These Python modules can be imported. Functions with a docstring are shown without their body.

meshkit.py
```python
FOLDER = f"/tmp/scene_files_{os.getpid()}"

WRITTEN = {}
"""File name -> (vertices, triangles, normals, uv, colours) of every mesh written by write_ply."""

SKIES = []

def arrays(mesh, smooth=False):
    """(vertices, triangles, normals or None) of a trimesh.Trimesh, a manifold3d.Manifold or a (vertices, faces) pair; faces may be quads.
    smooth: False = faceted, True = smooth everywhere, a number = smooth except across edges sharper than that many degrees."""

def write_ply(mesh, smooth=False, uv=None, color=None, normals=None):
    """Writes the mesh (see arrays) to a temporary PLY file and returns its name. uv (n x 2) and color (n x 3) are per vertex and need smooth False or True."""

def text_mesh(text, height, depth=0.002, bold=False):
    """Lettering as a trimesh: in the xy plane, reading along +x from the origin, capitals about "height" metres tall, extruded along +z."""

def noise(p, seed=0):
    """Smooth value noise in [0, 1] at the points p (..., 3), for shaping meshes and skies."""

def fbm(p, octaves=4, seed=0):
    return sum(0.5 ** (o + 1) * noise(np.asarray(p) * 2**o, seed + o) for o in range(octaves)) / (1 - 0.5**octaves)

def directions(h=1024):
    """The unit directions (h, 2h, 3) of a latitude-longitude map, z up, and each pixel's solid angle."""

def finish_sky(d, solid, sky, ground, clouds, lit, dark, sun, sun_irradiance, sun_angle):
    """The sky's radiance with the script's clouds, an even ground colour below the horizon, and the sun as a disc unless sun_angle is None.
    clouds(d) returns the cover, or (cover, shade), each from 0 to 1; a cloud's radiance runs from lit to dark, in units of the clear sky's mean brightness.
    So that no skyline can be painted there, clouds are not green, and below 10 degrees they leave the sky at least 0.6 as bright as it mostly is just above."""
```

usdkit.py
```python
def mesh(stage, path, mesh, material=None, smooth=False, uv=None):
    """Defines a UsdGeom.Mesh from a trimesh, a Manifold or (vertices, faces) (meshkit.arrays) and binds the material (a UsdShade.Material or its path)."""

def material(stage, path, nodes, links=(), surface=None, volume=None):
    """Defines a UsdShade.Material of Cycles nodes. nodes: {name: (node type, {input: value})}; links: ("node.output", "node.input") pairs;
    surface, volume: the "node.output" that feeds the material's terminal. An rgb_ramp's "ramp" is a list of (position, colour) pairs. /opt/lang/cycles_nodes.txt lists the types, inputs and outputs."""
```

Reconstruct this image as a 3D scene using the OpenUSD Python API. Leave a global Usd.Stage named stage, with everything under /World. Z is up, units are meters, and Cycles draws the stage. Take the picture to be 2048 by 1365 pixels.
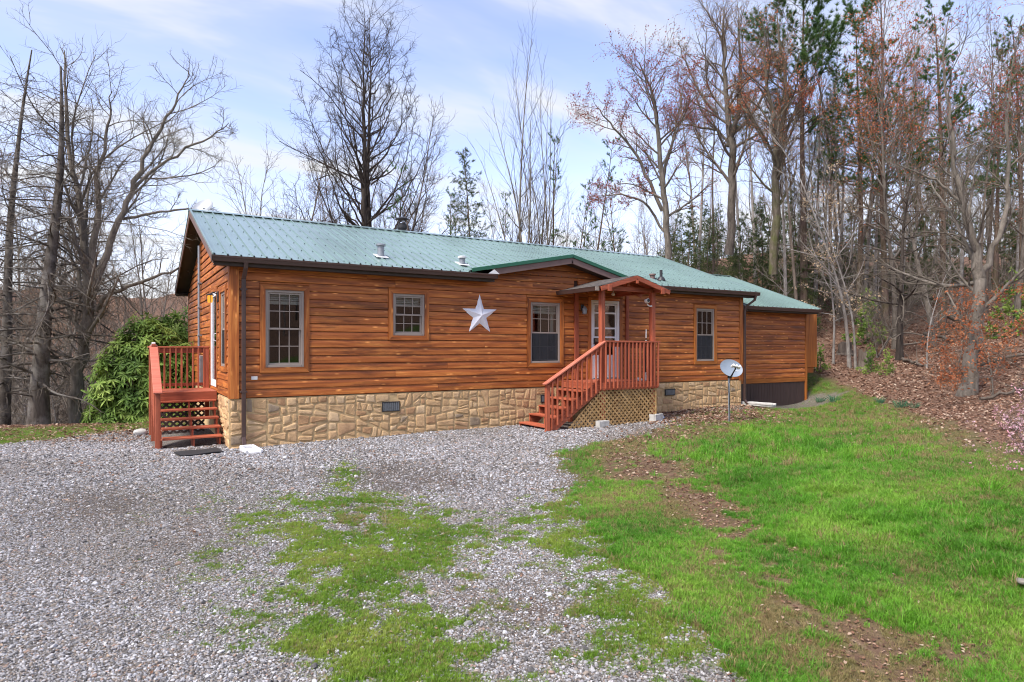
import math, random
import numpy as np, trimesh, usdkit, meshkit
from shapely.geometry import Polygon, box as sbox, LineString
from shapely.ops import split as ssplit
from pxr import Usd, UsdGeom, UsdLux, UsdShade, Gf, Sdf, Vt

stage = Usd.Stage.CreateInMemory()
UsdGeom.SetStageUpAxis(stage, 'Z'); UsdGeom.SetStageMetersPerUnit(stage, 1.0)
UsdGeom.Xform.Define(stage, '/World'); UsdGeom.Scope.Define(stage, '/World/Looks')
random.seed(7); RNG = np.random.default_rng(7)

# ------------------------------------------------------------------ camera, sky, sun, exposure
FOC, YAW, LAT, DEP, CAMH, HOR = 1298.27, 1.0194, -5.3123, 12.3, 1.8921, 697.29
SN, CS = math.sin(YAW), math.cos(YAW)
RV = np.array([SN, -CS, 0.0]); FV = np.array([CS, SN, 0.0]); CAM = np.array([0, 0, CAMH]) - LAT*RV - DEP*FV
EXPOSURE = 1.95
cam = UsdGeom.Camera.Define(stage, '/World/camera')
cam.CreateFocalLengthAttr(FOC/2048*36); cam.CreateHorizontalApertureAttr(36.0); cam.CreateVerticalApertureAttr(36.0*682/1024)
cam.CreateVerticalApertureOffsetAttr((HOR-682.5)/2048*36); cam.CreateFStopAttr(0.0)
cam.CreateClippingRangeAttr(Gf.Vec2f(0.05, 5000)); cam.CreateExposureAttr(EXPOSURE)
cam.AddTransformOp().Set(Gf.Matrix4d(*[float(v) for v in (*RV, 0, 0, 0, 1, 0, *(-FV), 0, *CAM, 1)]))

SUN_EL, SUN_AZ = math.radians(52), None
sdir = -0.62*FV - 0.55*RV; sdir = sdir/np.linalg.norm(sdir)
SUN = np.array([sdir[0]*math.cos(SUN_EL), sdir[1]*math.cos(SUN_EL), math.sin(SUN_EL)])
SUN_ROT = math.atan2(SUN[0], SUN[1])
sun = UsdLux.DistantLight.Define(stage, '/World/sun')
sun.CreateIntensityAttr(0.40); sun.CreateAngleAttr(16.0); sun.CreateNormalizeAttr(True); sun.CreateColorAttr(Gf.Vec3f(1.0, 0.96, 0.9))
zax = SUN; xax = np.cross([0, 0, 1], zax); xax /= np.linalg.norm(xax); yax = np.cross(zax, xax)
sun.AddTransformOp().Set(Gf.Matrix4d(*[float(v) for v in (*xax, 0, *yax, 0, *zax, 0, 0, 0, 0, 1)]))

SKY_STRENGTH = 0.082
usdkit.material(stage, '/World/Looks/sky_air', {
    'tc': ('texture_coordinate', {}), 'sep': ('separate_xyz', {}), 'zz': ('math', {'math_type': 'add', 'value2': 0.22}),
    'zc': ('math', {'math_type': 'maximum', 'value2': 0.05}),
    'dx': ('math', {'math_type': 'divide'}), 'dy': ('math', {'math_type': 'divide'}), 'cmb': ('combine_xyz', {}),
    'mp': ('mapping', {'rotation': (0, 0, YAW-1.75), 'scale': (0.9, 2.3, 1)}),
    'n1': ('noise_texture', {'scale': 1.7, 'detail': 6.0, 'roughness': 0.5, 'distortion': 0.35}),
    'r1': ('rgb_ramp', {'ramp': [(0.36, (0.0, 0.0, 0.0)), (0.50, (0.2, 0.2, 0.2)), (0.60, (0.6, 0.6, 0.6)), (0.72, (1.0, 1.0, 1.0))]}),
    'hz': ('map_range', {'from_min': 0.0, 'from_max': 0.30, 'to_min': 0.5, 'to_max': 0.0, 'clamp': True}),
    'cov': ('math', {'math_type': 'add', 'use_clamp': True}), 'covc': ('clamp', {'min': 0.0, 'max': 0.97}),
    'sky': ('sky_texture', {'sky_type': 'single_scattering', 'sun_disc': False, 'sun_elevation': SUN_EL, 'sun_rotation': SUN_ROT, 'altitude': 300.0, 'air_density': 1.0, 'aerosol_density': 1.0}),
    'tint': ('mix_color', {'blend_type': 'multiply', 'fac': 1.0, 'b': (1.22, 1.02, 1.06)}),
    'mx': ('mix_color', {'blend_type': 'mix', 'b': (3.0, 3.04, 3.12)}),
    'bg': ('background_shader', {'strength': SKY_STRENGTH})},
    [('tc.generated', 'sep.vector'), ('sep.z', 'zz.value1'), ('zz.value', 'zc.value1'), ('sep.x', 'dx.value1'), ('zc.value', 'dx.value2'), ('sep.y', 'dy.value1'), ('zc.value', 'dy.value2'),
     ('dx.value', 'cmb.x'), ('dy.value', 'cmb.y'), ('cmb.vector', 'mp.vector'), ('mp.vector', 'n1.vector'), ('n1.fac', 'r1.fac'),
     ('sep.z', 'hz.value'), ('hz.result', 'cov.value1'), ('r1.color', 'cov.value2'), ('cov.value', 'covc.value'), ('covc.result', 'mx.fac'), ('sky.color', 'tint.a'), ('tint.result', 'mx.a'), ('mx.result', 'bg.color')],
    surface='bg.background')
dome = UsdLux.DomeLight.Define(stage, '/World/sky')
UsdShade.MaterialBindingAPI.Apply(dome.GetPrim()).Bind(UsdShade.Material.Get(stage, '/World/Looks/sky_air'))
dome.GetPrim().SetCustomDataByKey('kind', 'structure')

# ------------------------------------------------------------------ helpers
USED = {}
def numbered(parent, name):
    k = (parent, name); n = USED.get(k, 0); USED[k] = n+1
    return f'{parent}/{name}' + (f'_{n:03d}' if n else '')
def setdata(prim, label=None, category=None, group=None, kind=None):
    for k, v in (('label', label), ('category', category), ('group', group), ('kind', kind)):
        if v: prim.SetCustomDataByKey(k, v)
    return prim
class Node:
    def __init__(self, path, org=(0, 0, 0)): self.path = path; self.org = np.array(org, float)
    @property
    def prim(self): return stage.GetPrimAtPath(self.path)
def thing(name, label, category, loc=(0, 0, 0), group=None, kind=None):
    n = Node(numbered('/World', name), loc)
    x = UsdGeom.Xform.Define(stage, n.path); x.AddTranslateOp().Set(Gf.Vec3d(*map(float, loc)))
    setdata(x.GetPrim(), label, category, group, kind); return n
def L(m): return f'/World/Looks/{m}'
def obj(name, mesh, material, parent=None, smooth=False, label=None, category=None, group=None, kind=None):
    """One mesh in world coordinates under a thing or part (its origin is taken off)."""
    base = parent.path if parent else '/World'; org = parent.org if parent else np.zeros(3)
    if isinstance(mesh, MB): mesh = mesh.arrays()
    if hasattr(mesh, 'vertices'): mesh = (np.array(mesh.vertices), np.array(mesh.faces))
    n = Node(numbered(base, name), org)
    usdkit.mesh(stage, n.path, (np.asarray(mesh[0])-org, mesh[1]), L(material), smooth=smooth)
    setdata(n.prim, label, category, group, kind); return n
def group_node(name, parent):
    n = Node(numbered(parent.path, name), parent.org); UsdGeom.Xform.Define(stage, n.path); return n

class MB:
    """collects boxes, beams, tubes; builds ONE mesh. fr: frame of a wall: maps (u, w outward, z) to the world"""
    def __init__(self, fr=None): self.v = []; self.f = []; self.n = 0; self.fr = fr
    def add(self, v, f):
        v = np.asarray(v, float); f = np.asarray(f, int)
        if f.shape[1] == 4: f = np.vstack([f[:, [0, 1, 2]], f[:, [0, 2, 3]]])
        if self.fr is not None:
            v = self.fr.pt(v)
            if self.fr.flip: f = f[:, ::-1]
        self.v.append(v); self.f.append(f+self.n); self.n += len(v); return self
    def box(self, x0, x1, y0, y1, z0, z1, b=0.0):
        if x0 > x1: x0, x1 = x1, x0
        if y0 > y1: y0, y1 = y1, y0
        if z0 > z1: z0, z1 = z1, z0
        b = min(b, (x1-x0)*.4, (y1-y0)*.4, (z1-z0)*.4)
        v, f = cbox(x1-x0, y1-y0, z1-z0, b)
        return self.add(v+np.array([(x0+x1)/2, (y0+y1)/2, (z0+z1)/2]), f)
    def beam(self, p, q, w, h, up=(0, 0, 1), b=0.0):
        """bar from p to q; h along up, w across"""
        p, q = np.array(p, float), np.array(q, float); d = q-p; ln = np.linalg.norm(d); d /= ln
        s = np.cross(d, up); s /= np.linalg.norm(s); u = np.cross(s, d)
        v, f = cbox(ln, w, h, min(b, w*.4, h*.4)); M = np.array([d, -s, u])
        return self.add(v@M+(p+q)/2, f)
    def tube(self, pts, r, k=8, cap=True):
        v, f = tube(np.asarray(pts, float), np.broadcast_to(np.asarray(r, float), (len(pts),)), k, cap); return self.add(v, f)
    def poly(self, coords, h0, h1, axis='z', inset=0.0):
        """extrude a convex-or-not polygon given as 2-D coords. axis w: coords are (u, z), extruded along w"""
        pg = coords if isinstance(coords, Polygon) else Polygon(coords)
        m = trimesh.creation.extrude_polygon(pg, h1-h0, engine='earcut'); v = np.array(m.vertices); f = np.array(m.faces)
        if axis == 'w': v = np.stack([v[:, 0], v[:, 2]+h0, v[:, 1]], 1); f = f[:, ::-1]
        elif axis == 'u': v = np.stack([v[:, 2]+h0, v[:, 0], v[:, 1]], 1)
        else: v = v+np.array([0, 0, h0])
        return self.add(v, f)
    def arrays(self): return np.vstack(self.v), np.vstack(self.f)
class Frame:
    def __init__(self, o, u, w):
        self.o = np.array(o, float); self.M = np.array([u, w, (0, 0, 1)], float); self.flip = np.linalg.det(self.M) < 0
    def pt(self, v): return v@self.M+self.o
_cb = {}
def cbox(a, b_, c, ch):
    h = np.array([a, b_, c])/2
    if ch <= 0:
        v = np.array([[x, y, z] for x in (-1, 1) for y in (-1, 1) for z in (-1, 1)])*h
        f = np.array([[0, 1, 3, 2], [4, 6, 7, 5], [0, 4, 5, 1], [2, 3, 7, 6], [0, 2, 6, 4], [1, 5, 7, 3]])
        return v, np.vstack([f[:, [0, 1, 2]], f[:, [0, 2, 3]]])
    if 'f' not in _cb:
        s = np.array([[x, y, z] for x in (-1, 1) for y in (-1, 1) for z in (-1, 1)], float)
        pts = np.vstack([s*(np.ones(3)-.2*(1-np.eye(3)[i])) for i in range(3)])
        hull = trimesh.convex.convex_hull(pts); from scipy.spatial import cKDTree
        _cb['s'] = np.vstack([s]*3); _cb['k'] = np.repeat(np.arange(3), 8); _cb['f'] = cKDTree(pts).query(hull.vertices)[1][hull.faces]
    s, k = _cb['s'], _cb['k']
    v = s*(h-ch*(1-np.eye(3)[k])); return v, _cb['f']
def tube(p, r, k=8, cap=True):
    n = len(p); t = np.gradient(p, axis=0); t /= np.linalg.norm(t, axis=1, keepdims=True)+1e-12
    ref = np.array([0, 0, 1.0]) if abs(t[:, 2]).mean() < .8 else np.array([1.0, 0, 0])
    a = np.cross(t, ref); a /= np.linalg.norm(a, axis=1, keepdims=True)+1e-12; b = np.cross(t, a)
    th = np.arange(k)/k*2*np.pi
    v = (p[:, None]+r[:, None, None]*(a[:, None]*np.cos(th)[None, :, None]+b[:, None]*np.sin(th)[None, :, None])).reshape(-1, 3)
    f = []
    for i in range(n-1):
        for j in range(k):
            j2 = (j+1) % k; f += [[i*k+j, (i+1)*k+j, (i+1)*k+j2], [i*k+j, (i+1)*k+j2, i*k+j2]]
    if cap:
        v = np.vstack([v, p[0], p[-1]]); c0, c1 = n*k, n*k+1
        for j in range(k):
            j2 = (j+1) % k; f += [[c0, j, j2], [c1, (n-1)*k+j2, (n-1)*k+j]]
    return v, np.array(f)
def img(P):
    """ground plan helper: where a world point falls in the reference layout (used to lay out patches on the ground)"""
    d = np.asarray(P, float)-CAM; z = np.maximum(d@FV, .05)
    return 1024+FOC*(d@RV)/z, HOR-FOC*d[..., 2]/z, d@FV
def at(px, depth):
    """plan position seen at column px, depth metres ahead"""
    p = CAM+depth*(FV+(px-1024)/FOC*RV); return p[0], p[1]

# ------------------------------------------------------------------ materials
def mat(name, color, rough=0.6, metal=0.0, spec=0.5, var=0.0, nscale=(6, 6, 6), bump=0.0, bscale=40.0, extra=None, dark=0.55, rand=0.0):
    nodes = {'p': ('principled_bsdf', {'roughness': rough, 'metallic': metal, 'specular_ior_level': spec, 'base_color': color, **(extra or {})})}; links = []
    if var > 0 or bump > 0 or rand > 0:
        nodes['g'] = ('geometry', {}); nodes['mp'] = ('mapping', {'scale': nscale}); links += [('g.position', 'mp.vector')]
        nodes['n'] = ('noise_texture', {'scale': 1.0, 'detail': 5.0, 'roughness': 0.6}); links += [('mp.vector', 'n.vector')]
        c = np.array(color); nodes['r'] = ('rgb_ramp', {'ramp': [(0.3, tuple(c*(1-var))), (0.5, tuple(c)), (0.72, tuple(np.minimum(c*(1+var*dark), .95)))]})
        links += [('n.fac', 'r.fac')]; out = 'r.color'
        if rand > 0:
            nodes['oi'] = ('object_info', {}); nodes['mr'] = ('map_range', {'to_min': 1-rand, 'to_max': 1+rand*.6}); nodes['hv'] = ('hsv', {})
            links += [('oi.random', 'mr.value'), ('mr.result', 'hv.value'), (out, 'hv.color')]; out = 'hv.color'
        links += [(out, 'p.base_color')]
        if bump > 0:
            nodes['n2'] = ('noise_texture', {'scale': bscale, 'detail': 4.0}); nodes['b'] = ('bump', {'strength': 0.6, 'distance': bump})
            links += [('g.position', 'n2.vector'), ('n2.fac', 'b.height'), ('b.normal', 'p.normal')]
    return usdkit.material(stage, L(name), nodes, links, surface='p.BSDF')
def wood(name, axis, cols, streak=(0.045, 0.014, 0.006), streak_amt=0.55, knots=True, rough=0.5, rand=0.22, grain=15.0):
    """stained boards: long grain along one axis, dark weathered streaks, knots; every board gets its own tone"""
    def sc(al, ac): return tuple(al if i == axis else ac for i in range(3))
    nodes = {'g': ('geometry', {}), 'oi': ('object_info', {}), 'off': ('combine_xyz', {}), 'om': ('math', {'math_type': 'multiply', 'value2': 37.0}), 'ad': ('vector_math', {'math_type': 'add'}),
        'm1': ('mapping', {'scale': sc(0.9, grain)}), 'n1': ('noise_texture', {'scale': 1.0, 'detail': 5.0, 'roughness': 0.6, 'distortion': 0.5}),
        'r1': ('rgb_ramp', {'ramp': [(0.28, cols[0]), (0.47, cols[1]), (0.62, cols[2]), (0.75, cols[3])]}),
        'm2': ('mapping', {'scale': sc(1.1, 7.0)}), 'n2': ('noise_texture', {'scale': 1.0, 'detail': 6.0, 'roughness': 0.68}),
        'r2': ('rgb_ramp', {'ramp': [(0.50, (0, 0, 0)), (0.66, (streak_amt,)*3)]}),
        'mx': ('mix_color', {'blend_type': 'mix', 'b': streak}),
        'mr': ('map_range', {'to_min': 1-rand, 'to_max': 1+rand}), 'hv': ('hsv', {}),
        'b': ('bump', {'strength': 0.35, 'distance': 0.004}), 'p': ('principled_bsdf', {'roughness': rough, 'specular_ior_level': 0.35})}
    links = [('oi.random', 'om.value1'), ('om.value', 'off.x'), ('om.value', 'off.y'), ('om.value', 'off.z'), ('g.position', 'ad.vector1'), ('off.vector', 'ad.vector2'),
        ('ad.vector', 'm1.vector'), ('m1.vector', 'n1.vector'), ('n1.fac', 'r1.fac'), ('ad.vector', 'm2.vector'), ('m2.vector', 'n2.vector'), ('n2.fac', 'r2.fac'),
        ('r1.color', 'mx.a'), ('r2.color', 'mx.fac'), ('oi.random', 'mr.value'), ('mr.result', 'hv.value'), ('n1.fac', 'b.height'), ('b.normal', 'p.normal')]
    out = 'mx.result'
    if knots:
        nodes |= {'m3': ('mapping', {'scale': sc(2.6, 9.0)}), 'vo': ('voronoi_texture', {'scale': 1.0, 'randomness': 1.0}),
                  'r3': ('rgb_ramp', {'ramp': [(0.05, (1, 1, 1)), (0.11, (0.5, 0.5, 0.5)), (0.2, (0, 0, 0))]}), 'mk': ('mix_color', {'blend_type': 'mix', 'b': tuple(np.array(cols[3])*1.35)})}
        links += [('ad.vector', 'm3.vector'), ('m3.vector', 'vo.vector'), ('vo.distance', 'r3.fac'), (out, 'mk.a'), ('r3.color', 'mk.fac')]; out = 'mk.result'
    links += [(out, 'hv.color'), ('hv.color', 'p.base_color')]
    return usdkit.material(stage, L(name), nodes, links, surface='p.BSDF')
SID = [(0.18, 0.047, 0.011), (0.34, 0.096, 0.020), (0.47, 0.158, 0.034), (0.58, 0.235, 0.062)]
for nm_, ax in (('siding_x', 0), ('siding_y', 1), ('trim_z', 2)): wood(nm_, ax, SID)
wood('trim_new', 2, [(0.25, 0.075, 0.016), (0.36, 0.115, 0.022), (0.45, 0.155, 0.03), (0.5, 0.19, 0.04)], streak_amt=0.25, knots=False, rand=0.1)
wood('trim_new_x', 0, [(0.25, 0.075, 0.016), (0.36, 0.115, 0.022), (0.45, 0.155, 0.03), (0.5, 0.19, 0.04)], streak_amt=0.25, knots=False, rand=0.1)
RED = [(0.21, 0.048, 0.023), (0.34, 0.083, 0.040), (0.42, 0.112, 0.055), (0.48, 0.145, 0.08)]
for nm_, ax in (('redwood_x', 0), ('redwood_y', 1), ('redwood_z', 2)): wood(nm_, ax, RED, streak=(0.07, 0.02, 0.013), streak_amt=0.4, knots=False, rough=0.55, rand=0.12, grain=20.0)
wood('rail_cap', 0, [(0.40, 0.11, 0.065), (0.5, 0.15, 0.095), (0.55, 0.18, 0.115), (0.6, 0.22, 0.15)], streak=(0.2, 0.06, 0.03), streak_amt=0.3, knots=False, rand=0.08)
wood('lattice_wood', 0, [(0.25, 0.15, 0.06), (0.36, 0.22, 0.09), (0.43, 0.28, 0.13), (0.48, 0.33, 0.17)], streak=(0.10, 0.06, 0.03), streak_amt=0.5, knots=False, rand=0.2)
mat('brown_metal', (0.065, 0.037, 0.03), 0.38, spec=0.5, var=0.2, nscale=(2, 2, 9))
mat('fascia_brown', (0.16, 0.10, 0.085), 0.5, var=0.15)
mat('soffit_dark', (0.05, 0.035, 0.028), 0.7, var=0.2)
mat('roof_green', (0.165, 0.245, 0.222), 0.25, spec=0.8, extra={'coat_weight': 0.8, 'coat_roughness': 0.22, 'coat_ior': 1.55}, var=0.18, nscale=(0.7, 0.5, 0.7), bump=0.0006, bscale=6.0, rand=0.05)
mat('trim_green', (0.012, 0.10, 0.055), 0.35, var=0.12)
mat('screw_dark', (0.03, 0.05, 0.05), 0.5)
mat('vinyl_taupe', (0.30, 0.25, 0.21), 0.45, var=0.12, nscale=(3, 3, 3))
mat('white_paint', (0.74, 0.74, 0.74), 0.45, var=0.06, nscale=(3, 3, 3))
mat('blind_white', (0.55, 0.55, 0.5), 0.7)
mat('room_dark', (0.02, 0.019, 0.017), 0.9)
mat('curtain', (0.22, 0.21, 0.19), 0.9)
mat('grey_metal', (0.27, 0.29, 0.31), 0.4, metal=0.4, var=0.25)
mat('dark_metal', (0.02, 0.02, 0.022), 0.5)
mat('rubber', (0.018, 0.019, 0.02), 0.75, var=0.4, nscale=(20, 20, 20), bump=0.004, bscale=90)
mat('concrete', (0.42, 0.41, 0.38), 0.9, var=0.3, nscale=(9, 9, 9), bump=0.004, bscale=60)
mat('splash_white', (0.62, 0.62, 0.62), 0.7, var=0.3, nscale=(6, 6, 6))
mat('skirt_brown', (0.052, 0.030, 0.026), 0.6, var=0.25, nscale=(10, 10, 1.5))
mat('dish_grey', (0.20, 0.24, 0.29), 0.45, var=0.1)
mat('plastic_white', (0.7, 0.68, 0.64), 0.5)
mat('shingle', (0.10, 0.085, 0.075), 0.85, var=0.4, nscale=(9, 9, 9), bump=0.005, bscale=120, rand=0.3)
usdkit.material(stage, L('stone'), {
    'g': ('geometry', {}), 'oi': ('object_info', {}), 'r0': ('rgb_ramp', {'ramp': [(0.0, (0.50, 0.325, 0.165)), (0.3, (0.56, 0.38, 0.205)), (0.55, (0.53, 0.345, 0.18)), (0.70, (0.58, 0.41, 0.235)), (0.79, (0.40, 0.235, 0.12)), (0.9, (0.45, 0.28, 0.15)), (0.97, (0.28, 0.21, 0.14))], 'interpolate': False}),
    'n': ('noise_texture', {'scale': 7.0, 'detail': 6.0, 'roughness': 0.65}), 'r': ('rgb_ramp', {'ramp': [(0.3, (0.72, 0.7, 0.68)), (0.5, (1, 1, 1)), (0.7, (1.15, 1.15, 1.13))]}),
    'mx': ('mix_color', {'blend_type': 'multiply', 'fac': 1.0, 'use_clamp_result': False}), 'n2': ('noise_texture', {'scale': 28.0, 'detail': 5.0, 'roughness': 0.7}), 'b': ('bump', {'strength': 0.8, 'distance': 0.012}),
    'p': ('principled_bsdf', {'roughness': 0.75, 'specular_ior_level': 0.3})},
    [('oi.random', 'r0.fac'), ('g.position', 'n.vector'), ('n.fac', 'r.fac'), ('r0.color', 'mx.a'), ('r.color', 'mx.b'), ('mx.result', 'p.base_color'), ('g.position', 'n2.vector'), ('n2.fac', 'b.height'), ('b.normal', 'p.normal')], surface='p.BSDF')
mat('wall_dark', (0.045, 0.016, 0.008), 0.9)
mat('mortar', (0.50, 0.35, 0.175), 0.85, var=0.35, nscale=(5, 5, 9), bump=0.006, bscale=35)
usdkit.material(stage, L('window_glass'), {'t': ('transparent_bsdf', {'color': (0.86, 0.87, 0.86)}), 'gl': ('glossy_bsdf', {'color': (1, 1, 1), 'roughness': 0.015}), 'n': ('noise_texture', {'scale': 1.3, 'detail': 1.0}),
    'ge': ('geometry', {}), 'b': ('bump', {'strength': 0.12, 'distance': 0.01}), 'fr': ('fresnel', {'IOR': 1.55}), 'm': ('mix_closure', {})},
    [('ge.position', 'n.vector'), ('n.fac', 'b.height'), ('b.normal', 'gl.normal'), ('fr.fac', 'm.fac'), ('t.BSDF', 'm.closure1'), ('gl.BSDF', 'm.closure2')], surface='m.closure')
usdkit.material(stage, L('lamp_glow'), {'e': ('emission', {'color': (1.0, 0.40, 0.05), 'strength': 0.36})}, surface='e.emission')
usdkit.material(stage, L('screen'), {'t': ('transparent_bsdf', {}), 'd': ('diffuse_bsdf', {'color': (0.03, 0.03, 0.03)}), 'm': ('mix_closure', {'fac': 0.55})}, [('t.BSDF', 'm.closure1'), ('d.BSDF', 'm.closure2')], surface='m.closure')
# ------------------------------------------------------------------ terrain
from scipy.interpolate import RBFInterpolator
def W2(X, Y, z): return (LAT+SN*X-CS*Y, DEP+CS*X+SN*Y, z)
def P2(px, py, d): return ((px-1024)/FOC*d, d, CAMH-(py-HOR)*d/FOC)
def D2(px, d, z): return ((px-1024)/FOC*d, d, z)
CTRL = [W2(*t) for t in ((0, 0, 0), (-1.2, .6, 0), (-1.2, 3, 0), (3, 0, .02), (6.2, -1.5, .05), (7, 0, .05), (9.5, -1.5, .1), (10.7, -2.7, .12), (14.4, 0, .16), (15.3, .6, .15), (18.5, .6, .09),
    (18.7, 3, .5), (18.7, 6, 1.0), (5, 4, 0), (10, 4, .05), (14, 4, .15), (17, 4, .2), (0, 8, -.2), (7, 8, -.1), (14, 8, .4), (17, 8, 1.0), (10, 12, .6), (3, 12, -.8), (2, -3, 0), (6, -4, .03))]
CTRL += [P2(*t) for t in ((0, 1365, 3.67), (1024, 1365, 3.67), (2048, 1365, 3.58), (500, 1100, 6.1), (2048, 1100, 5.28), (2048, 950, 7.4), (2048, 905, 9), (1870, 830, 14.5), (1750, 790, 19), (1640, 745, 24),
    (1945, 790, 16), (1705, 735, 25), (1800, 725, 24), (2040, 800, 13), (1950, 640, 30), (1750, 640, 34), (2048, 620, 30), (1900, 565, 42), (1650, 590, 40), (1500, 515, 52), (1400, 535, 50), (1700, 510, 55),
    (1950, 520, 55), (2150, 500, 55), (2400, 480, 45), (1320, 560, 48), (1200, 600, 45), (1000, 660, 45), (800, 700, 45), (1500, 530, 80), (1800, 540, 90), (1200, 620, 80),
    (0, 875, 14), (150, 850, 16), (300, 850, 16), (1600, 1000, 7.4), (1400, 900, 11.2), (1650, 1200, 4.6))]
CTRL += [D2(*t) for t in ((-200, 17, -.3), (0, 20, -1.3), (150, 20, -1.1), (300, 22, -1.3), (450, 28, -1.6), (0, 30, -4.5), (250, 30, -4.2), (0, 50, -9), (300, 50, -8.5), (600, 50, -3), (-400, 40, -8), (0, 80, -12), (400, 80, -11), (800, 80, -3), (1000, 80, 0),
    (0, 130, -9), (400, 130, -8), (800, 130, -2), (0, 220, 8), (400, 220, 8), (900, 220, 6), (0, 340, 30), (200, 350, 28), (400, 340, 27), (800, 340, 24), (1300, 200, 12), (1700, 200, 16), (0, 600, 34), (500, 600, 30), (1000, 600, 26), (2000, 600, 30), (1000, 1500, 20), (2048, 1500, 20), (0, 1500, 20))]
CTRL += [(0, -6, .0), (-8, -8, 0), (8, -8, .4), (0, -25, .8), (-25, -25, -1), (25, -25, 4), (0, -80, 6), (0, -400, 30), (-15, 3, -.15), (-30, 5, -2.5), (-60, 10, -9), (-90, -60, -6), (-400, 0, 20), (12, 3, 1.0), (30, 8, 5), (70, 20, 12), (90, -60, 12), (400, 0, 30), (6, 2, .35), (-6, 2, 0), (0, 0.5, 0)]
CTRL = np.array(CTRL)
def warp(r, d):
    q = np.hypot(r, d-8)+1e-6; s = np.log1p(q/5)/q*5
    return np.stack([r*s, (d-8)*s], -1)
_rbf = RBFInterpolator(warp(CTRL[:, 0], CTRL[:, 1]), CTRL[:, 2], kernel='thin_plate_spline', smoothing=0.002)
def H(x, y):
    x, y = np.broadcast_arrays(np.asarray(x, float), np.asarray(y, float)); sh = x.shape; x, y = x.ravel(), y.ravel()
    r = LAT+SN*x-CS*y; d = DEP+CS*x+SN*y
    z = _rbf(warp(r, d)); q = np.hypot(r, d-6)
    P = np.stack([x, y, 0*x], -1)
    a = np.clip((q-12)/40, 0, 1)
    z = z+(meshkit.fbm(P*.9, 3, 3)-.5)*(.05+.25*a)*np.clip(q/6, .4, 1)+(meshkit.fbm(P*.035, 4, 5)-.5)*np.clip((q-60)/200, 0, 1)*16
    foot = (x > -.1) & (x < 18.6) & (y > -.1) & (y < 8.2)
    return np.where(foot, np.minimum(z, .4), z).reshape(sh)
def blob(px, py, cx, cy, sx, sy, a=0):
    c, s = math.cos(math.radians(a)), math.sin(math.radians(a)); u = ((px-cx)*c+(py-cy)*s)/sx; v = (-(px-cx)*s+(py-cy)*c)/sy
    return np.exp(-(u*u+v*v))
def pline(px, py, pts, w):
    best = np.full(np.shape(px), 1e9)
    for (x0, y0), (x1, y1) in zip(pts[:-1], pts[1:]):
        dx, dy = x1-x0, y1-y0; t = np.clip(((px-x0)*dx+(py-y0)*dy)/(dx*dx+dy*dy), 0, 1); best = np.minimum(best, np.hypot(px-x0-t*dx, (py-y0-t*dy)))
    return np.exp(-(best/w)**2)
def smooth(a, b, x): t = np.clip((x-a)/(b-a), 0, 1); return t*t*(3-2*t)
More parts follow.
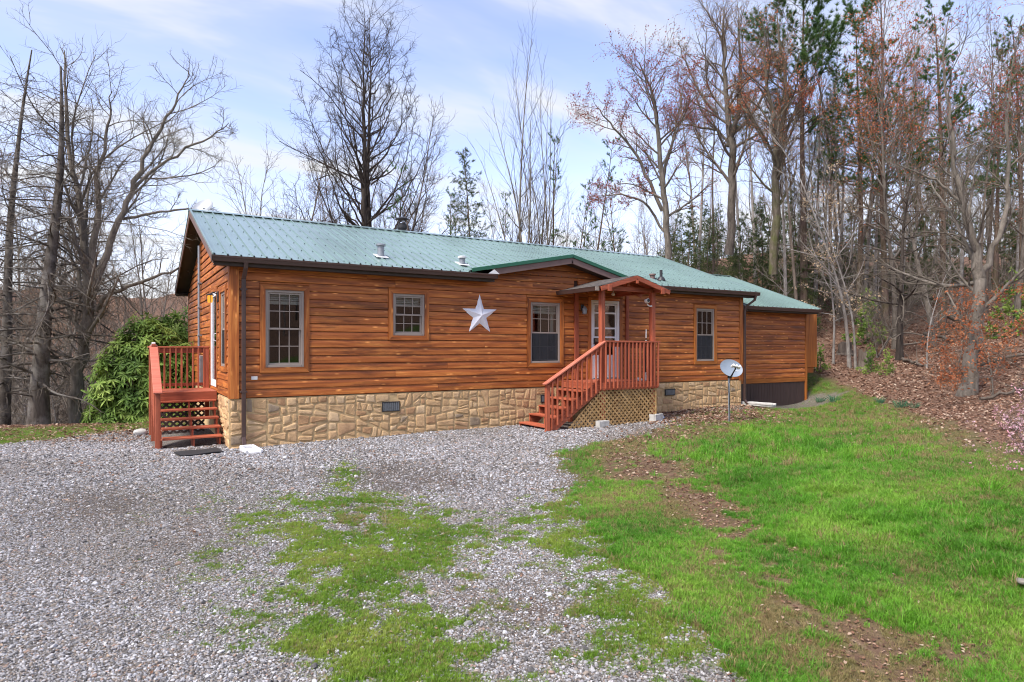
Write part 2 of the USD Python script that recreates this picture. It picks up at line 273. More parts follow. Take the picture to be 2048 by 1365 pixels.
def zones(P):
    """gravel, grass, leaf litter, bare soil, grass height, damp: soil map of the plot at world points P"""
    px, py, d = img(P); x, y = P[:, 0], P[:, 1]; front = d > 1.5
    Q = np.stack([x, y, 0*x], -1); n1 = meshkit.fbm(Q*1.1, 4, 11); n2 = meshkit.fbm(Q*3.2, 3, 12); n3 = meshkit.fbm(Q*7.0, 3, 13)
    r = LAT+SN*x-CS*y
    px = np.where(front, px, np.where(r > 0, 3000, -1000)); py = np.where(front, py, 1500)
    wob = ((n1-.5)*110+(n2-.5)*90+(n3-.5)*60)*np.clip((py-830)/300, .25, 1)
    mid = 0; xl = np.interp(py, [700, 850, 880, 905, 960, 1050, 1100, 1200, 1300, 1365, 1600], [1480, 1330, 1215, 1110, 1130, 1175, 1250, 1330, 1440, 1500, 1700])
    lawn = smooth(-70, 70, px-xl+wob*1.3)
    bl = np.interp(px, [1400, 1600, 1640, 1700, 1750, 1870, 1960, 2048, 2300], [700, 735, 752, 772, 792, 832, 865, 905, 1000])
    wood_ = smooth(-14, 10, bl-py+(n1-.5)*26)*(px > 1400)
    edge = np.interp(px, [-300, 0, 300, 420], [868, 857, 845, 846])
    strip = (px < 430)*smooth(-7, 7, np.interp(px, [-300, 0, 150, 300, 420], [905, 890, 872, 860, 850])-py+(n1-.5)*14)
    lw = (px < 700)*smooth(-4, 4, edge-py)
    inyard = (x > -8)
    back = ((y > 8.3) | (x > 18.8) & (y > 4)) & (d > 14); leaf = np.maximum.reduce([wood_, lw*1.0, back*1.0, (d > 30)*1.0, (d < -6)*1.0])
    mid = smooth(330, 660, px+wob*1.4-np.clip(1130-py, -200, 160)*-.25)*smooth(960, 1060, py+wob*.6)*(1-lawn)
    g = mid*(.58+1.2*(n1-.5)+1.3*(n2-.5)+1.5*(n3-.5))
    for cx, cy, sx, sy, a, am in ((690, 948, 34, 24, 0, 1.3), (690, 1000, 40, 12, 0, .5), (775, 1060, 120, 50, 15, .62), (690, 1150, 130, 70, 0, .5), (870, 1085, 75, 38, 0, .5), (650, 1240, 110, 70, 0, .42), (600, 1310, 170, 60, 0, .5), (800, 1330, 130, 45, 0, .5), (900, 1285, 70, 36, 0, .35),
                              (1180, 1085, 60, 46, 0, .6), (1060, 920, 90, 22, 0, .3), (480, 1160, 60, 24, 0, .3), (1230, 1190, 90, 50, 30, .4), (280, 920, 60, 12, 0, .22)):
        g = g+am*blob(px, py, cx, cy, sx, sy, a)*np.clip(.1+n2+1.4*(n3-.5), 0, 1.4)
    for cx, cy, sx, sy, a, am in ((1000, 950, 150, 45, 0, .6), (1040, 1130, 110, 60, 60, .4), (1100, 1270, 150, 80, 10, .5), (560, 1180, 120, 70, 0, .5), (880, 1180, 70, 60, 0, .3), (450, 1330, 260, 40, 0, .5), (1300, 1360, 130, 40, 0, .5)):
        g = g-am*blob(px, py, cx, cy, sx, sy, a)
    dirt = pline(px, py, [(1240, 925), (1330, 945), (1420, 1020), (1500, 1105), (1610, 1205), (1720, 1290), (1810, 1350)], np.interp(py, [920, 1100, 1350], [40, 75, 95]))*np.clip(.52+2.6*(n1-.42)+2.6*(n2-.5)+2.4*(n3-.5), 0, 1.1)
    dirt = dirt+.8*blob(px, py, 1330, 870, 100, 18)*n1*1.6+.55*blob(px, py, 720, 1040, 60, 22)+.5*blob(px, py, 1080, 1210, 90, 60)*n2*1.6+.4*blob(px, py, 930, 1190, 70, 40)+.6*blob(px, py, 1930, 1310, 60, 25)+.4*blob(px, py, 1800, 1170, 40, 20)+.5*blob(px, py, 1830, 990, 60, 15)*n2+.7*blob(px, py, 1410, 835, 140, 14)+.6*blob(px, py, 1900, 860, 150, 22, 24)
    dirt = dirt+.55*blob(px, py, 150, 940, 110, 12)*n2*1.5+.5*blob(px, py, 370, 1060, 50, 24)+.5*blob(px, py, 300, 1340, 60, 25)+.5*blob(px, py, 250, 870, 60, 8)
    g = g+.42*(1-lawn)*smooth(150, 420, px)*smooth(930, 1030, py)*np.clip((n3-.5)*3, 0, .5); g = g+lawn*(1.0-.0*dirt)*(.85+.9*(n1-.5)+.6*(n2-.5)+.5*(n3-.5)); g = np.maximum(g, strip*(.75+.8*(n2-.5)))
    dirt = np.clip(dirt, 0, 1.2)
    grass = np.clip(g-1.05*dirt, 0, 1)*(1-np.clip(leaf*1.2, 0, 1))
    wallgrav = ((y > -.75+(n1-.5)*.5) & (y < 1) & (x > 1) & (x < 19))*1.0
    grass = grass*(1-.85*wallgrav)
    gravel = np.clip(1.0-.55*grass-lawn*1.0-strip, 0, 1); gravel = np.maximum(gravel, wallgrav*.8)
    gravel = np.maximum(gravel, .9*blob(px, py, 1370, 1330, 90, 60)*(n2 > .4)); gravel = gravel*(1-np.clip(leaf, 0, 1))*(1-.45*np.clip(dirt, 0, 1))
    lush = np.clip(pline(px, py, [(1330, 905), (1480, 950), (1640, 985), (1800, 1040), (1960, 1110), (2100, 1170)], 40+0*px)+pline(px, py, [(1560, 1080), (1680, 1130)], 40+0*px)+pline(px, py, [(1650, 1210), (1800, 1240)], 34+0*px)+.7*pline(px, py, [(1500, 880), (1700, 910)], 25+0*px), 0, 1)
    hgt = .02+lawn*(.02+.085*lush*smooth(.42, .6, n2)+.03*n2)
    dry = lawn*np.clip(smooth(150, 20, py-bl)+.7*(n3-.42)+.8*smooth(.48, .66, n1)*(1-lush)+.8*blob(px, py, 1330, 930, 200, 60)*n2+.35*(1-lush)*np.clip(n2+1.2*(n3-.5), 0, 1), 0, 1)
    damp = np.clip(blob(px, py, 190, 1010, 130, 42)+.8*blob(px, py, 790, 955, 90, 36)+.5*blob(px, py, 420, 1090, 120, 40)+.5*blob(px, py, 1060, 1220, 160, 80)+.55*blob(px, py, 930, 965, 240, 50)+.4*blob(px, py, 600, 960, 160, 30), 0, 1)*(.5+n2)
    return dict(gravel=gravel, grass=grass, leaf=np.clip(leaf, 0, 1), dirt=dirt, hgt=hgt, dry=dry, damp=np.clip(damp, 0, 1), lush=lush, lawn=lawn, px=px, py=py, d=d)

def build_ground():
    th = np.concatenate([np.linspace(-180, -46, 60, endpoint=False), np.linspace(-46, 46, 330, endpoint=False), np.linspace(46, 180, 60, endpoint=False)])
    rr = np.concatenate([np.linspace(.4, 2.2, 6, endpoint=False), np.geomspace(2.2, 40, 250, endpoint=False), np.geomspace(40, 1500, 110)])
    T, Rr = np.meshgrid(np.radians(th), rr); X = CAM[0]+Rr*(np.cos(T)*FV[0]+np.sin(T)*RV[0]); Y = CAM[1]+Rr*(np.cos(T)*FV[1]+np.sin(T)*RV[1])
    Z = H(X, Y); n, m = X.shape; V = np.stack([X, Y, Z], -1).reshape(-1, 3)
    i, j = np.meshgrid(np.arange(n-1), np.arange(m), indexing='ij'); j2 = (j+1) % m
    q = np.stack([i*m+j, (i+1)*m+j, (i+1)*m+j2, i*m+j2], -1).reshape(-1, 4)
    V = np.vstack([V, [CAM[0], CAM[1], H(CAM[0], CAM[1])]]); c = len(V)-1
    F = np.vstack([q[:, [0, 2, 1]], q[:, [0, 3, 2]], np.stack([np.full(m, c), (np.arange(m)+1) % m, np.arange(m)], 1)])
    nrm = np.cross(V[F[0, 1]]-V[F[0, 0]], V[F[0, 2]]-V[F[0, 0]])
    if nrm[2] < 0: F = F[:, ::-1]
    z = zones(V)
    g = obj('ground', (V, F), 'ground', smooth=True, kind='structure')
    pv = UsdGeom.PrimvarsAPI(g.prim)
    pv.CreatePrimvar('zone', Sdf.ValueTypeNames.Color3fArray, 'vertex').Set(Vt.Vec3fArray.FromNumpy(np.stack([z['gravel'], z['grass'], z['leaf']], 1).astype(np.float32)))
    pv.CreatePrimvar('soil', Sdf.ValueTypeNames.Color3fArray, 'vertex').Set(Vt.Vec3fArray.FromNumpy(np.stack([np.clip(z['dirt'], 0, 1), z['damp'], z['dry']], 1).astype(np.float32)))
usdkit.material(stage, L('ground'), {
    'g': ('geometry', {}), 'a': ('attribute', {'attribute': 'zone'}), 'sa': ('separate_color', {}), 's': ('attribute', {'attribute': 'soil'}), 'ss': ('separate_color', {}),
    'vo': ('voronoi_texture', {'scale': 62.0}), 'rg': ('rgb_ramp', {'ramp': [(0.0, (0.14, 0.125, 0.11)), (0.25, (0.23, 0.212, 0.195)), (0.5, (0.31, 0.295, 0.28)), (0.75, (0.25, 0.215, 0.18)), (1.0, (0.37, 0.36, 0.35))], 'interpolate': False}), 'sv': ('separate_color', {}),
    'rd': ('rgb_ramp', {'ramp': [(0.25, (1, 1, 1)), (0.75, (0.35, 0.33, 0.32))]}), 'gm': ('mix_color', {'blend_type': 'multiply', 'fac': 1.0}),
    'n1': ('noise_texture', {'scale': 9.0, 'detail': 7.0, 'roughness': 0.7}), 'r1': ('rgb_ramp', {'ramp': [(0.3, (0.06, 0.036, 0.024)), (0.5, (0.125, 0.078, 0.05)), (0.7, (0.20, 0.135, 0.09))]}),
    'n2': ('noise_texture', {'scale': 5.0, 'detail': 6.0, 'roughness': 0.7}), 'r2': ('rgb_ramp', {'ramp': [(0.3, (0.04, 0.075, 0.014)), (0.55, (0.075, 0.14, 0.02)), (0.72, (0.15, 0.16, 0.045))]}),
    'n3': ('noise_texture', {'scale': 14.0, 'detail': 8.0, 'roughness': 0.75}), 'r3': ('rgb_ramp', {'ramp': [(0.32, (0.05, 0.03, 0.02)), (0.48, (0.13, 0.075, 0.05)), (0.6, (0.21, 0.13, 0.09)), (0.72, (0.32, 0.22, 0.16))]}),
    'm1': ('mix_color', {}), 'm2': ('mix_color', {}), 'm3': ('mix_color', {}), 'dk': ('mix_color', {'blend_type': 'multiply', 'b': (0.68, 0.65, 0.63)}), 'bh': ('math', {'math_type': 'add'}), 'b': ('bump', {'strength': 0.7, 'distance': 0.012}),
    'p': ('principled_bsdf', {'roughness': 0.95, 'specular_ior_level': 0.12})},
    [('a.color', 'sa.color'), ('s.color', 'ss.color'), ('g.position', 'vo.vector'), ('vo.color', 'sv.color'), ('sv.r', 'rg.fac'), ('vo.distance', 'rd.fac'), ('rg.color', 'gm.a'), ('rd.color', 'gm.b'),
     ('g.position', 'n1.vector'), ('n1.fac', 'r1.fac'), ('g.position', 'n2.vector'), ('n2.fac', 'r2.fac'), ('g.position', 'n3.vector'), ('n3.fac', 'r3.fac'),
     ('r1.color', 'm1.a'), ('gm.result', 'm1.b'), ('sa.r', 'm1.fac'), ('m1.result', 'm2.a'), ('r2.color', 'm2.b'), ('sa.g', 'm2.fac'), ('m2.result', 'm3.a'), ('r3.color', 'm3.b'), ('sa.b', 'm3.fac'),
     ('m3.result', 'dk.a'), ('ss.g', 'dk.fac'), ('dk.result', 'p.base_color'), ('vo.distance', 'bh.value1'), ('n1.fac', 'bh.value2'), ('bh.value', 'b.height'), ('b.normal', 'p.normal')], surface='p.BSDF')
build_ground()
# ------------------------------------------------------------------ the house
LH, WH, ZST, ZEV, ZRG, EOV, GOV = 14.474, 7.9, 0.935, 3.61, 5.18, 0.27, 0.35
SL = (ZRG-ZEV)/(WH/2+EOV); RID = WH/2
FRONT = Frame((0, 0, 0), (1, 0, 0), (0, -1, 0)); GABLE = Frame((0, 0, 0), (0, 1, 0), (-1, 0, 0)); ADD = Frame((0, 0.6, 0), (1, 0, 0), (0, -1, 0))
house = thing('log_cabin_house', 'single-storey cabin with orange-brown timber siding, stone skirting and pale green metal roof', 'house', (0, 0, 0))
def roofz(y): return ZEV+SL*(y+EOV) if y <= RID else ZEV+SL*(2*RID+EOV-y)
APX, APZ, GLX, GLZ, GRX = 7.77, 4.20, 4.95, 3.675, 9.9
def gabz(x): return APZ-(APX-x)*(APZ-GLZ)/(APX-GLX) if x < APX else APZ-(x-APX)*(APZ-GLZ)/(GRX-APX)

WINS = {'w1': (0.50, 1.44, 1.42, 3.14), 'w2': (3.11, 4.05, 2.07, 3.18), 'w3': (6.64, 7.73, 1.43, 3.13), 'w4': (12.39, 13.34, 1.43, 3.15)}
DOOR = (8.52, 9.68, 1.09, 3.22)
GDOOR = (1.74, 2.90, 1.06, 3.2); GWIN = (0.40, 1.30, 1.43, 3.13)
# wall panels behind the boards (openings cut out)
def wallpanel(parent, name, outline, holes, fr, mat_='room_dark', w0=-.12, w1=-.002):
    pg = Polygon(outline)
    for (a, b, c, d) in holes: pg = pg.difference(sbox(a+.07, c+.07, b-.07, d-.07))
    return obj(name, MB(fr).poly(pg, w0, w1, 'w'), mat_, parent)
fw = wallpanel(house, 'front_wall', [(0, .2), (LH, .2), (LH, 3.55), (GRX, 3.55), (APX, APZ-.12), (GLX+.4, 3.55), (0, 3.55)], list(WINS.values())+[DOOR], FRONT, 'wall_dark')
gw = wallpanel(house, 'gable_wall', [(.125, .2), (WH, .2), (WH, 3.5), (RID, 5.0), (.125, 3.5)], [GDOOR, GWIN], GABLE, 'wall_dark')
rw = obj('rear_wall', MB().box(0.13, LH, WH-.12, WH, -1.2, 3.6), 'siding_x', house)
ew = obj('end_wall', MB(Frame((LH-.125, 0, 0), (0, 1, 0), (1, 0, 0))).poly([(.125, .2), (WH-.125, .2), (WH-.125, 3.5), (RID, 5.0), (.125, 3.5)], 0, .12, 'w'), 'siding_y', house)
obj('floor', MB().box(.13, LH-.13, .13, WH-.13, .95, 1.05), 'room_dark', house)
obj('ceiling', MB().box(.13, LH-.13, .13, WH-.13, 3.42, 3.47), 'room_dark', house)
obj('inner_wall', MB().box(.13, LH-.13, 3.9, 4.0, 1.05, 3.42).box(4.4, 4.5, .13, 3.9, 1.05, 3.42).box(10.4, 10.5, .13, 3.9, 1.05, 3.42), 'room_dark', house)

def board(parent, fr, u0, u1, z0, z1, mat_, s0=0.0, s1=0.0, th=.034):
    """one lap board; s0, s1: how much the ends lean in per metre of height"""
    t = th*RNG.uniform(.92, 1.08); z0 = z0+RNG.normal(0, .0015)
    prof = np.array([(0.0, z0+.024), (t*.8, z0+.005), (t+.003, z0+.015), (t*.98, z0+(z1-z0)*.6), (t*.5, z1-.003), (0.0, z1-.002)])
    nseg = max(1, int((u1-u0)/1.2)); us = np.linspace(u0, u1, nseg+1); V = []
    for k, u in enumerate(us):
        wob = 0 if k in (0, nseg) else RNG.normal(0, .0022)
        for (w, z) in prof:
            uu = u+(s0*(z-z0) if k == 0 else 0)-(s1*(z-z0) if k == nseg else 0); V.append((uu, w+.001, z+wob))
    F = []; m = len(prof)
    for k in range(nseg):
        for j in range(m):
            j2 = (j+1) % m; F += [(k*m+j, k*m+j2, (k+1)*m+j2), (k*m+j, (k+1)*m+j2, (k+1)*m+j)]
    for j in range(1, m-1): F += [(0, j+1, j), (nseg*m, nseg*m+j, nseg*m+j+1)]
    F = np.array(F)[:, ::-1]
    obj('siding_board', MB(fr).add(V, F), mat_, parent)
def course(parent, fr, u0, u1, z0, z1, holes, mat_, s0=0, s1=0, joints=True):
    segs = [(u0, u1, s0, s1)]
    for (a, b, c, d) in holes:
        if z1 > c+.02 and z0 < d-.02:
            new = []
            for (p, q, x, y) in segs:
                if b <= p or a >= q: new.append((p, q, x, y)); continue
                if a > p: new.append((p, a-.004, x, 0))
                if z1 > d+.012: board(parent, fr, a+.001, b-.001, d+.002, z1, mat_)
                if z0 < c-.03: board(parent, fr, a+.001, b-.001, z0, c-.002, mat_)
                if b < q: new.append((b+.004, q, 0, y))
            segs = new
    for (p, q, x, y) in segs:
        if q-p < .05: continue
        cuts = [p]
        if joints:
            at_ = p+RNG.uniform(2.4, 5.2)
            while at_ < q-.8: cuts += [at_]; at_ += RNG.uniform(3.6, 5.4)
        cuts.append(q)
        for k in range(len(cuts)-1):
            board(parent, fr, cuts[k]+(.0015 if k else 0), cuts[k+1]-(.0015 if k < len(cuts)-2 else 0), z0, z1, mat_, x if k == 0 else 0, y if k == len(cuts)-2 else 0)
EXPO = .1607; Z0B = .943
zl = [Z0B+EXPO*k for k in range(22)]
PIL = [(8.07, 8.19, 1.09, 3.6), (9.78, 9.88, 1.09, 3.6)]
for k in range(21):
    a, b = zl[k], zl[k+1]
    if a < 3.42: course(fw, FRONT, .125, LH-.125, a, min(b, 3.52), list(WINS.values())+[DOOR]+PIL, 'siding_x')
    elif a < APZ-.2:
        zt = min(b, APZ-.17); xl_ = APX-(APZ-.14-a)/((APZ-GLZ)/(APX-GLX)); xr_ = APX+(APZ-.14-a)/((APZ-GLZ)/(GRX-APX))
        if xr_-xl_ > .3: course(fw, FRONT, xl_, xr_, a, zt, PIL, 'siding_x', (APX-GLX)/(APZ-GLZ), (GRX-APX)/(APZ-GLZ), joints=False)
for k in range(26):
    a = Z0B+EXPO*k; b = a+EXPO
    if a < 3.42: course(gw, GABLE, .125, WH, a, min(b, 3.5), [GDOOR, GWIN], 'siding_y')
    elif a < 4.9:
        y0 = (a-3.46)/SL; 
        if RID-y0 > .15: course(gw, GABLE, max(.125, y0), min(WH, 2*RID-y0), a, b, [], 'siding_y', 1/SL, 1/SL, joints=False)
# corner boards
cb = MB(); cb.box(-.038, .125, -.052, -.0, ZST+.0, 3.5, .004); obj('corner_board', cb, 'trim_z', house)
obj('corner_board', MB().box(-.05, -.0, 0.0005, .12, ZST, 3.5, .004), 'trim_z', house)
obj('corner_board', MB().box(LH-.125, LH+.038, -.052, 0, ZST-.02, 3.5, .004), 'trim_z', house)
obj('corner_board', MB().box(-.038, 0, WH-.12, WH+.03, ZST-.1, 3.5, .004), 'trim_z', house)
obj('corner_board', MB().box(LH+.0005, LH+.038, .0005, .12, ZST-.02, 3.5, .004), 'trim_z', house)
obj('pilaster', MB(FRONT).box(8.07, 8.19, .0, .075, 1.095, 3.45, .006), 'redwood_z', house)
obj('pilaster', MB(FRONT).box(9.78, 9.88, .0, .075, 1.095, 3.45, .006), 'redwood_z', house)

def glazed(parent, fr, u0, u1, w, z0, z1, nx, nz, fr_w=.035, mat_='vinyl_taupe', muntins=True, th=.03):
    """a sash: rails, stiles, muntins and one pane of glass per opening"""
    s = MB(fr); s.box(u0, u0+fr_w, w-th, w, z0, z1, .003).box(u1-fr_w, u1, w-th, w, z0, z1, .003).box(u0+fr_w, u1-fr_w, w-th, w-.001, z0, z0+fr_w, .003).box(u0+fr_w, u1-fr_w, w-th, w-.001, z1-fr_w, z1, .003)
    obj('sash', s, mat_, parent)
    a, b, c, d = u0+fr_w, u1-fr_w, z0+fr_w, z1-fr_w
    if muntins:
        m = MB(fr)
        for i in range(1, nx): x = a+(b-a)*i/nx; m.box(x-.008, x+.008, w-.020, w-.004, c, d)
        for j in range(1, nz): z = c+(d-c)*j/nz; m.box(a, b, w-.0195, w-.0045, z-.008, z+.008)
        if m.v: obj('muntin_grid', m, mat_, parent)
        for i in range(nx):
            for j in range(nz): obj('pane', MB(fr).box(a+(b-a)*i/nx+.004, a+(b-a)*(i+1)/nx-.004, w-.014, w-.011, c+(d-c)*j/nz+.004, c+(d-c)*(j+1)/nz-.004), 'window_glass', parent)
    else: obj('pane', MB(fr).box(a, b, w-.014, w-.011, c, d), 'window_glass', parent)
def window(u0, u1, z0, z1, fr, mats, screen=False, casing=.1, nx=3, label=None, blind=True, cord=None):
    win = group_node('window', house)
    if label: setdata(win.prim, label)
    mh, mv = mats; c = casing
    # mitred casing
    for poly, m in (([(u0, z1), (u1, z1), (u1-c, z1-c), (u0+c, z1-c)], mh), ([(u0, z0), (u1, z0), (u1-c, z0+c), (u0+c, z0+c)], mh), ([(u0, z0), (u0, z1), (u0+c, z1-c), (u0+c, z0+c)], mv), ([(u1, z0), (u1, z1), (u1-c, z1-c), (u1-c, z0+c)], mv)):
        obj('casing_board', MB(fr).poly(np.array(poly)*.9988+.0012*np.mean(poly, axis=0), .002, .056, 'w'), m, win)
    a, b, p, q = u0+c+.002, u1-c-.002, z0+c+.002, z1-c-.002
    f = MB(fr); t = .05
    f.box(a, a+t, -.06, .030, p, q, .004).box(b-t, b, -.06, .030, p, q, .004).box(a+t, b-t, -.06, .029, q-t, q, .004).box(a+t, b-t, -.06, .036, p, p+t, .004)
    obj('window_frame', f, 'vinyl_taupe', win)
    zm = (p+q)/2
    glazed(win, fr, a+t, b-t, .008, zm-.02, q-t, nx, 2)
    glazed(win, fr, a+t, b-t, -.026, p+t, zm+.02, nx, 2)
    if screen: obj('insect_screen', MB(fr).box(a+t, b-t, .010, .012, p+t, zm-.02), 'screen', win)
    if blind:
        bl = MB(fr); zb = q-t-.035
        for k in range(3): bl.box(a+.05, b-.05, -.13, -.085, zb-.04*k-.032, zb-.04*k, .004)
        bl.box(a+.05, b-.05, -.135, -.075, zb-.19, zb-.125, .006)
        obj('blind', bl, 'blind_white', win)
    if cord: obj('curtain', MB(fr).box(b-t-.14, b-t-.04, -.16, -.12, p+.3 if cord == 1 else p, q-.1, .01), 'blind_white', win)
window(*WINS['w1'], FRONT, ('siding_x', 'trim_z'), cord=None)
window(*WINS['w2'], FRONT, ('siding_x', 'trim_z'))
window(*WINS['w3'], FRONT, ('siding_x', 'trim_z'), screen=True, cord=1)
window(*WINS['w4'], FRONT, ('trim_new_x', 'trim_new'), screen=True, casing=.09, cord=2)
window(*GWIN, GABLE, ('siding_y', 'trim_z'), screen=True, label='tall sash window in the left gable wall beside the glazed door')
# front door
fd = group_node('front_door', house)
d0, d1, dz0, dz1 = DOOR
for (a, b, p, q, m) in ((d0, d0+.1, dz0, dz1, 'trim_z'), (d1-.1, d1, dz0, dz1, 'trim_z'), (d0+.101, d1-.101, dz1-.07, dz1-.001, 'siding_x')): obj('casing_board', MB(FRONT).box(a, b, .002, .045, p, q, .004), m, fd)
a, b = d0+.103, d1-.103
f = MB(FRONT); f.box(a, a+.075, -.06, .03, dz0+.02, dz1-.075, .004).box(b-.075, b, -.06, .03, dz0+.02, dz1-.075, .004).box(a+.0755, b-.0755, -.06, .029, dz1-.15, dz1-.076, .004); obj('storm_door_frame', f, 'white_paint', fd)
p, q = a+.078, b-.078
obj('kick_panel', MB(FRONT).box(p, q, -.02, .012, dz0+.03, 1.72, .006).box(p+.06, q-.06, .0125, .018, dz0+.10, 1.64, .004), 'white_paint', fd)
dr = MB(FRONT); dr.box(p, p+.05, -.018, .012, 1.7205, 3.06, .004).box(q-.05, q, -.018, .012, 1.7205, 3.06, .004)
for z in (2.185, 2.42, 2.82): dr.box(p+.0505, q-.0505, -.017, .011, z-.022, z+.022, .003)
dr.box(p+.0505, q-.0505, -.017, .011, 3.02, 3.06, .003); obj('door_rail', dr, 'white_paint', fd)
for z0, z1 in ((1.72, 2.163), (2.207, 2.398), (2.442, 2.798), (2.842, 3.02)): obj('pane', MB(FRONT).box(p+.045, q-.045, -.005, -.001, z0, z1), 'window_glass', fd)
obj('threshold', MB(FRONT).box(a, b, -.05, .06, dz0-.03, dz0+.018, .004), 'grey_metal', fd)
obj('door_handle', MB(FRONT).box(p+.015, p+.035, .012, .05, 2.0, 2.16, .005), 'dark_metal', fd)
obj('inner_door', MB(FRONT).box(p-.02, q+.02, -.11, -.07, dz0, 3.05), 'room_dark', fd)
# left gable door
gd = group_node('gable_door', house)
d0, d1, dz0, dz1 = GDOOR
for (a, b, p, q, m) in ((d0, d0+.08, dz0, dz1, 'trim_z'), (d1-.08, d1, dz0, dz1, 'trim_z'), (d0+.081, d1-.081, dz1-.08, dz1-.001, 'siding_y')): obj('casing_board', MB(GABLE).box(a, b, .002, .045, p, q, .004), m, gd)
a, b = d0+.083, d1-.083
f = MB(GABLE); f.box(a, a+.09, -.05, .03, dz0, dz1-.085, .004).box(b-.09, b, -.05, .03, dz0, dz1-.085, .004).box(a+.091, b-.091, -.05, .029, dz1-.17, dz1-.086, .004).box(a+.091, b-.091, -.05, .029, dz0, dz0+.14, .004); obj('storm_door_frame', f, 'white_paint', gd)
obj('pane', MB(GABLE).box(a+.085, b-.085, -.004, 0, dz0+.13, dz1-.165), 'window_glass', gd)
obj('door_handle', MB(GABLE).tube([(a+.07, .03, 2.05), (a+.07, .075, 2.06), (a+.07, .075, 2.2), (a+.07, .03, 2.21)], .009), 'white_paint', gd)

# stone skirting
def flagstones(width, z0, z1, mean, seed):
    rg = random.Random(seed); out = []
    def rec(pg):
        if pg.area < mean*rg.uniform(.45, 1.9) or pg.area < .012: out.append(pg); return
        a, b, c, d = pg.bounds; w, h = c-a, d-b
        vert = (w > h*rg.uniform(.8, 2.0)); t = rg.uniform(.33, .67); sk = math.tan(math.radians(rg.gauss(0, 9)))
        if rg.random() < .1: sk *= 2.6
        ln = LineString([(a+t*w-sk*(h/2+.1), b-.1), (a+t*w+sk*(h/2+.1), d+.1)]) if vert else LineString([(a-.1, b+t*h-sk*(w/2+.1)), (c+.1, b+t*h+sk*(w/2+.1))])
        for g in ssplit(pg, ln).geoms: rec(g)
    x = 0
    while x < width-.01:
        w = min(rg.uniform(.55, 1.1), width-x); w = width-x if width-x-w < .3 else w; rec(sbox(x, z0, x+w, z1)); x += w
    return out
def lay_stones(parent, fr, u0, u1, z0, z1, mean, seed, holes, base_w=.0):
    rg = np.random.default_rng(seed)
    for pg in flagstones(u1-u0, z0, z1, mean, seed):
        s = pg.buffer(-rg.uniform(.009, .018))
        if s.is_empty: continue
        s = s.buffer(-.026).buffer(.021) if s.buffer(-.03).area > .002 else s.buffer(-.006).buffer(.004)
        if s.is_empty or s.geom_type != 'Polygon' or s.area < .002: continue
        s = s.simplify(.006); c = np.array(s.exterior.coords[:-1]); c = c+rg.normal(0, .003, c.shape)
        if any(hx0 < c[:, 0].mean()+u0 < hx1 and hz0 < c[:, 1].mean() < hz1 for hx0, hx1, hz0, hz1 in holes): continue
        for hx0, hx1, hz0, hz1 in holes:
            inside = (c[:, 0]+u0 > hx0) & (c[:, 0]+u0 < hx1) & (c[:, 1] > hz0) & (c[:, 1] < hz1)
            if inside.any():
                top = c[:, 1].mean() > (hz0+hz1)/2; lf = c[:, 0].mean()+u0 < hx0
                if c[:, 0].mean()+u0 < hx0: c[inside, 0] = hx0-u0-.01
                elif c[:, 0].mean()+u0 > hx1: c[inside, 0] = hx1-u0+.01
                elif top: c[inside, 1] = hz1+.01
                else: c[inside, 1] = hz0-.01
        n = len(c); ctr = c.mean(0); th = rg.uniform(.010, .022)
        rings = [(c, 0.0), (c+(ctr-c)*.02, th*.55), (c+(ctr-c)*.12, th), (c+(ctr-c)*.5, th+rg.uniform(-.004, .008))]
        V = []
        for cc, h in rings: V += [(p[0]+u0, base_w+h+(rg.normal(0, .0022) if h > 0 else 0), p[1]) for p in cc]
        V.append((ctr[0]+u0, base_w+th+.003, ctr[1])); F = []
        for k in range(3):
            for j in range(n): j2 = (j+1) % n; F += [(k*n+j, k*n+j2, (k+1)*n+j2), (k*n+j, (k+1)*n+j2, (k+1)*n+j)]
        for j in range(n): F.append((3*n+j, 3*n+(j+1) % n, 4*n))
        if Polygon(c).exterior.is_ccw: pass
        else: F = [t[::-1] for t in F]
        obj('stone', MB(fr).add(V, np.array(F)[:, ::-1]), 'stone', parent, smooth=38)
VENTS = [(2.97, 3.36, .54, .75), (7.05, 7.44, .56, .75), (11.24, 11.62, .57, .75)]
sk = obj('stone_skirting', MB(FRONT).box(-.045, LH-.02, -.05, .018, -.35, ZST-.004), 'mortar', house)
lay_stones(sk, FRONT, -.04, LH-.03, -.12, ZST-.008, .047, 4, [(a-.02, b+.02, c-.02, d+.02) for a, b, c, d in VENTS]+[(7.75, 10.0, -.3, .9)], .018)
sk2 = obj('stone_skirting', MB(GABLE).box(.06, WH, -.04, .018, -.6, ZST-.004), 'mortar', house)
lay_stones(sk2, GABLE, .0, 1.9, -.12, ZST-.008, .05, 9, [], .018)
for (a, b, c, d) in VENTS:
    v = group_node('foundation_vent', house)
    obj('vent_frame', MB(FRONT).box(a, b, .018, .034, c, d).box(a, b, .034, .052, c, c+.018, .003).box(a, b, .034, .052, d-.018, d, .003).box(a, a+.018, .034, .051, c+.019, d-.019, .003).box(b-.018, b, .034, .051, c+.019, d-.019, .003), 'dark_metal', v)
    s = MB(FRONT)
    for k in range(8): x = a+.035+(b-a-.07)*k/7; s.box(x-.009, x+.009, .035, .049, c+.02, d-.02)
    obj('vent_slat', s, 'grey_metal', v)

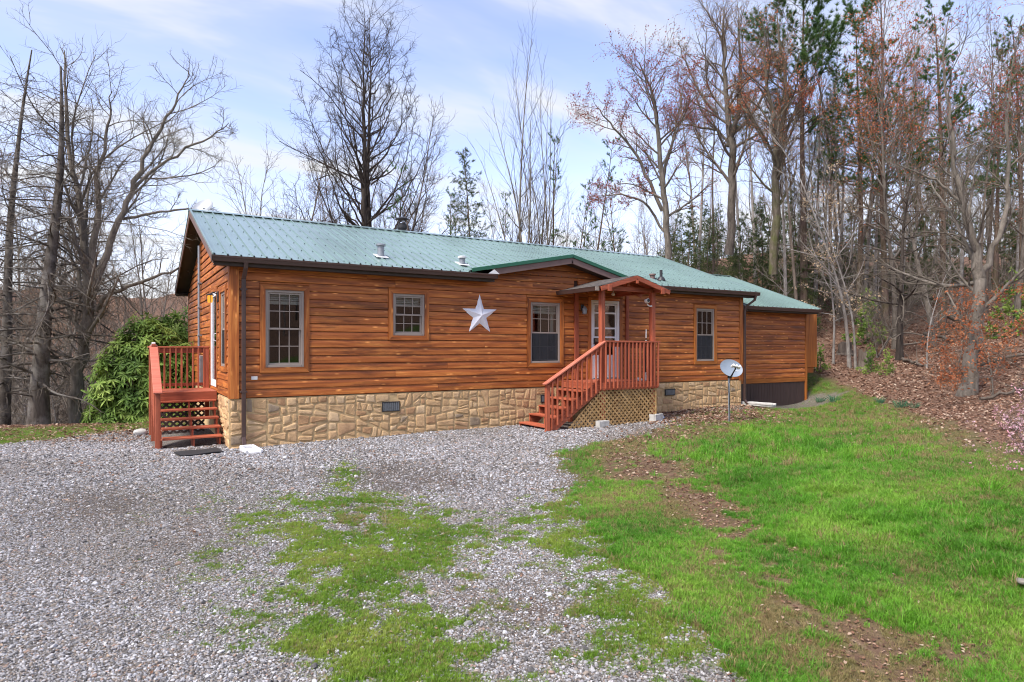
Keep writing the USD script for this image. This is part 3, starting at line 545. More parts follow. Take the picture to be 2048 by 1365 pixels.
# main roof
def ribbed(x0, x1, pts, up, rib=.2286, n=None):
    """one roof sheet: ribs run along the line pts (list of (y, z)); up: how high the sheet sits"""
    xs = []; hs = []
    w = x1-x0; k = 0; xs.append(x0); hs.append(.0)
    while k*rib < w-.01:
        for dx, h in ((0.002, .032), (.024, .032), (.034, .0), (.11, .0), (.118, .004), (.14, .004), (.148, .0), (rib-.0005, .0)):
            if k*rib+dx < w: xs.append(x0+k*rib+dx); hs.append(h)
        k += 1
    xs.append(x1); hs.append(.0); m = len(xs); V = []; F = []
    for t in (0, -.006):
        for (y, z) in pts: V += [(x, y, z+up+h+t) for x, h in zip(xs, hs)]
    np_ = len(pts); off = np_*m
    for s in range(np_-1):
        for i in range(m-1):
            a, b, c, d = s*m+i, s*m+i+1, (s+1)*m+i+1, (s+1)*m+i; F += [(a, b, c), (a, c, d), (a+off, c+off, b+off), (a+off, d+off, c+off)]
    for i in range(m-1): F += [(i, i+off, i+1+off), (i, i+1+off, i+1)]; a = (np_-1)*m; F += [(a+i, a+i+1+off, a+i+off), (a+i, a+i+1, a+i+1+off)]
    return np.array(V), np.array(F)
front_pts = [(-EOV-.03, ZEV-.011), (RID, ZRG)]; rear_pts = [(RID, ZRG), (WH+EOV+.03, ZEV-.011)]
xs = np.arange(-GOV, LH+GOV+.01, .9144); xs = list(xs[:-1])+[LH+GOV] if LH+GOV-xs[-1] < .3 else list(xs)+[LH+GOV]
for a, b in zip(xs[:-1], xs[1:]):
    fp = [(.03, roofz(.03)), (RID, ZRG)] if (b > 5.7 and a < 9.6) else front_pts
    obj('roof_panel', MB().add(*ribbed(a, b-.001, fp, .012)), 'roof_green', house)
for a, b in zip(xs[:-1], xs[1:]):
    obj('rear_roof_panel', MB().add(*ribbed(a, b-.002, rear_pts, .012)), 'roof_green', house)
def screws(xa, xb, pl, rows, gap=.2286):
    m = MB(); nz = np.array([0, -(pl[1][1]-pl[0][1]), pl[1][0]-pl[0][0]]); nz /= np.linalg.norm(nz)
    x = xa+.18
    while x < xb-.05:
        for t in rows:
            y = pl[0][0]+(pl[1][0]-pl[0][0])*t; z = pl[0][1]+(pl[1][1]-pl[0][1])*t
            c = np.array([x, y, z+.012]); m.tube([c, c+nz*.014], .011, 6)
        x += gap
    return m
obj('roof_screws', screws(-GOV, LH+GOV, front_pts, (.04, .2, .36, .52, .68, .84, .96)), 'screw_dark', house, kind='stuff')
for xa_, xb_, ye_ in ((-GOV+.03, 5.6, -EOV), (5.6, 9.7, .02), (9.7, LH+GOV-.03, -EOV)):
    zz_ = roofz(ye_); obj('roof_deck', MB(Frame((0, 0, 0), (0, 1, 0), (-1, 0, 0))).poly([(ye_, zz_-.02), (RID, ZRG-.012), (WH+EOV, ZEV-.02), (WH+EOV, ZEV-.09), (RID, ZRG-.09), (ye_, zz_-.09)], -xb_+.001, -xa_-.001, 'w'), 'soffit_dark', house)
rc = MB(); 
for s in (-1, 1):
    p0 = np.array([RID, ZRG+.045]); p1 = np.array([RID+s*.16, ZRG+.045-SL*.16]); 
    rc.add([(x, y, z+t) for t in (0, -.004) for x in (-GOV-.03, LH+GOV+.03) for (y, z) in (p0, p1)], [(0, 2, 3), (0, 3, 1), (4, 7, 6), (4, 5, 7), (1, 3, 7), (1, 7, 5)] if s > 0 else [(0, 3, 2), (0, 1, 3), (4, 6, 7), (4, 7, 5), (1, 7, 3), (1, 5, 7)])
obj('ridge_cap', rc, 'roof_green', house)
# rake trim and rake fascia, both ends
for x0, s in ((-GOV, -1), (LH+GOV, 1)):
    for side in (0, 1):
        pa = np.array([x0, -EOV-.03, ZEV]) if side == 0 else np.array([x0, WH+EOV+.03, ZEV]); pb = np.array([x0, RID, ZRG+.01])
        obj('rake_trim', MB().beam(pa+(s*.005, 0, .012), pb+(s*.005, 0, .03), .03, .05, b=.004), 'roof_green' if side == 0 else 'trim_green', house)
        obj('rake_fascia', MB().beam(pa+(0, 0, -.085), pb+(0, 0, -.085), .026, .15, b=.003), 'fascia_brown', house)
# eave: soffit, sub fascia, gutter in two runs (the gablet interrupts it)
def gutter(parent, x0, x1, y, z, name='gutter', s=-1):
    prof = [(0, 0), (0, -.105), (.08, -.105), (.088, -.09), (.094, -.05), (.115, -.03), (.118, 0), (.112, 0), (.109, -.026), (.088, -.047), (.08, -.098), (.006, -.098), (.006, 0)]
    m = MB(Frame((0, y, z), (1, 0, 0), (0, s, 0)))
    v = trimesh.creation.extrude_polygon(Polygon(prof), x1-x0, engine='earcut'); V = np.array(v.vertices); V = np.stack([V[:, 2]+x0, V[:, 0], V[:, 1]], 1); m.add(V, v.faces)
    m.box(x0-.002, x0+.002, .002, .11, -.10, -.002).box(x1-.002, x1+.002, .002, .11, -.10, -.002)
    return obj(name, m, 'brown_metal', parent)
gutter(house, -GOV-.04, 5.62, -EOV-.005, ZEV-.012); gutter(house, 9.95, LH+GOV+.05, -EOV-.005, ZEV-.012)
obj('soffit', MB().box(-GOV+.02, 5.6, -EOV, -.036, 3.44, 3.455), 'soffit_dark', house); obj('soffit', MB().box(9.9, LH+GOV-.02, -EOV, -.036, 3.44, 3.455), 'soffit_dark', house)
obj('fascia', MB().box(-GOV+.01, 5.6, -EOV-.004, -EOV+.02, 3.43, ZEV-.015), 'soffit_dark', house); obj('fascia', MB().box(9.9, LH+GOV-.01, -EOV-.004, -EOV+.02, 3.43, ZEV-.015), 'soffit_dark', house)
obj('rear_soffit', MB().box(-GOV+.02, LH+GOV-.02, WH, WH+EOV, 3.44, 3.455), 'soffit_dark', house); obj('rear_fascia', MB().box(-GOV+.01, LH+GOV-.01, WH+EOV-.01, WH+EOV+.012, 3.43, ZEV-.015), 'soffit_dark', house)
# low front gablet over the entrance
GY = -.37
def ridge_y(z): return (z-ZEV)/SL-EOV
gp = MB(); tt = .03
A = (APX, GY, APZ); Bk = (APX, ridge_y(APZ)+.05, APZ)
for (ex, ez) in ((GLX, GLZ), (GRX, GLZ)):
    E_ = (ex, GY, ez); 
    V = [A, E_, (ex, ridge_y(ez)+.05, ez), Bk]; V = [(x, y, z+.018) for x, y, z in V]+[(x, y, z-.02) for x, y, z in V]
    F = [(0, 1, 2), (0, 2, 3), (4, 6, 5), (4, 7, 6), (0, 5, 1), (0, 4, 5), (1, 6, 2), (1, 5, 6), (2, 7, 3), (2, 6, 7)]
    if ex > APX: F = [t[::-1] for t in F]
    gp.add(V, F)
obj('gablet_roof', gp, 'roof_green', house)
for (ex, ez, nm) in ((GLX, GLZ, 'l'), (GRX, GLZ, 'r')):
    sg = 1 if ex > APX else -1; fx = GLX+.55 if sg < 0 else GRX-.3; fz = gabz(fx)
    obj('gablet_trim', MB().beam((APX-sg*.01, GY-.012, APZ-.02), (ex, GY-.012, ez-.02), .03, .085, b=.006), 'trim_green', house)
    obj('gablet_fascia', MB().beam((APX-sg*.012, GY+.02, APZ-.135), (fx, GY+.02, fz-.135), .03, .14, b=.003), 'fascia_brown', house)
    obj('gablet_soffit', MB().beam((APX, GY/2+.02, APZ-.185), (fx, GY/2+.02, fz-.185), .36, .012), 'soffit_dark', house)
obj('flashing', MB().add([(5.38, GY-.012, 3.60), (5.66, GY-.03, 3.60), (5.52, GY-.03, 3.70), (5.38, GY+.02, 3.60), (5.66, GY+.0, 3.60), (5.52, GY+.0, 3.70)], [(0, 1, 2), (3, 5, 4), (0, 2, 5), (0, 5, 3), (1, 4, 5), (1, 5, 2), (0, 3, 4), (0, 4, 1)]), 'white_paint', house)
# downspouts
def spout(parent, pts, w=.075, d=.055):
    m = MB()
    for p, q in zip(pts[:-1], pts[1:]):
        p, q = np.array(p, float), np.array(q, float); up = (0, 1, 0) if abs((q-p)[2]) > abs((q-p)[1]) else (0, 0, 1)
        e = (q-p)/np.linalg.norm(q-p)*.018; m.beam(p-e, q+e, w, d, up=up, b=.008)
    return m
ds = group_node('downspout', house)
obj('pipe', spout(house, [(.2, -.33, 3.5), (.2, -.31, 3.4), (.2, -.085, 3.22), (.2, -.085, .2), (.2, -.17, .06)]), 'brown_metal', ds)
for z in (3.0, 1.05): obj('bracket', MB(FRONT).box(.14, .26, .03, .118, z, z+.035, .003), 'brown_metal', ds)
ds = group_node('downspout', house)
obj('pipe', spout(house, [(LH+.25, -.34, 3.5), (LH+.24, -.30, 3.36), (LH+.12, -.06, 3.16), (LH+.11, -.045, 3.05), (LH+.11, -.045, .32), (LH+.15, -.12, .2), (LH+.3, -.2, .17)]), 'brown_metal', ds)
# roof furniture
def onroof(x, y): return np.array([x, y, roofz(y)+.012])
def roof_vent(x, y, r, h, cap, mat_='grey_metal', flash='splash_white', capm=None):
    n = group_node('roof_vent', house); c = onroof(x, y)
    sl = np.array([0, 1, SL])/math.hypot(1, SL); nn = np.cross([1, 0, 0], sl)
    obj('flashing', MB().beam(c-sl*.15+nn*.034, c+sl*.15+nn*.034, .27, .008, up=nn), flash, n)
    obj('pipe', MB().tube([c-(0, 0, .03), c+(0, 0, h)], r, 14), mat_, n, smooth=40)
    if cap: obj('cap', MB().tube([c+(0, 0, h+.012), c+(0, 0, h+.05), c+(0, 0, h+.062)], [r*1.45, r*1.45, r*1.0], 16), capm or mat_, n, smooth=40)
roof_vent(3.13, .49, .075, .24, True); roof_vent(5.07, .34, .07, .15, True, capm='splash_white')
bv = group_node('roof_vent', house); c = onroof(11.39, .27)
setdata(bv.prim, 'black rubber vent stack low on the roof right of the porch')
obj('boot', MB().tube([c, c+(0, 0, .08), c+(0, 0, .11)], [.13, .09, .06], 14), 'dark_metal', bv, smooth=40); obj('pipe', MB().tube([c+(0, 0, .1), c+(0, 0, .3)], .042, 12), 'dark_metal', bv, smooth=40)
c = onroof(11.2, .42); obj('roof_vent', MB().tube([c-(0, 0, .02), c+(0, 0, .1), c+(0, 0, .1), c+(0, 0, .14)], [.07, .07, .1, .1], 12), 'fascia_brown', house, smooth=40, label='small brown vent cap beside the black stack')
ch = group_node('chimney_pipe', house); c = np.array([5.25, RID+.55, ZRG-.16])
obj('pipe', MB().tube([c, c+(0, 0, .50)], .115, 16), 'dark_metal', ch, smooth=40); obj('collar', MB().tube([c+(0, 0, .36), c+(0, 0, .44)], .15, 16), 'dark_metal', ch, smooth=40)
obj('cap', MB().tube([c+(0, 0, .62), c+(0, 0, .64), c+(0, 0, .70)], [.2, .2, .05], 16), 'dark_metal', ch, smooth=40)
for k in range(4): an = k*math.pi/2+.4; o = np.array([math.cos(an)*.12, math.sin(an)*.12, 0]); obj('strut', MB().tube([c+o+(0, 0, .48), c+o+(0, 0, .63)], .012, 6), 'dark_metal', ch)
# small fittings
obj('outlet_cover', MB(FRONT).box(.34, .46, .022, .04, 1.285, 1.355, .006), 'plastic_white', house)
pl = group_node('porch_lamp', house)
obj('lamp_base', MB(FRONT).box(8.28, 8.38, .02, .06, 2.86, 3.02, .01), 'dark_metal', pl); obj('lamp_shade', MB(FRONT).tube([(8.33, .13, 2.76), (8.33, .13, 2.78), (8.33, .13, 2.9), (8.33, .13, 2.97)], [.03, .06, .065, .02], 12), 'grey_metal', pl, smooth=40)
gl = group_node('wall_lamp', house)
obj('lamp_base', MB(GABLE).box(1.42, 1.54, .02, .07, 2.86, 3.08, .01), 'dark_metal', gl)
obj('lamp_arm', MB(GABLE).tube([(1.48, .05, 3.02), (1.48, .15, 3.06), (1.48, .2, 3.02)], .012, 8).tube([(1.48, .2, 3.03), (1.48, .2, 3.0)], [.03, .085], 12), 'dark_metal', gl)
obj('lamp_shade', MB(GABLE).tube([(1.48, .2, 2.84), (1.48, .2, 2.85), (1.48, .2, 2.95), (1.48, .2, 2.99)], [.025, .048, .052, .045], 12), 'lamp_glow', gl, smooth=40)
obj('lamp_cage', MB(GABLE).tube([(1.48, .2, 2.99), (1.48, .2, 3.005)], [.075, .075], 12).tube([(1.545, .2, 2.84), (1.545, .2, 3.0)], .006, 5).tube([(1.415, .2, 2.84), (1.415, .2, 3.0)], .006, 5).tube([(1.48, .262, 2.84), (1.48, .262, 3.0)], .006, 5), 'dark_metal', gl)
ms = group_node('service_mast', house)
obj('conduit', MB(GABLE).tube([(4.62, .085, 1.6), (4.62, .085, 4.45)], .032, 10), 'grey_metal', ms, smooth=40)
for z in (2.2, 2.9, 3.5): obj('bracket', MB(GABLE).box(4.55, 4.69, .02, .125, z, z+.03, .003), 'grey_metal', ms)
bx = group_node('meter_box', house)
obj('cabinet', MB(GABLE).box(3.75, 4.1, .03, .16, 1.0, 1.72, .01), 'grey_metal', bx); obj('cover', MB(GABLE).box(3.77, 4.08, .1605, .175, 1.05, 1.68, .006), 'plastic_white', bx)
obj('meter', MB(GABLE).tube([(4.4, .03, 1.55), (4.4, .11, 1.55)], .08, 14), 'plastic_white', bx)
obj('outlet_cover', MB(GABLE).box(3.1, 3.2, .03, .075, 1.3, 1.45, .008), 'plastic_white', house)

# right-hand addition
AX0, AX1, AY0, AY1 = LH+.2, 18.56, .6, 7.75
ad = thing('house_addition', 'lower timber-sided room with dark brown skirting joined to the right end of the cabin', 'extension', (LH, 0.6, 0))
aw = obj('front_wall', MB(ADD).box(LH+.042, AX1, -.12, -.002, .6, 3.12), 'siding_x', ad)
obj('side_wall', MB().box(AX1-.12, AX1, AY0+.125, AY1, .6, 3.12).poly([(0, 0)] if False else [(AX1-.12, AY0+.13), (AX1-.0, AY0+.13), (AX1, AY1), (AX1-.12, AY1)], 3.12, 3.14, 'z'), 'siding_y', ad)
for k in range(14):
    a = .90+.1607*k
    if a < 3.08: course(aw, ADD, LH+.13, AX1-.06, a, min(a+.1607, 3.12), [], 'siding_x')
obj('base_board', MB(ADD).box(LH+.13, AX1-.06, .002, .034, .755, .895, .004), 'trim_new_x', ad)
obj('corner_board', MB(ADD).box(AX1-.055, AX1+.04, .0, .05, .0, 3.12, .004), 'trim_new', ad)
obj('skirt_panel', MB(ADD).box(LH+.05, AX1-.06, -.03, .012, -.3, .75), 'skirt_brown', ad)
for k in range(28):
    x = LH+.2+k*(AX1-LH-.3)/27.0; obj('skirt_rib', MB(ADD).box(x-.012, x+.012, .0125, .020, -.3, .748, .003), 'skirt_brown', ad)
obj('side_bay', MB().box(AX1+.041, AX1+.76, .66, 2.7, 1.23, 3.13, .006), 'trim_new', ad); obj('bay_base', MB().box(AX1+.041, AX1+.62, .70, 2.6, 1.04, 1.226, .006), 'siding_x', ad)
obj('side_skirt', MB().box(AX1-.03, AX1-.005, AY0+.1, AY1, -.3, .6), 'skirt_brown', ad)
AEV, ARZ, ARY = 3.23, 4.72, 4.13; ASL = (ARZ-AEV)/(ARY-.25)
xs = np.arange(LH-.05, AX1+.26, .9144); xs = list(xs)+[AX1+.25]
for a, b in zip(xs[:-1], xs[1:]):
    if b-a > .05: obj('roof_panel', MB().add(*ribbed(a, b-.002, [(.22, AEV-.01), (ARY, ARZ)], .012)), 'roof_green', ad)
obj('rear_roof_panel', MB().add(*ribbed(LH-.05, AX1+.25, [(ARY, ARZ), (8.1, AEV)], .012)), 'roof_green', ad)
obj('roof_deck', MB(Frame((0, 0, 0), (0, 1, 0), (-1, 0, 0))).poly([(.25, AEV-.02), (ARY, ARZ-.012), (8.05, AEV-.02), (8.05, AEV-.1), (ARY, ARZ-.1), (.25, AEV-.1)], -AX1-.22, -LH-.05, 'w'), 'soffit_dark', ad)
obj('gable_infill', MB(Frame((0, 0, 0), (0, 1, 0), (-1, 0, 0))).poly([(.62, 3.12), (ARY, ARZ-.2), (7.7, 3.12)], -AX1, -AX1+.1, 'w'), 'siding_y', ad)
rc = MB().beam((LH+.3, ARY, ARZ+.03), (AX1+.26, ARY, ARZ+.03), .22, .02, b=.006); obj('ridge_cap', rc, 'roof_green', ad)
obj('rake_trim', MB().beam((AX1+.26, .2, AEV), (AX1+.26, ARY, ARZ+.02), .03, .07, b=.004), 'roof_green', ad)
gutter(ad, LH+.22, AX1+.3, .25, AEV-.005)
obj('soffit', MB().box(LH+.05, AX1+.22, .25, .565, 3.075, 3.09).box(LH+.05, AX1+.22, .246, .27, 3.07, AEV-.015), 'soffit_dark', ad)
obj('downspout', spout(ad, [(LH+.5, .2, 3.1), (LH+.42, .3, 2.98), (LH+.28, .5, 2.85), (LH+.22, .53, 2.7)]), 'brown_metal', ad)
# ------------------------------------------------------------------ front porch with stair and little roof
def lattice(parent, fr, outline, w, step=.083, lw=.034, mat_='lattice_wood', name='lattice_slat', flip=1):
    """crossed diagonal slats clipped to the outline, each slat a piece"""
    pg = Polygon(outline); a, b, c, d = pg.bounds
    for layer, sg in ((0, 1), (1, -1)):
        k0 = int(math.floor((a-(d if sg > 0 else -b*0+d))/(step*1.414)))-30
        for k in range(-200, 200):
            off = k*step*1.414
            x0 = a+off; line = LineString([(x0, b-.1), (x0+sg*(d-b+.2), d+.1)])
            s = line.buffer(lw/2, cap_style=2).intersection(pg)
            for g in (s.geoms if hasattr(s, 'geoms') else [s]):
                if g.is_empty or g.geom_type != 'Polygon' or g.area < .0008: continue
                obj(name, MB(fr).poly(Polygon(g.exterior), w+layer*.009, w+layer*.009+.008, 'w'), mat_, parent)
PX0, PX1, PY, PZ = 7.72, 9.56, -1.47, 1.09
porch = thing('front_porch', 'red-stained entrance porch with open stair, lattice skirt and small gabled roof', 'porch', (8.6, -.8, .05))
for k in range(10):
    y0 = PY+.005+k*.146; obj('deck_board', MB().box(PX0, PX1, y0, min(y0+.139, -.035), PZ-.032, PZ, .004), 'redwood_x', porch)
obj('rim_board', MB().box(PX0+.02, PX1-.005, PY-.035, PY-.002, .915, PZ-.002, .004), 'redwood_x', porch)
obj('rim_board', MB().box(PX1-.035, PX1-.003, PY, -.04, .915, PZ-.034, .004), 'redwood_y', porch)
obj('rim_board', MB().box(PX0+.005, PX0+.037, PY, -.04, .915, PZ-.034, .004), 'redwood_y', porch)
for x in (8.3, 8.9): obj('joist', MB().box(x-.02, x+.02, PY+.04, -.04, .93, PZ-.035), 'redwood_y', porch)
posts = [(7.84, PY+.06), (9.44, PY+.06)]
for x, y in posts: obj('post', MB().box(x-.058, x+.058, y-.058, y+.058, .05, 3.27, .008), 'redwood_z', porch)
for x in (7.9, 9.4): obj('footing_post', MB().box(x-.045, x+.045, -.14, -.05, .0, .92), 'redwood_z', porch)
# stair: five open treads
RISE, RUN, NT = .188, .279, 5
NX = 6.30
for k in range(NT):
    z = .15+k*RISE; x = NX+k*RUN
    for j in range(2): obj('tread', MB().box(x-.01+j*.142, x+.125+j*.142, -1.44, -.22, z-.036, z+.001, .005), 'redwood_y', porch)
for y0, y1 in ((-1.475, -1.437), (-.86, -.825), (-.235, -.2)):
    sp = [(NX-.15, .02), (NX+.12, .02), (7.76, .905), (7.76, 1.05), (7.68, 1.05)] if y0 < -1.4 else [(NX+.02, .02), (NX+.26, .02), (7.74, .85), (7.74, 1.04)]
    if y0 < -1.4: obj('stringer', MB(Frame((0, 0, 0), (1, 0, 0), (0, -1, 0))).poly(sp, -y1-.02, -y0+.0, 'w'), 'redwood_x', porch)
    else:
        saw = [(NX+.02, -.02), (NX+.02, .113)]
        for k in range(NT):
            z = .15+k*RISE-.037; x = NX+.02+k*RUN; saw += [(x, z), (x+RUN, z)]
        saw += [(NX+.02+NT*RUN, .15+NT*RISE-.04), (NX+.06+NT*RUN, .80), (NX+.35, -.02)]
        obj('stringer', MB(Frame((0, 0, 0), (1, 0, 0), (0, -1, 0))).poly(saw, -y1, -y0, 'w'), 'redwood_x', porch)
obj('newel_post', MB().box(NX-.075, NX+.02, PY-.015, PY+.075, .0, 1.09, .006), 'redwood_z', porch)
# rails
ra, rb = np.array([NX-.10, PY+.005, 1.115]), np.array([7.86, PY+.005, 2.055])
sl_ = (rb-ra)/np.linalg.norm(rb-ra)
obj('rail_cap', MB().beam(ra-sl_*.04, rb, .14, .036, b=.006), 'rail_cap', porch)
obj('rail_cap', MB().box(7.85, 9.60, PY-.07, PY+.07, 2.035, 2.072, .006), 'redwood_x', porch)
obj('rail', MB().beam(ra+(.04, 0, -.085), rb+(0, 0, -.085), .034, .085, b=.004), 'redwood_x', porch)
obj('rail', MB().box(7.9, 9.385, PY+.001, PY+.035, 1.93, 2.03, .004), 'redwood_x', porch)
lo0, lo1 = np.array([NX+.03, PY+.0, .17]), np.array([7.76, PY+.0, 1.14])
obj('rail', MB().beam(lo0+(0, .02, .0), lo1+(0, .02, .0), .034, .085, b=.004), 'redwood_x', porch)
def baluster(x, y, z0, z1, ax):
    h = .019; m = MB()
    ys = [(x, z0+.03), (x, z1)]
    obj('baluster', m.box(x-h, x+h, y-h, y+h, z0, z1, .004).box(x-h*.8, x+h*.8, y-h*.2, y+h*1.2, z0-.012, z0-.001), 'redwood_z', porch)
for k in range(11):
    x = NX+.06+k*.137; t = (x-ra[0])/(rb[0]-ra[0]); zt = ra[2]+t*(rb[2]-ra[2])-.055; zb = .10+(x-NX-.06)*(1.02-.10)/(11*.137)
    baluster(x, PY-.035, zb, zt, 0)
n_ = 15
for k in range(n_):
    x = 7.87+k*(9.53-7.87)/(n_-1); baluster(x, PY-.052, .955, 2.03, 0)
obj('rail_cap', MB().box(9.47, 9.60, PY+.0705, -.04, 2.036, 2.072, .006), 'redwood_y', porch)
obj('rail', MB().box(9.515, 9.549, PY+.12, -.04, 1.93, 2.03, .004), 'redwood_y', porch)
for k in range(9): y = PY+.2+k*.14; obj('baluster', MB().box(9.555, 9.593, y-.019, y+.019, .955, 2.03, .004), 'redwood_z', porch)
# lattice skirt
latt = group_node('lattice_panel', porch)
lattice(latt, Frame((0, PY-.002, 0), (1, 0, 0), (0, -1, 0)), [(6.62, -.06), (9.5, -.06), (9.5, .925), (7.76, .925)], -.006, step=.0885, lw=.04)
lat2 = group_node('lattice_panel', porch)
lattice(lat2, Frame((9.5, 0, 0), (0, 1, 0), (1, 0, 0)), [(PY, -.02), (-.06, -.02), (-.06, .92), (PY, .92)], 0, step=.0885, lw=.04)
obj('lattice_frame', MB().box(9.47, 9.515, PY-.02, PY+.03, .0, .92, .004), 'lattice_wood', porch)
# porch roof
RY0, RY1, RXC, RZ, RXL, RXR, REZ = -1.70, -.06, 8.66, 3.62, 7.58, 9.74, 3.315
rs = (RZ-REZ)/(RXC-RXL)
for side, ex in ((-1, RXL), (1, RXR)):
    for k in range(5):      # overlapping shingle courses
        t0, t1 = k/5, (k+1)/5
        xa, za = ex+(RXC-ex)*t0, REZ+(RZ-REZ)*t0; xb, zb = ex+(RXC-ex)*(t1+.03), REZ+(RZ-REZ)*(t1+.03)
        if k == 4: xb, zb = RXC, RZ
        n = 6
        for j in range(n):
            y0 = RY0-.02+(RY1-RY0)*j/n; y1 = RY0-.02+(RY1-RY0)*(j+1)/n-.006; o = .0+RNG.uniform(0, .004)
            V = [(xa-(.02 if side < 0 else -.02)*(k == 0), y0, za+.018+o), (xa-(.02 if side < 0 else -.02)*(k == 0), y1, za+.018+o), (xb, y1, zb+.006), (xb, y0, zb+.006)]; V = V+[(x, y, z-.009) for x, y, z in V]
            F = np.array([(0, 1, 2), (0, 2, 3), (4, 6, 5), (4, 7, 6), (0, 4, 5), (0, 5, 1), (1, 5, 6), (1, 6, 2), (2, 6, 7), (2, 7, 3), (3, 7, 4), (3, 4, 0)])
            obj('shingle', MB().add(V, F[:, ::-1] if side < 0 else F), 'shingle', porch)
    obj('roof_board', MB().beam((ex, (RY0+RY1)/2, REZ-.008), (RXC, (RY0+RY1)/2, RZ-.008), RY1-RY0-.02, .018), 'redwood_y', porch)
    sg = 1 if side > 0 else -1
    obj('barge_board', MB().beam((RXC-sg*.004, RY0-.005, RZ-.055), (ex+(0.0), RY0-.005, REZ-.055), .036, .105, b=.004), 'redwood_x', porch)
    for y in (-1.2, -.7): obj('rafter', MB().beam((RXC-sg*.01, y, RZ-.07), (ex, y, REZ-.07), .036, .085), 'redwood_x', porch)
    obj('beam', MB().box(ex+(.22 if side < 0 else -.29), ex+(.29 if side < 0 else -.22), RY0+.01, RY1, 3.262, 3.37, .004), 'redwood_y', porch)
    obj('beam_end', MB().box(ex+(.18 if side < 0 else -.30), ex+(.30 if side < 0 else -.18), RY0-.035, RY0+.009, 3.215, 3.36, .004), 'redwood_z', porch)
obj('tie_beam', MB().box(7.9, 9.42, PY+.02, PY+.06, 3.262, 3.37, .004), 'redwood_x', porch)
obj('king_post', MB().box(8.59, 8.67, PY+.021, PY+.059, 3.371, 3.55, .004), 'redwood_z', porch)
obj('ridge_beam', MB().box(RXC-.028, RXC+.028, RY0+.015, RY1, 3.46, 3.585, .004), 'redwood_y', porch)
obj('ridge_beam_end', MB().box(RXC-.028, RXC+.028, RY0-.045, RY0+.0145, 3.43, 3.50, .003), 'redwood_z', porch)
gm = MB(Frame((RXL-.005, 0, REZ-.005), (0, 1, 0), (-1, 0, 0)))
prof = [(0, 0), (0, -.09), (.07, -.09), (.085, -.04), (.1, 0), (.094, 0), (.08, -.038), (.066, -.084), (.006, -.084), (.006, 0)]
v = trimesh.creation.extrude_polygon(Polygon(prof), 1.56, engine='earcut'); V = np.array(v.vertices); gm.add(np.stack([V[:, 2]-1.62, V[:, 0], V[:, 1]], 1), v.faces)
obj('gutter', gm, 'brown_metal', porch)
obj('gutter_end', MB().box(RXL-.106, RXL-.002, -1.638, -1.622, REZ-.10, REZ-.003, .003), 'vinyl_taupe', porch)
obj('roof_lamp', MB().tube([(8.62, -.9, 3.2), (8.62, -.9, 3.23), (8.62, -.9, 3.27)], [.03, .05, .03], 12).tube([(8.62, -.9, 3.26), (8.62, -.9, 3.5)], .008, 6), 'plastic_white', porch, smooth=40)

# ------------------------------------------------------------------ side deck on the left gable
deck = thing('side_deck', 'red-stained landing with open stair and railing at the left gable door', 'deck', (-.6, 1.8, 0))
SX0, SX1, SY0, SY1, SZ = -1.2, -.05, 1.68, 3.0, 1.0
for k in range(9):
    y0 = SY0+k*.1465; obj('deck_board', MB().box(SX0+.02, SX1, y0, y0+.14, SZ-.032, SZ, .004), 'redwood_x', deck)
obj('rim_board', MB().box(SX0+.06, SX1, SY0-.035, SY0-.002, .80, SZ-.004, .004), 'redwood_x', deck)
obj('rim_board', MB().box(SX0+.03, SX0+.065, SY0, SY1, .80, SZ-.035, .004), 'redwood_y', deck)
tz, ty = [.185, .345, .505, .665, .825], [.62, .88, 1.12, 1.36, 1.58]
for z, y in zip(tz, ty): obj('tread', MB().box(SX0+.085, -.075, y-.02, y+.25, z-.036, z+.002, .006), 'redwood_x', deck)
for x0, x1 in ((SX0+.045, SX0+.08), (-.60, -.565), (-.135, -.10)):
    saw = [(.66, -.05), (.66, tz[0]-.037)]
    for k in range(5): saw += [(ty[k]+.02, tz[k]-.037), ((ty+[SY0-.04])[k+1]+.02 if k < 4 else SY0-.04, tz[k]-.037)]
    saw += [(SY0-.04, .55), (.95, -.05)]
    obj('stringer', MB(Frame((0, 0, 0), (0, 1, 0), (-1, 0, 0))).poly(saw, -x1, -x0, 'w'), 'redwood_y', deck)
obj('newel_post', MB().box(SX0-.045, SX0+.045, .56, .65, -.05, 1.06, .006), 'redwood_z', deck)
obj('post', MB().box(SX0-.045, SX0+.045, 1.98, 2.07, -.05, 1.98, .006), 'redwood_z', deck)
obj('post', MB().box(SX0-.045, SX0+.045, SY1-.05, SY1+.04, -.05, 1.9, .006), 'redwood_z', deck)
obj('post', MB().box(SX1-.085, SX1-.0, SY1-.05, SY1+.04, .3, 1.9, .006), 'redwood_z', deck)
obj('rail_cap', MB().beam((SX0, .52, 1.05), (SX0, 2.05, 1.94), .15, .036, b=.006), 'rail_cap', deck)
obj('rail_cap', MB().box(SX0-.07, SX0+.07, 2.05, SY1+.08, 1.905, 1.942, .006), 'redwood_y', deck)
obj('rail_cap', MB().box(SX0+.071, SX1, SY1-.06, SY1+.08, 1.905, 1.942, .006), 'redwood_x', deck)
obj('rail', MB().box(SX0+.05, SX1-.09, SY1-.02, SY1+.014, 1.79, 1.90, .004), 'redwood_x', deck)
obj('rail', MB().box(SX0+.05, SX1-.09, SY1-.02, SY1+.014, 1.05, 1.12, .004), 'redwood_x', deck)
obj('rail', MB().beam((SX0, .66, 1.02), (SX0, 1.98, 1.79), .034, .09, b=.004), 'redwood_y', deck)
for k in range(9): x = SX0+.14+k*.113; obj('baluster', MB().box(x-.018, x+.018, SY1-.056, SY1-.021, 1.0, 1.9, .004), 'redwood_z', deck)
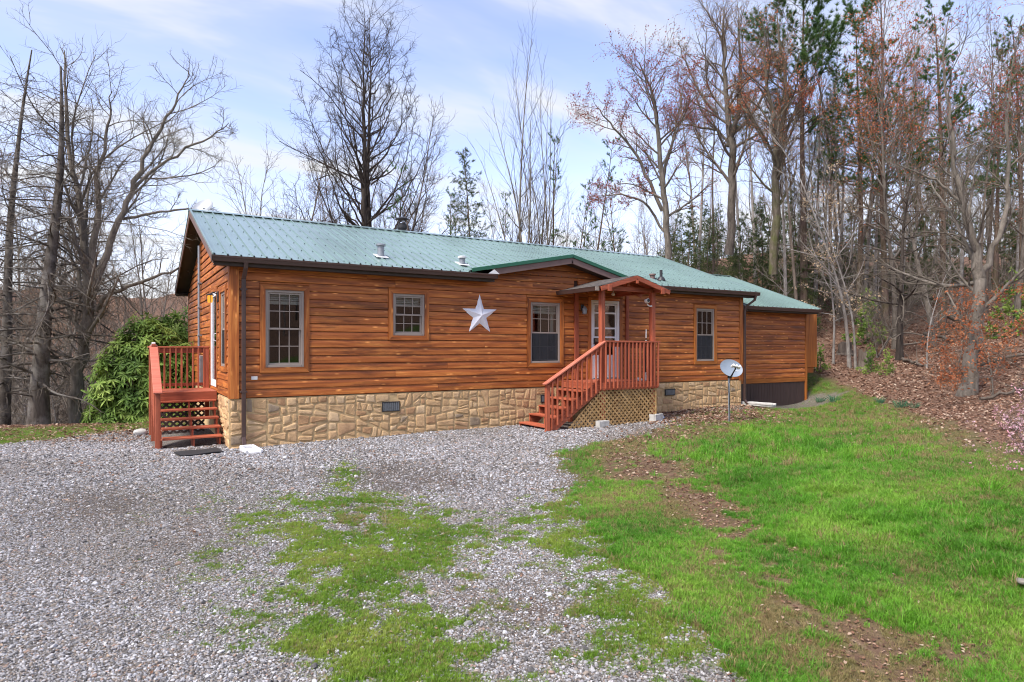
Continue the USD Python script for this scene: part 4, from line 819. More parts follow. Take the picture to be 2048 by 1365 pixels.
for k in range(8): y = .78+k*.15; zc = 1.05+(y-.52)/1.53*.89; obj('baluster', MB().box(SX0-.056, SX0-.02, y-.018, y+.018, max(.1, .2+(y-.62)*.62), zc-.03, .004), 'redwood_z', deck)
obj('post_cap', MB().box(SX0-.05, SX0+.05, 2.0, 2.1, 1.945, 1.975, .006).box(SX0-.035, SX0+.035, 2.015, 2.085, 1.975, 2.02, .01), 'plastic_white', deck, label='pale post cap on the corner of the side deck')
lt = group_node('lattice_panel', deck)
lattice(lt, Frame((0, 2.9, 0), (1, 0, 0), (0, -1, 0)), [(SX0, -.1), (-.15, -.1), (-.15, .8), (SX0, .8)], 0, step=.1, lw=.045, mat_='skirt_brown')

# ------------------------------------------------------------------ small things that stand or hang about
star = thing('barn_star', 'large white metal five-pointed star with chipped paint hung on the cabin wall', 'star', (5.33, -.04, 2.64))
pts = []
for k in range(10):
    a = math.pi/2+k*math.pi/5; r = .49 if k % 2 == 0 else .19; pts.append((5.335+r*math.cos(a), .012, 2.66+r*math.sin(a)))
V = pts+[(5.335, .135, 2.66), (5.335, .035, 2.66)]; F = []
for k in range(10): F += [(k, 10, (k+1) % 10), (k, (k+1) % 10, 11)]
usdkit.material(stage, L('star_white'), {'g': ('geometry', {}), 'n': ('noise_texture', {'scale': 9.0, 'detail': 6.0, 'roughness': 0.7}), 'r': ('rgb_ramp', {'ramp': [(0.0, (0.78, 0.79, 0.82)), (0.64, (0.74, 0.75, 0.79)), (0.685, (0.6, 0.58, 0.56)), (0.70, (0.1, 0.05, 0.04))]}), 'p': ('principled_bsdf', {'roughness': 0.45})},
    [('g.position', 'n.vector'), ('n.fac', 'r.fac'), ('r.color', 'p.base_color')], surface='p.BSDF')
m_ = MB(FRONT); m_.add(np.array(V)+np.array([0, .02, 0]), np.array(F)); obj('star_face', m_, 'star_white', star)

dish = thing('satellite_dish', 'grey oval satellite dish on a thin pole standing in the lawn', 'satellite dish', (10.70, -2.71, .1))
ct = CAM*0+np.array([10.74, -2.74, 1.42]); ax = np.array([-.42, -.80, .42]); ax /= np.linalg.norm(ax)
uu = np.cross([0, 0, 1.0], ax); uu /= np.linalg.norm(uu); vv = np.cross(ax, uu)
ca, sa = math.cos(-.28), math.sin(-.28); uu, vv = uu*ca+vv*sa, vv*ca-uu*sa
V = []; F = []; nr, nt = 6, 32
for t in (0, 1):
    for i in range(nr+1):
        for j in range(nt):
            q = i/nr; an = 2*math.pi*j/nt; V.append(ct+ax*(.055*q*q-.055-.006*t)+uu*(.275*q*math.cos(an))+vv*(.225*q*math.sin(an)))
o_ = (nr+1)*nt
for i in range(nr):
    for j in range(nt):
        j2 = (j+1) % nt; a, b, c, d = i*nt+j, (i+1)*nt+j, (i+1)*nt+j2, i*nt+j2; F += [(a, b, c), (a, c, d), (a+o_, c+o_, b+o_), (a+o_, d+o_, c+o_)]
for j in range(nt): a, b = nr*nt+j, nr*nt+(j+1) % nt; F += [(a, a+o_, b+o_), (a, b+o_, b)]
rf = obj('reflector', (np.array(V), np.array(F)), 'dish_grey', dish, smooth=50)
tm = meshkit.text_mesh('HD', .04, .002); tv = np.array(tm.vertices); tv = ct+uu*(.10+tv[:, [0]])+vv*(-.04+tv[:, [1]])+ax*(.004+tv[:, [2]]-.03)
obj('lettering', (tv, np.array(tm.faces)), 'white_paint', rf)
obj('pole', MB().tube([(10.70, -2.71, 0), (10.70, -2.70, .95), (10.72, -2.68, 1.2), (10.76, -2.64, 1.3)], .022, 10), 'grey_metal', dish, smooth=40)
obj('brace', MB().tube([(10.69, -2.73, 0), (10.66, -2.72, .6), (10.69, -2.72, 1.0)], .012, 8), 'grey_metal', dish, smooth=40)
lowc = ct-vv*.235-ax*.0; lnb = ct+ax*.33-vv*.10+uu*(-.0)
obj('arm', MB().tube([lowc-ax*.06, lowc+ax*.06, lowc+ax*.30+vv*.08, lnb-vv*.03], .016, 8), 'dark_metal', dish, smooth=40)
obj('bracket', MB().beam(lowc-ax*.07, ct-ax*.08-vv*.02, .09, .05, up=ax, b=.01), 'dark_metal', dish)
l2 = MB()
for s in (-.075, .0, .075): l2.tube([lnb+uu*s+ax*.05, lnb+uu*s-ax*.055, lnb+uu*s-ax*.06], [.026, .036, .022], 12)
obj('receiver', l2.tube([lnb-uu*.08, lnb+uu*.08], .02, 8), 'plastic_white', dish, smooth=40)
obj('cable', MB().tube([lnb-vv*.03, lowc+ax*.1-vv*.05, (10.64, -2.74, 1.05), (10.62, -2.75, .9), (10.66, -2.74, .78), (10.68, -2.735, .6), (10.67, -2.74, .1)], .006, 6), 'dark_metal', dish, smooth=40)
d2 = thing('satellite_dish', 'small pale satellite dish peeking over the left end of the roof ridge', 'satellite dish', (0.05, 4.7, 4.9))
c0 = np.array([.02, 4.75, 5.42]); V = []; F = []
ax2 = np.array([-.45, -.72, .5]); ax2 /= np.linalg.norm(ax2); u2 = np.cross(ax2, [0, 1.0, 0]); u2 /= np.linalg.norm(u2); v2 = np.cross(ax2, u2)
for t in (0, 1):
    for i in range(5):
        for j in range(24): q = i/4; an = 2*math.pi*j/24; V.append(c0+ax2*(.05*q*q-.01*t)+u2*.28*q*math.cos(an)+v2*.22*q*math.sin(an))
for i in range(4):
    for j in range(24): j2 = (j+1) % 24; a, b, c, d = i*24+j, (i+1)*24+j, (i+1)*24+j2, i*24+j2; F += [(a, b, c), (a, c, d), (a+120, c+120, b+120), (a+120, d+120, c+120)]
for j in range(24): a, b = 96+j, 96+(j+1) % 24; F += [(a, a+120, b+120), (a, b+120, b)]
obj('reflector', (np.array(V), np.array(F)), 'grey_metal', d2, smooth=50); obj('mount', MB().tube([(0.08, 4.72, 4.75), (0.08, 4.72, 5.4), tuple(c0)], .025, 8), 'grey_metal', d2, smooth=40)

cam1 = thing('security_camera', 'white dome security camera fixed to the right porch post', 'camera', (9.3, PY, 3.0))
obj('mount', MB().box(9.345, 9.385, PY+.0, PY+.06, 2.91, 2.95, .006).tube([(9.36, PY+.03, 2.93), (9.28, PY+.03, 2.94), (9.24, PY+.03, 2.99)], .014, 8), 'plastic_white', cam1)
obj('housing', MB().tube([(9.21, PY-.05, 3.06), (9.22, PY-.03, 3.06), (9.23, PY+.06, 3.05), (9.23, PY+.08, 3.05)], [.03, .052, .052, .03], 14), 'plastic_white', cam1, smooth=40)
obj('lens', MB().tube([(9.205, PY-.062, 3.06), (9.21, PY-.049, 3.06)], .036, 14), 'dark_metal', cam1, smooth=40)
br = thing('broom', 'upright broom with white bristles and a pale-banded handle leaning by the right porch post', 'broom', (9.28, -1.3, PZ))
obj('handle', MB().tube([(9.30, -1.32, 1.3), (9.27, -1.37, 2.15)], .011, 8), 'dark_metal', br, smooth=40); obj('grip', MB().tube([(9.268, -1.372, 2.15), (9.258, -1.39, 2.36)], .014, 8).tube([(9.273, -1.363, 2.02), (9.271, -1.368, 2.10)], .0135, 8), 'plastic_white', br, smooth=40)
m_ = MB(); m_.beam((9.30, -1.32, 1.30), (9.31, -1.31, 1.10), .10, .05, up=(0, 1, 0), b=.01)
for k in range(9): m_.beam((9.26+.01*k, -1.315, 1.14), (9.235+.017*k, -1.31, 1.092), .009, .045, up=(0, 1, 0))
obj('bristles', m_, 'plastic_white', br)
bag = thing('plastic_bag', 'crumpled white plastic bag lying on the porch floor by the broom', 'bag', (9.15, -1.25, PZ))
def lump(c, r, seed, sub=2, amp=.35, fr=2.2):
    m = trimesh.creation.icosphere(sub); v = np.array(m.vertices); n = meshkit.fbm(v*fr+seed*7.3, 3, seed)[:, None]; v = v*(1-amp+2*amp*n); return v*np.array(r)+np.array(c), np.array(m.faces)
obj('crumple', lump((9.15, -1.24, PZ+.035), (.10, .07, .05), 3, 3), 'plastic_white', bag)
tr = thing('crumpled_sheet', 'crumpled pale blue-white plastic sheet on the ground right of the lattice', 'litter', (9.85, -1.2, .1))
mat('pale_plastic', (0.55, 0.62, 0.72), 0.4, var=.3, nscale=(14, 14, 14))
obj('sheet', lump((9.9, -1.15, float(H(9.9, -1.15))+.03), (.16, .11, .06), 5, 3, .5, 3.0), 'pale_plastic', tr)
def block(label, x, y, rot, s=1.0):
    z = float(H(x, y)); b = thing('concrete_block', label, 'concrete block', (x, y, z)); fr = Frame((x, y, z), (math.cos(rot), math.sin(rot), 0), (-math.sin(rot), math.cos(rot), 0))
    m = MB(fr); m.box(-.2*s, .2*s, -.1*s, .1*s, -.05, .02, .006).box(-.2*s, .2*s, -.1*s, -.065*s, .02, .19*s, .006).box(-.2*s, .2*s, .065*s, .1*s, .02, .19*s, .006)
    for u in (-.185, 0, .185): m.box((u-.018)*s, (u+.018)*s, -.0645*s, .0645*s, .021, .188*s)
    obj('block', m, 'concrete', b)
block('grey concrete block set in the lattice under the porch front', 7.72, -1.58, .05, .75); block('grey concrete block at the right foot of the porch lattice', 9.48, -1.5, .3, .95)
fl = thing('black_flood_lamp', 'small black ground lamp standing right of the porch lattice', 'lamp', (9.75, -.8, .1))
z_ = float(H(9.75, -.9)); obj('stake', MB().tube([(9.75, -.9, z_-.02), (9.75, -.9, z_+.2)], .014, 8), 'dark_metal', fl); obj('head', MB().box(9.69, 9.81, -.95, -.85, z_+.2, z_+.3, .015), 'dark_metal', fl)
pot = thing('black_pot', 'small black round plant pot beside the right stone skirting', 'pot', (10.2, -.35, .1)); z_ = float(H(10.2, -.4))
obj('pot', MB().tube([(10.2, -.4, z_-.01), (10.2, -.4, z_+.1), (10.2, -.4, z_+.12), (10.2, -.4, z_+.11)], [.07, .095, .1, .07], 14), 'dark_metal', pot, smooth=40)
mt = thing('door_mat', 'black rubber mat lying on the gravel before the side deck stair', 'mat', (-.6, -.2, .02))
zq = lambda x, y: float(H(x, y))
V = []; F = []; nx_, ny_ = 14, 10; c00, c10, c11, c01 = [np.array(p) for p in ((-.99, -.25), (-.93, -.80), (-.20, -.48), (-.25, .17))]
for t in (0, 1):
    for i in range(nx_+1):
        for j in range(ny_+1):
            u, v = i/nx_, j/ny_; p = (c00*(1-u)*(1-v)+c01*u*(1-v)+c11*u*v+c10*(1-u)*v); V.append((p[0], p[1], zq(*p)+.028+.008*math.sin(u*7+v*3)-.015*t))
def gridf(nx_, ny_, V):
    F = []; m = ny_+1; o = (nx_+1)*m
    for i in range(nx_):
        for j in range(ny_): a, b, c, d = i*m+j, (i+1)*m+j, (i+1)*m+j+1, i*m+j+1; F += [(a, b, c), (a, c, d), (a+o, c+o, b+o), (a+o, d+o, c+o)]
    for i in range(nx_): 
        for j in (0, ny_): a, b = i*m+j, (i+1)*m+j; F += [(a, a+o, b+o), (a, b+o, b)] if j == 0 else [(a, b+o, a+o), (a, b, b+o)]
    for j in range(ny_):
        for i in (0, nx_): a, b = i*m+j, i*m+j+1; F += [(a, b+o, a+o), (a, b, b+o)] if i == 0 else [(a, a+o, b+o), (a, b+o, b)]
    F = np.array(F); n = np.cross(np.subtract(V[F[0][1]], V[F[0][0]]), np.subtract(V[F[0][2]], V[F[0][0]])); return F if n[2] > 0 else F[:, ::-1]
obj('mat', (np.array(V), gridf(nx_, ny_, V)), 'rubber', mt)
def splash(label, x, y, ang, ln=.75, wd=.28, z=None, m_='splash_white'):
    z = float(H(x, y))+.02 if z is None else z; s = thing('splash_block', label, 'splash block', (x, y, z)); fr = Frame((x, y, z), (math.cos(ang), math.sin(ang), 0), (-math.sin(ang), math.cos(ang), 0))
    m = MB(fr); m.box(0, ln, -wd/2, wd/2, -.03, .025, .006)
    for sg in (-1, 1): m.beam((0, sg*(wd/2-.025), .05), (ln, sg*(wd/2+.0), .035), .05, .06, b=.012)
    m.box(-.0, .045, -wd/2+.04, wd/2-.04, .026, .08, .01); obj('tray', m, m_, s)
splash('white plastic splash block on the gravel under the left corner downspout', .22, -.30, math.radians(-88), .62, .26)
splash('long pale splash board under the downspout between cabin and addition', LH+.22, .15, math.radians(-75), 1.0, .3, None, 'concrete')
stn = thing('white_stone', 'single white stone lying on the grass left of the side deck', 'stone', (-2, 2, 0))
x_, y_ = at(281, 14.2); obj('stone', lump((x_, y_, float(H(x_, y_))+.05), (.14, .1, .08), 8, 2, .2), 'concrete', stn, smooth=True)
mat('old_wood', (0.2, 0.18, 0.15), 0.85, var=0.4, nscale=(20, 20, 20))
pk = thing('fallen_plank', 'weathered grey stick of wood lying in the grass at the right edge of the lawn', 'plank', (0, 0, 0))
x_, y_ = at(2148, 4.45); z_ = float(H(x_, y_)); obj('wood', MB().beam((x_-.3*RV[0]+.12*FV[0], y_-.3*RV[1]+.12*FV[1], z_+.06), (x_+.35*RV[0]-.18*FV[0], y_+.35*RV[1]-.18*FV[1], z_+.05), .07, .03, b=.01), 'old_wood', pk)
# ------------------------------------------------------------------ trees: grown level by level, all branches of a level at once
def unit(v): return v/(np.linalg.norm(v, axis=-1, keepdims=True)+1e-12)
def stems(rg, start, dirs, ln, r0, m, wander, up, tip=.25, flare=0.0, sag=0.0):
    """polylines (N, m+1, 3) and radii from start points, directions, lengths"""
    N = len(start); P = np.zeros((N, m+1, 3)); P[:, 0] = start; d = unit(np.array(dirs, float)); bend = rg.normal(0, 1, (N, 3))
    for k in range(m):
        bend = .6*bend+.8*rg.normal(0, 1, (N, 3)); d = unit(d+bend*wander/math.sqrt(m)+np.array([0, 0, 1.0])*(np.broadcast_to(up, (N,))[:, None]-sag*k/m)/m); P[:, k+1] = P[:, k]+d*(ln/m)[:, None]
    t = np.linspace(0, 1, m+1); R = np.asarray(r0)[:, None]*(1-(1-tip)*t[None]**.9)
    if flare: R = R*(1+flare*np.exp(-t[None]*14))
    return P, R
def sprout(rg, P, R, per, t0, t1, ang, angsd, ln, rr, m, wander, up, tip=.25, rmin=.004, sag=0.0, tpow=1.0, az=None):
    """children on parent polylines. per: mean number per parent; ang from the parent's direction (degrees); ln(t, parent length, rg)"""
    N, mm = P.shape[0], P.shape[1]-1; plen = np.linalg.norm(np.diff(P, axis=1), axis=2).sum(1); rel = plen/plen.mean()
    n = np.maximum(0, np.round(per*np.clip(rel, .3, 2.2)+rg.uniform(-.5, .5, N))).astype(int); idx = np.repeat(np.arange(N), n)
    if len(idx) == 0: return np.zeros((0, m+1, 3)), np.zeros((0, m+1))
    k = np.concatenate([(np.arange(c)+rg.uniform(.1, .9, c))/c for c in n if c > 0]); t = t0+(t1-t0)*k**tpow
    s = np.minimum((t*mm).astype(int), mm-1); fr = (t*mm-s)[:, None]; a, b = P[idx, s], P[idx, s+1]; st = a+(b-a)*fr; tg = unit(b-a)
    ref = np.where(np.abs(tg[:, 2:3]) < .9, np.array([[0, 0, 1.0]]), np.array([[1.0, 0, 0]])); u = unit(np.cross(tg, ref)); v = np.cross(tg, u)
    ph = np.arange(len(idx))*2.39996+rg.uniform(0, 6.28)+rg.normal(0, .5, len(idx))
    if az is not None: ph = az(rg, len(idx))
    th = np.radians(ang(t) if callable(ang) else ang)+rg.normal(0, math.radians(angsd), len(idx))
    d = tg*np.cos(th)[:, None]+(u*np.cos(ph)[:, None]+v*np.sin(ph)[:, None])*np.sin(th)[:, None]
    pr = R[idx, s]*(1-fr[:, 0])+R[idx, s+1]*fr[:, 0]; L_ = ln(t, plen[idx], rg); r0 = np.maximum(rmin, np.minimum(pr*rr, L_*.03))
    return stems(rg, st, d, L_, r0, m, wander, up, tip, 0, sag)
def tubes(P, R, k):
    """all polylines of one level as one open mesh, k sides"""
    N, m = P.shape[0], P.shape[1]
    if N == 0: return np.zeros((0, 3)), np.zeros((0, 3), int)
    t = np.gradient(P, axis=1); t = unit(t); mean = unit(P[:, -1]-P[:, 0])
    ref = np.where(np.abs(mean[:, 2:3]) < .8, np.array([[0, 0, 1.0]]), np.array([[1.0, 0, 0]]))[:, None]; a = unit(np.cross(t, ref)); b = np.cross(t, a)
    th = np.arange(k)/k*2*np.pi
    V = P[:, :, None]+R[:, :, None, None]*(a[:, :, None]*np.cos(th)[:, None]+b[:, :, None]*np.sin(th)[:, None])
    i, s, j = np.meshgrid(np.arange(N), np.arange(m-1), np.arange(k), indexing='ij'); j2 = (j+1) % k; o = i*m*k
    A, B, C, D = o+s*k+j, o+(s+1)*k+j, o+(s+1)*k+j2, o+s*k+j2
    return V.reshape(-1, 3), np.vstack([np.stack([A, C, B], -1).reshape(-1, 3), np.stack([A, D, C], -1).reshape(-1, 3)])
def join(ms):
    V, F, n = [], [], 0
    for v, f in ms:
        if len(v) == 0: continue
        V.append(v); F.append(f+n); n += len(v)
    return np.vstack(V), np.vstack(F)
def leaves(rg, P, size, shape=(1.0, .5), droop=0.0, curl=.2, n=4):
    """one small bent leaf (4 triangles) at every point"""
    N = len(P); d = unit(rg.normal(0, 1, (N, 3))+np.array([0, 0, -droop])); u = unit(np.cross(d, unit(rg.normal(0, 1, (N, 3))))); w = np.cross(d, u); s = size*rg.uniform(.6, 1.3, N)
    l, b = shape; c = curl*rg.uniform(.2, 1.5, N)
    pts = [P, P+d*(s*l*.45)[:, None]+u*(s*b*.5)[:, None]+w*(s*c*.35)[:, None], P+d*(s*l)[:, None]-w*(s*c*.3)[:, None], P+d*(s*l*.45)[:, None]-u*(s*b*.5)[:, None]+w*(s*c*.35)[:, None], P+d*(s*l*.5)[:, None]]
    V = np.stack(pts, 1).reshape(-1, 3); o = np.arange(N)[:, None]*5; F = np.concatenate([o+np.array([[0, 1, 4]]), o+np.array([[1, 2, 4]]), o+np.array([[2, 3, 4]]), o+np.array([[3, 0, 4]])]); return V, F
def needles(rg, P, D, ln, per, w=.006, spread=.8):
    """tufts of thin needle blades around points P pointing along D"""
    N = len(P); P = np.repeat(P, per, 0); D = np.repeat(D, per, 0); d = unit(D+rg.normal(0, spread, P.shape)); u = unit(np.cross(d, rg.normal(0, 1, P.shape))); s = ln*rg.uniform(.6, 1.2, len(P))
    V = np.stack([P-u*w, P+u*w, P+d*s[:, None]], 1).reshape(-1, 3); return V, np.arange(len(V)).reshape(-1, 3)
def pick(rg, P, frac): return P[rg.random(len(P)) < frac]

def bark(name, lo, hi, moss=0.0, mosscol=(0.07, 0.085, 0.02), sc=9.0, pale=None):
    nodes = {'g': ('geometry', {}), 'tc': ('texture_coordinate', {}), 'm': ('mapping', {'scale': (sc, sc, sc*.22)}), 'n': ('noise_texture', {'scale': 1.0, 'detail': 5.0, 'roughness': 0.7}), 'r': ('rgb_ramp', {'ramp': [(0.3, lo), (0.68, hi)]}),
        'b': ('bump', {'strength': 0.8, 'distance': 0.03}), 'p': ('principled_bsdf', {'roughness': 0.95, 'specular_ior_level': 0.1})}
    links = [('tc.object', 'm.vector'), ('m.vector', 'n.vector'), ('n.fac', 'r.fac'), ('n.fac', 'b.height'), ('b.normal', 'p.normal')]; out = 'r.color'
    if moss:
        nodes |= {'sz': ('separate_xyz', {}), 'mr': ('map_range', {'from_min': 2.0, 'from_max': 9.0, 'to_min': moss, 'to_max': 0.0, 'clamp': True}), 'n2': ('noise_texture', {'scale': 2.2, 'detail': 4.0}), 'r2': ('rgb_ramp', {'ramp': [(0.4, (0, 0, 0)), (0.58, (1, 1, 1))]}), 'mu': ('math', {'math_type': 'multiply'}), 'mx': ('mix_color', {'b': mosscol})}
        links += [('tc.object', 'sz.vector'), ('sz.z', 'mr.value'), ('tc.object', 'n2.vector'), ('n2.fac', 'r2.fac'), ('r2.color', 'mu.value1'), ('mr.result', 'mu.value2'), ('mu.value', 'mx.fac'), (out, 'mx.a')]; out = 'mx.result'
    if pale:
        nodes |= {'n3': ('noise_texture', {'scale': 1.6, 'detail': 5.0, 'roughness': 0.7}), 'r3': ('rgb_ramp', {'ramp': [(0.45, (0, 0, 0)), (0.6, (0.8, 0.8, 0.8))]}), 'm3': ('mix_color', {'b': pale})}
        links += [('tc.object', 'n3.vector'), ('n3.fac', 'r3.fac'), ('r3.color', 'm3.fac'), (out, 'm3.a')]; out = 'm3.result'
    usdkit.material(stage, L(name), nodes, links+[(out, 'p.base_color')], surface='p.BSDF')
bark('bark_grey', (0.07, 0.06, 0.048), (0.23, 0.2, 0.165)); bark('bark_dark', (0.022, 0.018, 0.015), (0.085, 0.07, 0.058)); bark('bark_brown', (0.055, 0.043, 0.034), (0.165, 0.135, 0.108))
bark('bark_pale', (0.11, 0.095, 0.08), (0.27, 0.245, 0.22), pale=(0.31, 0.295, 0.27)); bark('bark_mossy', (0.06, 0.05, 0.035), (0.19, 0.16, 0.12), moss=.95, mosscol=(0.075, 0.095, 0.018))
bark('bark_pine', (0.05, 0.036, 0.028), (0.17, 0.12, 0.095), moss=.3); bark('bark_snag', (0.034, 0.029, 0.024), (0.115, 0.098, 0.082), pale=(0.19, 0.175, 0.155)); bark('bark_red', (0.07, 0.042, 0.03), (0.2, 0.135, 0.10))
usdkit.material(stage, L('twig_grey'), {'d': ('diffuse_bsdf', {'color': (0.135, 0.115, 0.092)})}, surface='d.BSDF'); usdkit.material(stage, L('twig_dark'), {'d': ('diffuse_bsdf', {'color': (0.05, 0.04, 0.034)})}, surface='d.BSDF')
usdkit.material(stage, L('twig_brown'), {'d': ('diffuse_bsdf', {'color': (0.125, 0.092, 0.066)})}, surface='d.BSDF'); usdkit.material(stage, L('twig_pale'), {'d': ('diffuse_bsdf', {'color': (0.21, 0.18, 0.145)})}, surface='d.BSDF')
def leafmat(name, a, b, c, trans=.35, sc=2.5):
    usdkit.material(stage, L(name), {'g': ('geometry', {}), 'n': ('noise_texture', {'scale': sc, 'detail': 2.0}), 'r': ('rgb_ramp', {'ramp': [(0.35, a), (0.5, b), (0.66, c)]}), 'n9': ('noise_texture', {'scale': 23.0, 'detail': 1.0}), 'rr': ('map_range', {'from_min': .3, 'from_max': .7, 'to_min': .6, 'to_max': 1.35}), 'h': ('hsv', {}),
        'd': ('principled_bsdf', {'roughness': 0.55, 'specular_ior_level': 0.25}), 't': ('translucent_bsdf', {}), 'm': ('mix_closure', {'fac': trans})},
        [('g.position', 'n.vector'), ('g.position', 'n9.vector'), ('n.fac', 'r.fac'), ('n9.fac', 'rr.value'), ('rr.result', 'h.value'), ('r.color', 'h.color'), ('h.color', 'd.base_color'), ('h.color', 't.color'), ('d.BSDF', 'm.closure1'), ('t.BSDF', 'm.closure2')], surface='m.closure')
leafmat('leaf_red', (0.20, 0.03, 0.028), (0.30, 0.055, 0.035), (0.36, 0.10, 0.05)); leafmat('leaf_orange', (0.36, 0.075, 0.03), (0.48, 0.13, 0.05), (0.45, 0.20, 0.075)); leafmat('leaf_rust', (0.26, 0.075, 0.03), (0.38, 0.13, 0.055), (0.46, 0.20, 0.09))
leafmat('leaf_pine', (0.035, 0.08, 0.022), (0.06, 0.125, 0.03), (0.10, 0.16, 0.04), .25); leafmat('leaf_cedar', (0.035, 0.055, 0.018), (0.06, 0.085, 0.026), (0.10, 0.11, 0.04), .25); leafmat('leaf_pale', (0.42, 0.30, 0.17), (0.52, 0.38, 0.23), (0.58, 0.46, 0.3))
leafmat('leaf_hemlock', (0.04, 0.065, 0.022), (0.07, 0.10, 0.032), (0.13, 0.15, 0.05), .25); leafmat('leaf_rhodo', (0.085, 0.16, 0.03), (0.19, 0.30, 0.055), (0.36, 0.46, 0.11), .3, sc=1.6); leafmat('blossom', (0.66, 0.32, 0.38), (0.76, 0.46, 0.52), (0.80, 0.58, 0.62)); leafmat('leaf_bud', (0.24, 0.13, 0.07), (0.32, 0.19, 0.10), (0.36, 0.25, 0.13))

class Model: pass
def make_model(parts): m = Model(); m.parts = parts; return m   # parts: list of (name, (V, F), material, smooth)
def deciduous(seed, Ht=14.0, r=.16, crown=.3, n1=22, ang1=(62, 30), len1=(.42, .16), up1=.5, n2=9, n3=6, n4=0, bark_='bark_grey', twig='twig_grey', lean=(0, 0), wander=.12, thin=1.0, lpow=1.0, leaf=None, leaf_n=0, leaf_size=.07, l2=.45, l3=.42, leaftop=0.0, double=False, flare=.5, droop=0.0, ang2=42, up2=.35, dead=0):
    rg = np.random.default_rng(seed)
    if double:
        P0, R0 = stems(rg, np.array([[0, 0, -.4], [.02, .02, -.4]]), [(lean[0]-.045, lean[1], 1), (lean[0]+.05, lean[1]+.02, 1)], np.array([Ht*.97, Ht]), np.array([r, r*.9]), 14, wander, .25, tip=.08, flare=flare)
    else: P0, R0 = stems(rg, np.array([[0, 0, -.4]]), [(lean[0], lean[1], 1)], np.array([Ht+.4]), np.array([r]), 14, wander, .25, tip=.07, flare=flare)
    a0, a1 = ang1; f0, f1 = len1
    P1, R1 = sprout(rg, P0, R0, n1, crown, .97, lambda t: a0+(a1-a0)*(t-crown)/(1-crown), 8, lambda t, p, g: Ht*(f0+(f1-f0)*((t-crown)/(1-crown))**lpow)*g.uniform(.65, 1.15, len(t)), .55*thin, 8, .22, up1, rmin=.012*thin, sag=droop)
    P2, R2 = sprout(rg, P1, R1, n2, .15, 1.0, ang2, 12, lambda t, p, g: p*l2*(1.1-.55*t)*g.uniform(.5, 1.2, len(t)), .6*thin, 5, .25, up2, rmin=.006*thin)
    P3, R3 = sprout(rg, P2, R2, n3, .12, 1.0, 40, 14, lambda t, p, g: np.maximum(.15, p*l3*(1.1-.4*t)*g.uniform(.5, 1.3, len(t))), .6, 3, .25, up2*.7, rmin=.0045)
    parts = [('trunk', join([tubes(P0, R0, 12), tubes(P1, R1, 6)]), bark_, True)]
    tw = [tubes(P2, R2, 4), tubes(P3, R3, 3)]; tips = P3
    if n4:
        P4, R4 = sprout(rg, P3, R3, n4, .2, 1.0, 38, 14, lambda t, p, g: np.maximum(.1, p*.55*g.uniform(.5, 1.2, len(t))), .7, 2, .2, .3, rmin=.0035); tw.append(tubes(P4, R4, 3)); tips = P4
    if dead:
        P5, R5 = sprout(rg, P0, R0, dead, .12, crown+.2, 88, 14, lambda t, p, g: g.uniform(.5, 2.2, len(t)), .3, 5, .3, -.2, rmin=.008); P6, R6 = sprout(rg, P5, R5, 5, .2, 1, 50, 15, lambda t, p, g: p*.35*g.uniform(.4, 1.2, len(t)), .5, 3, .3, 0, rmin=.004); tw += [tubes(P5, R5, 4), tubes(P6, R6, 3)]
    parts.append(('crown', join(tw), twig, False))
    if leaf:
        pts = tips[:, 1:].reshape(-1, 3); pts = pts[rg.permutation(len(pts))[:leaf_n*3]]
        if leaftop: 
            h = pts[:, 2]/Ht; keep = rg.random(len(pts)) < np.clip((h-leaftop)/.25, .05, 1); pts = pts[keep]
        cl = meshkit.fbm(pts*.8, 2, seed); pts = pts[np.argsort(-cl+rg.normal(0, .08, len(pts)))[:leaf_n]]
        parts.append(('leaves', leaves(rg, pts+rg.normal(0, .03, pts.shape), leaf_size), leaf, False))
    return make_model(parts)
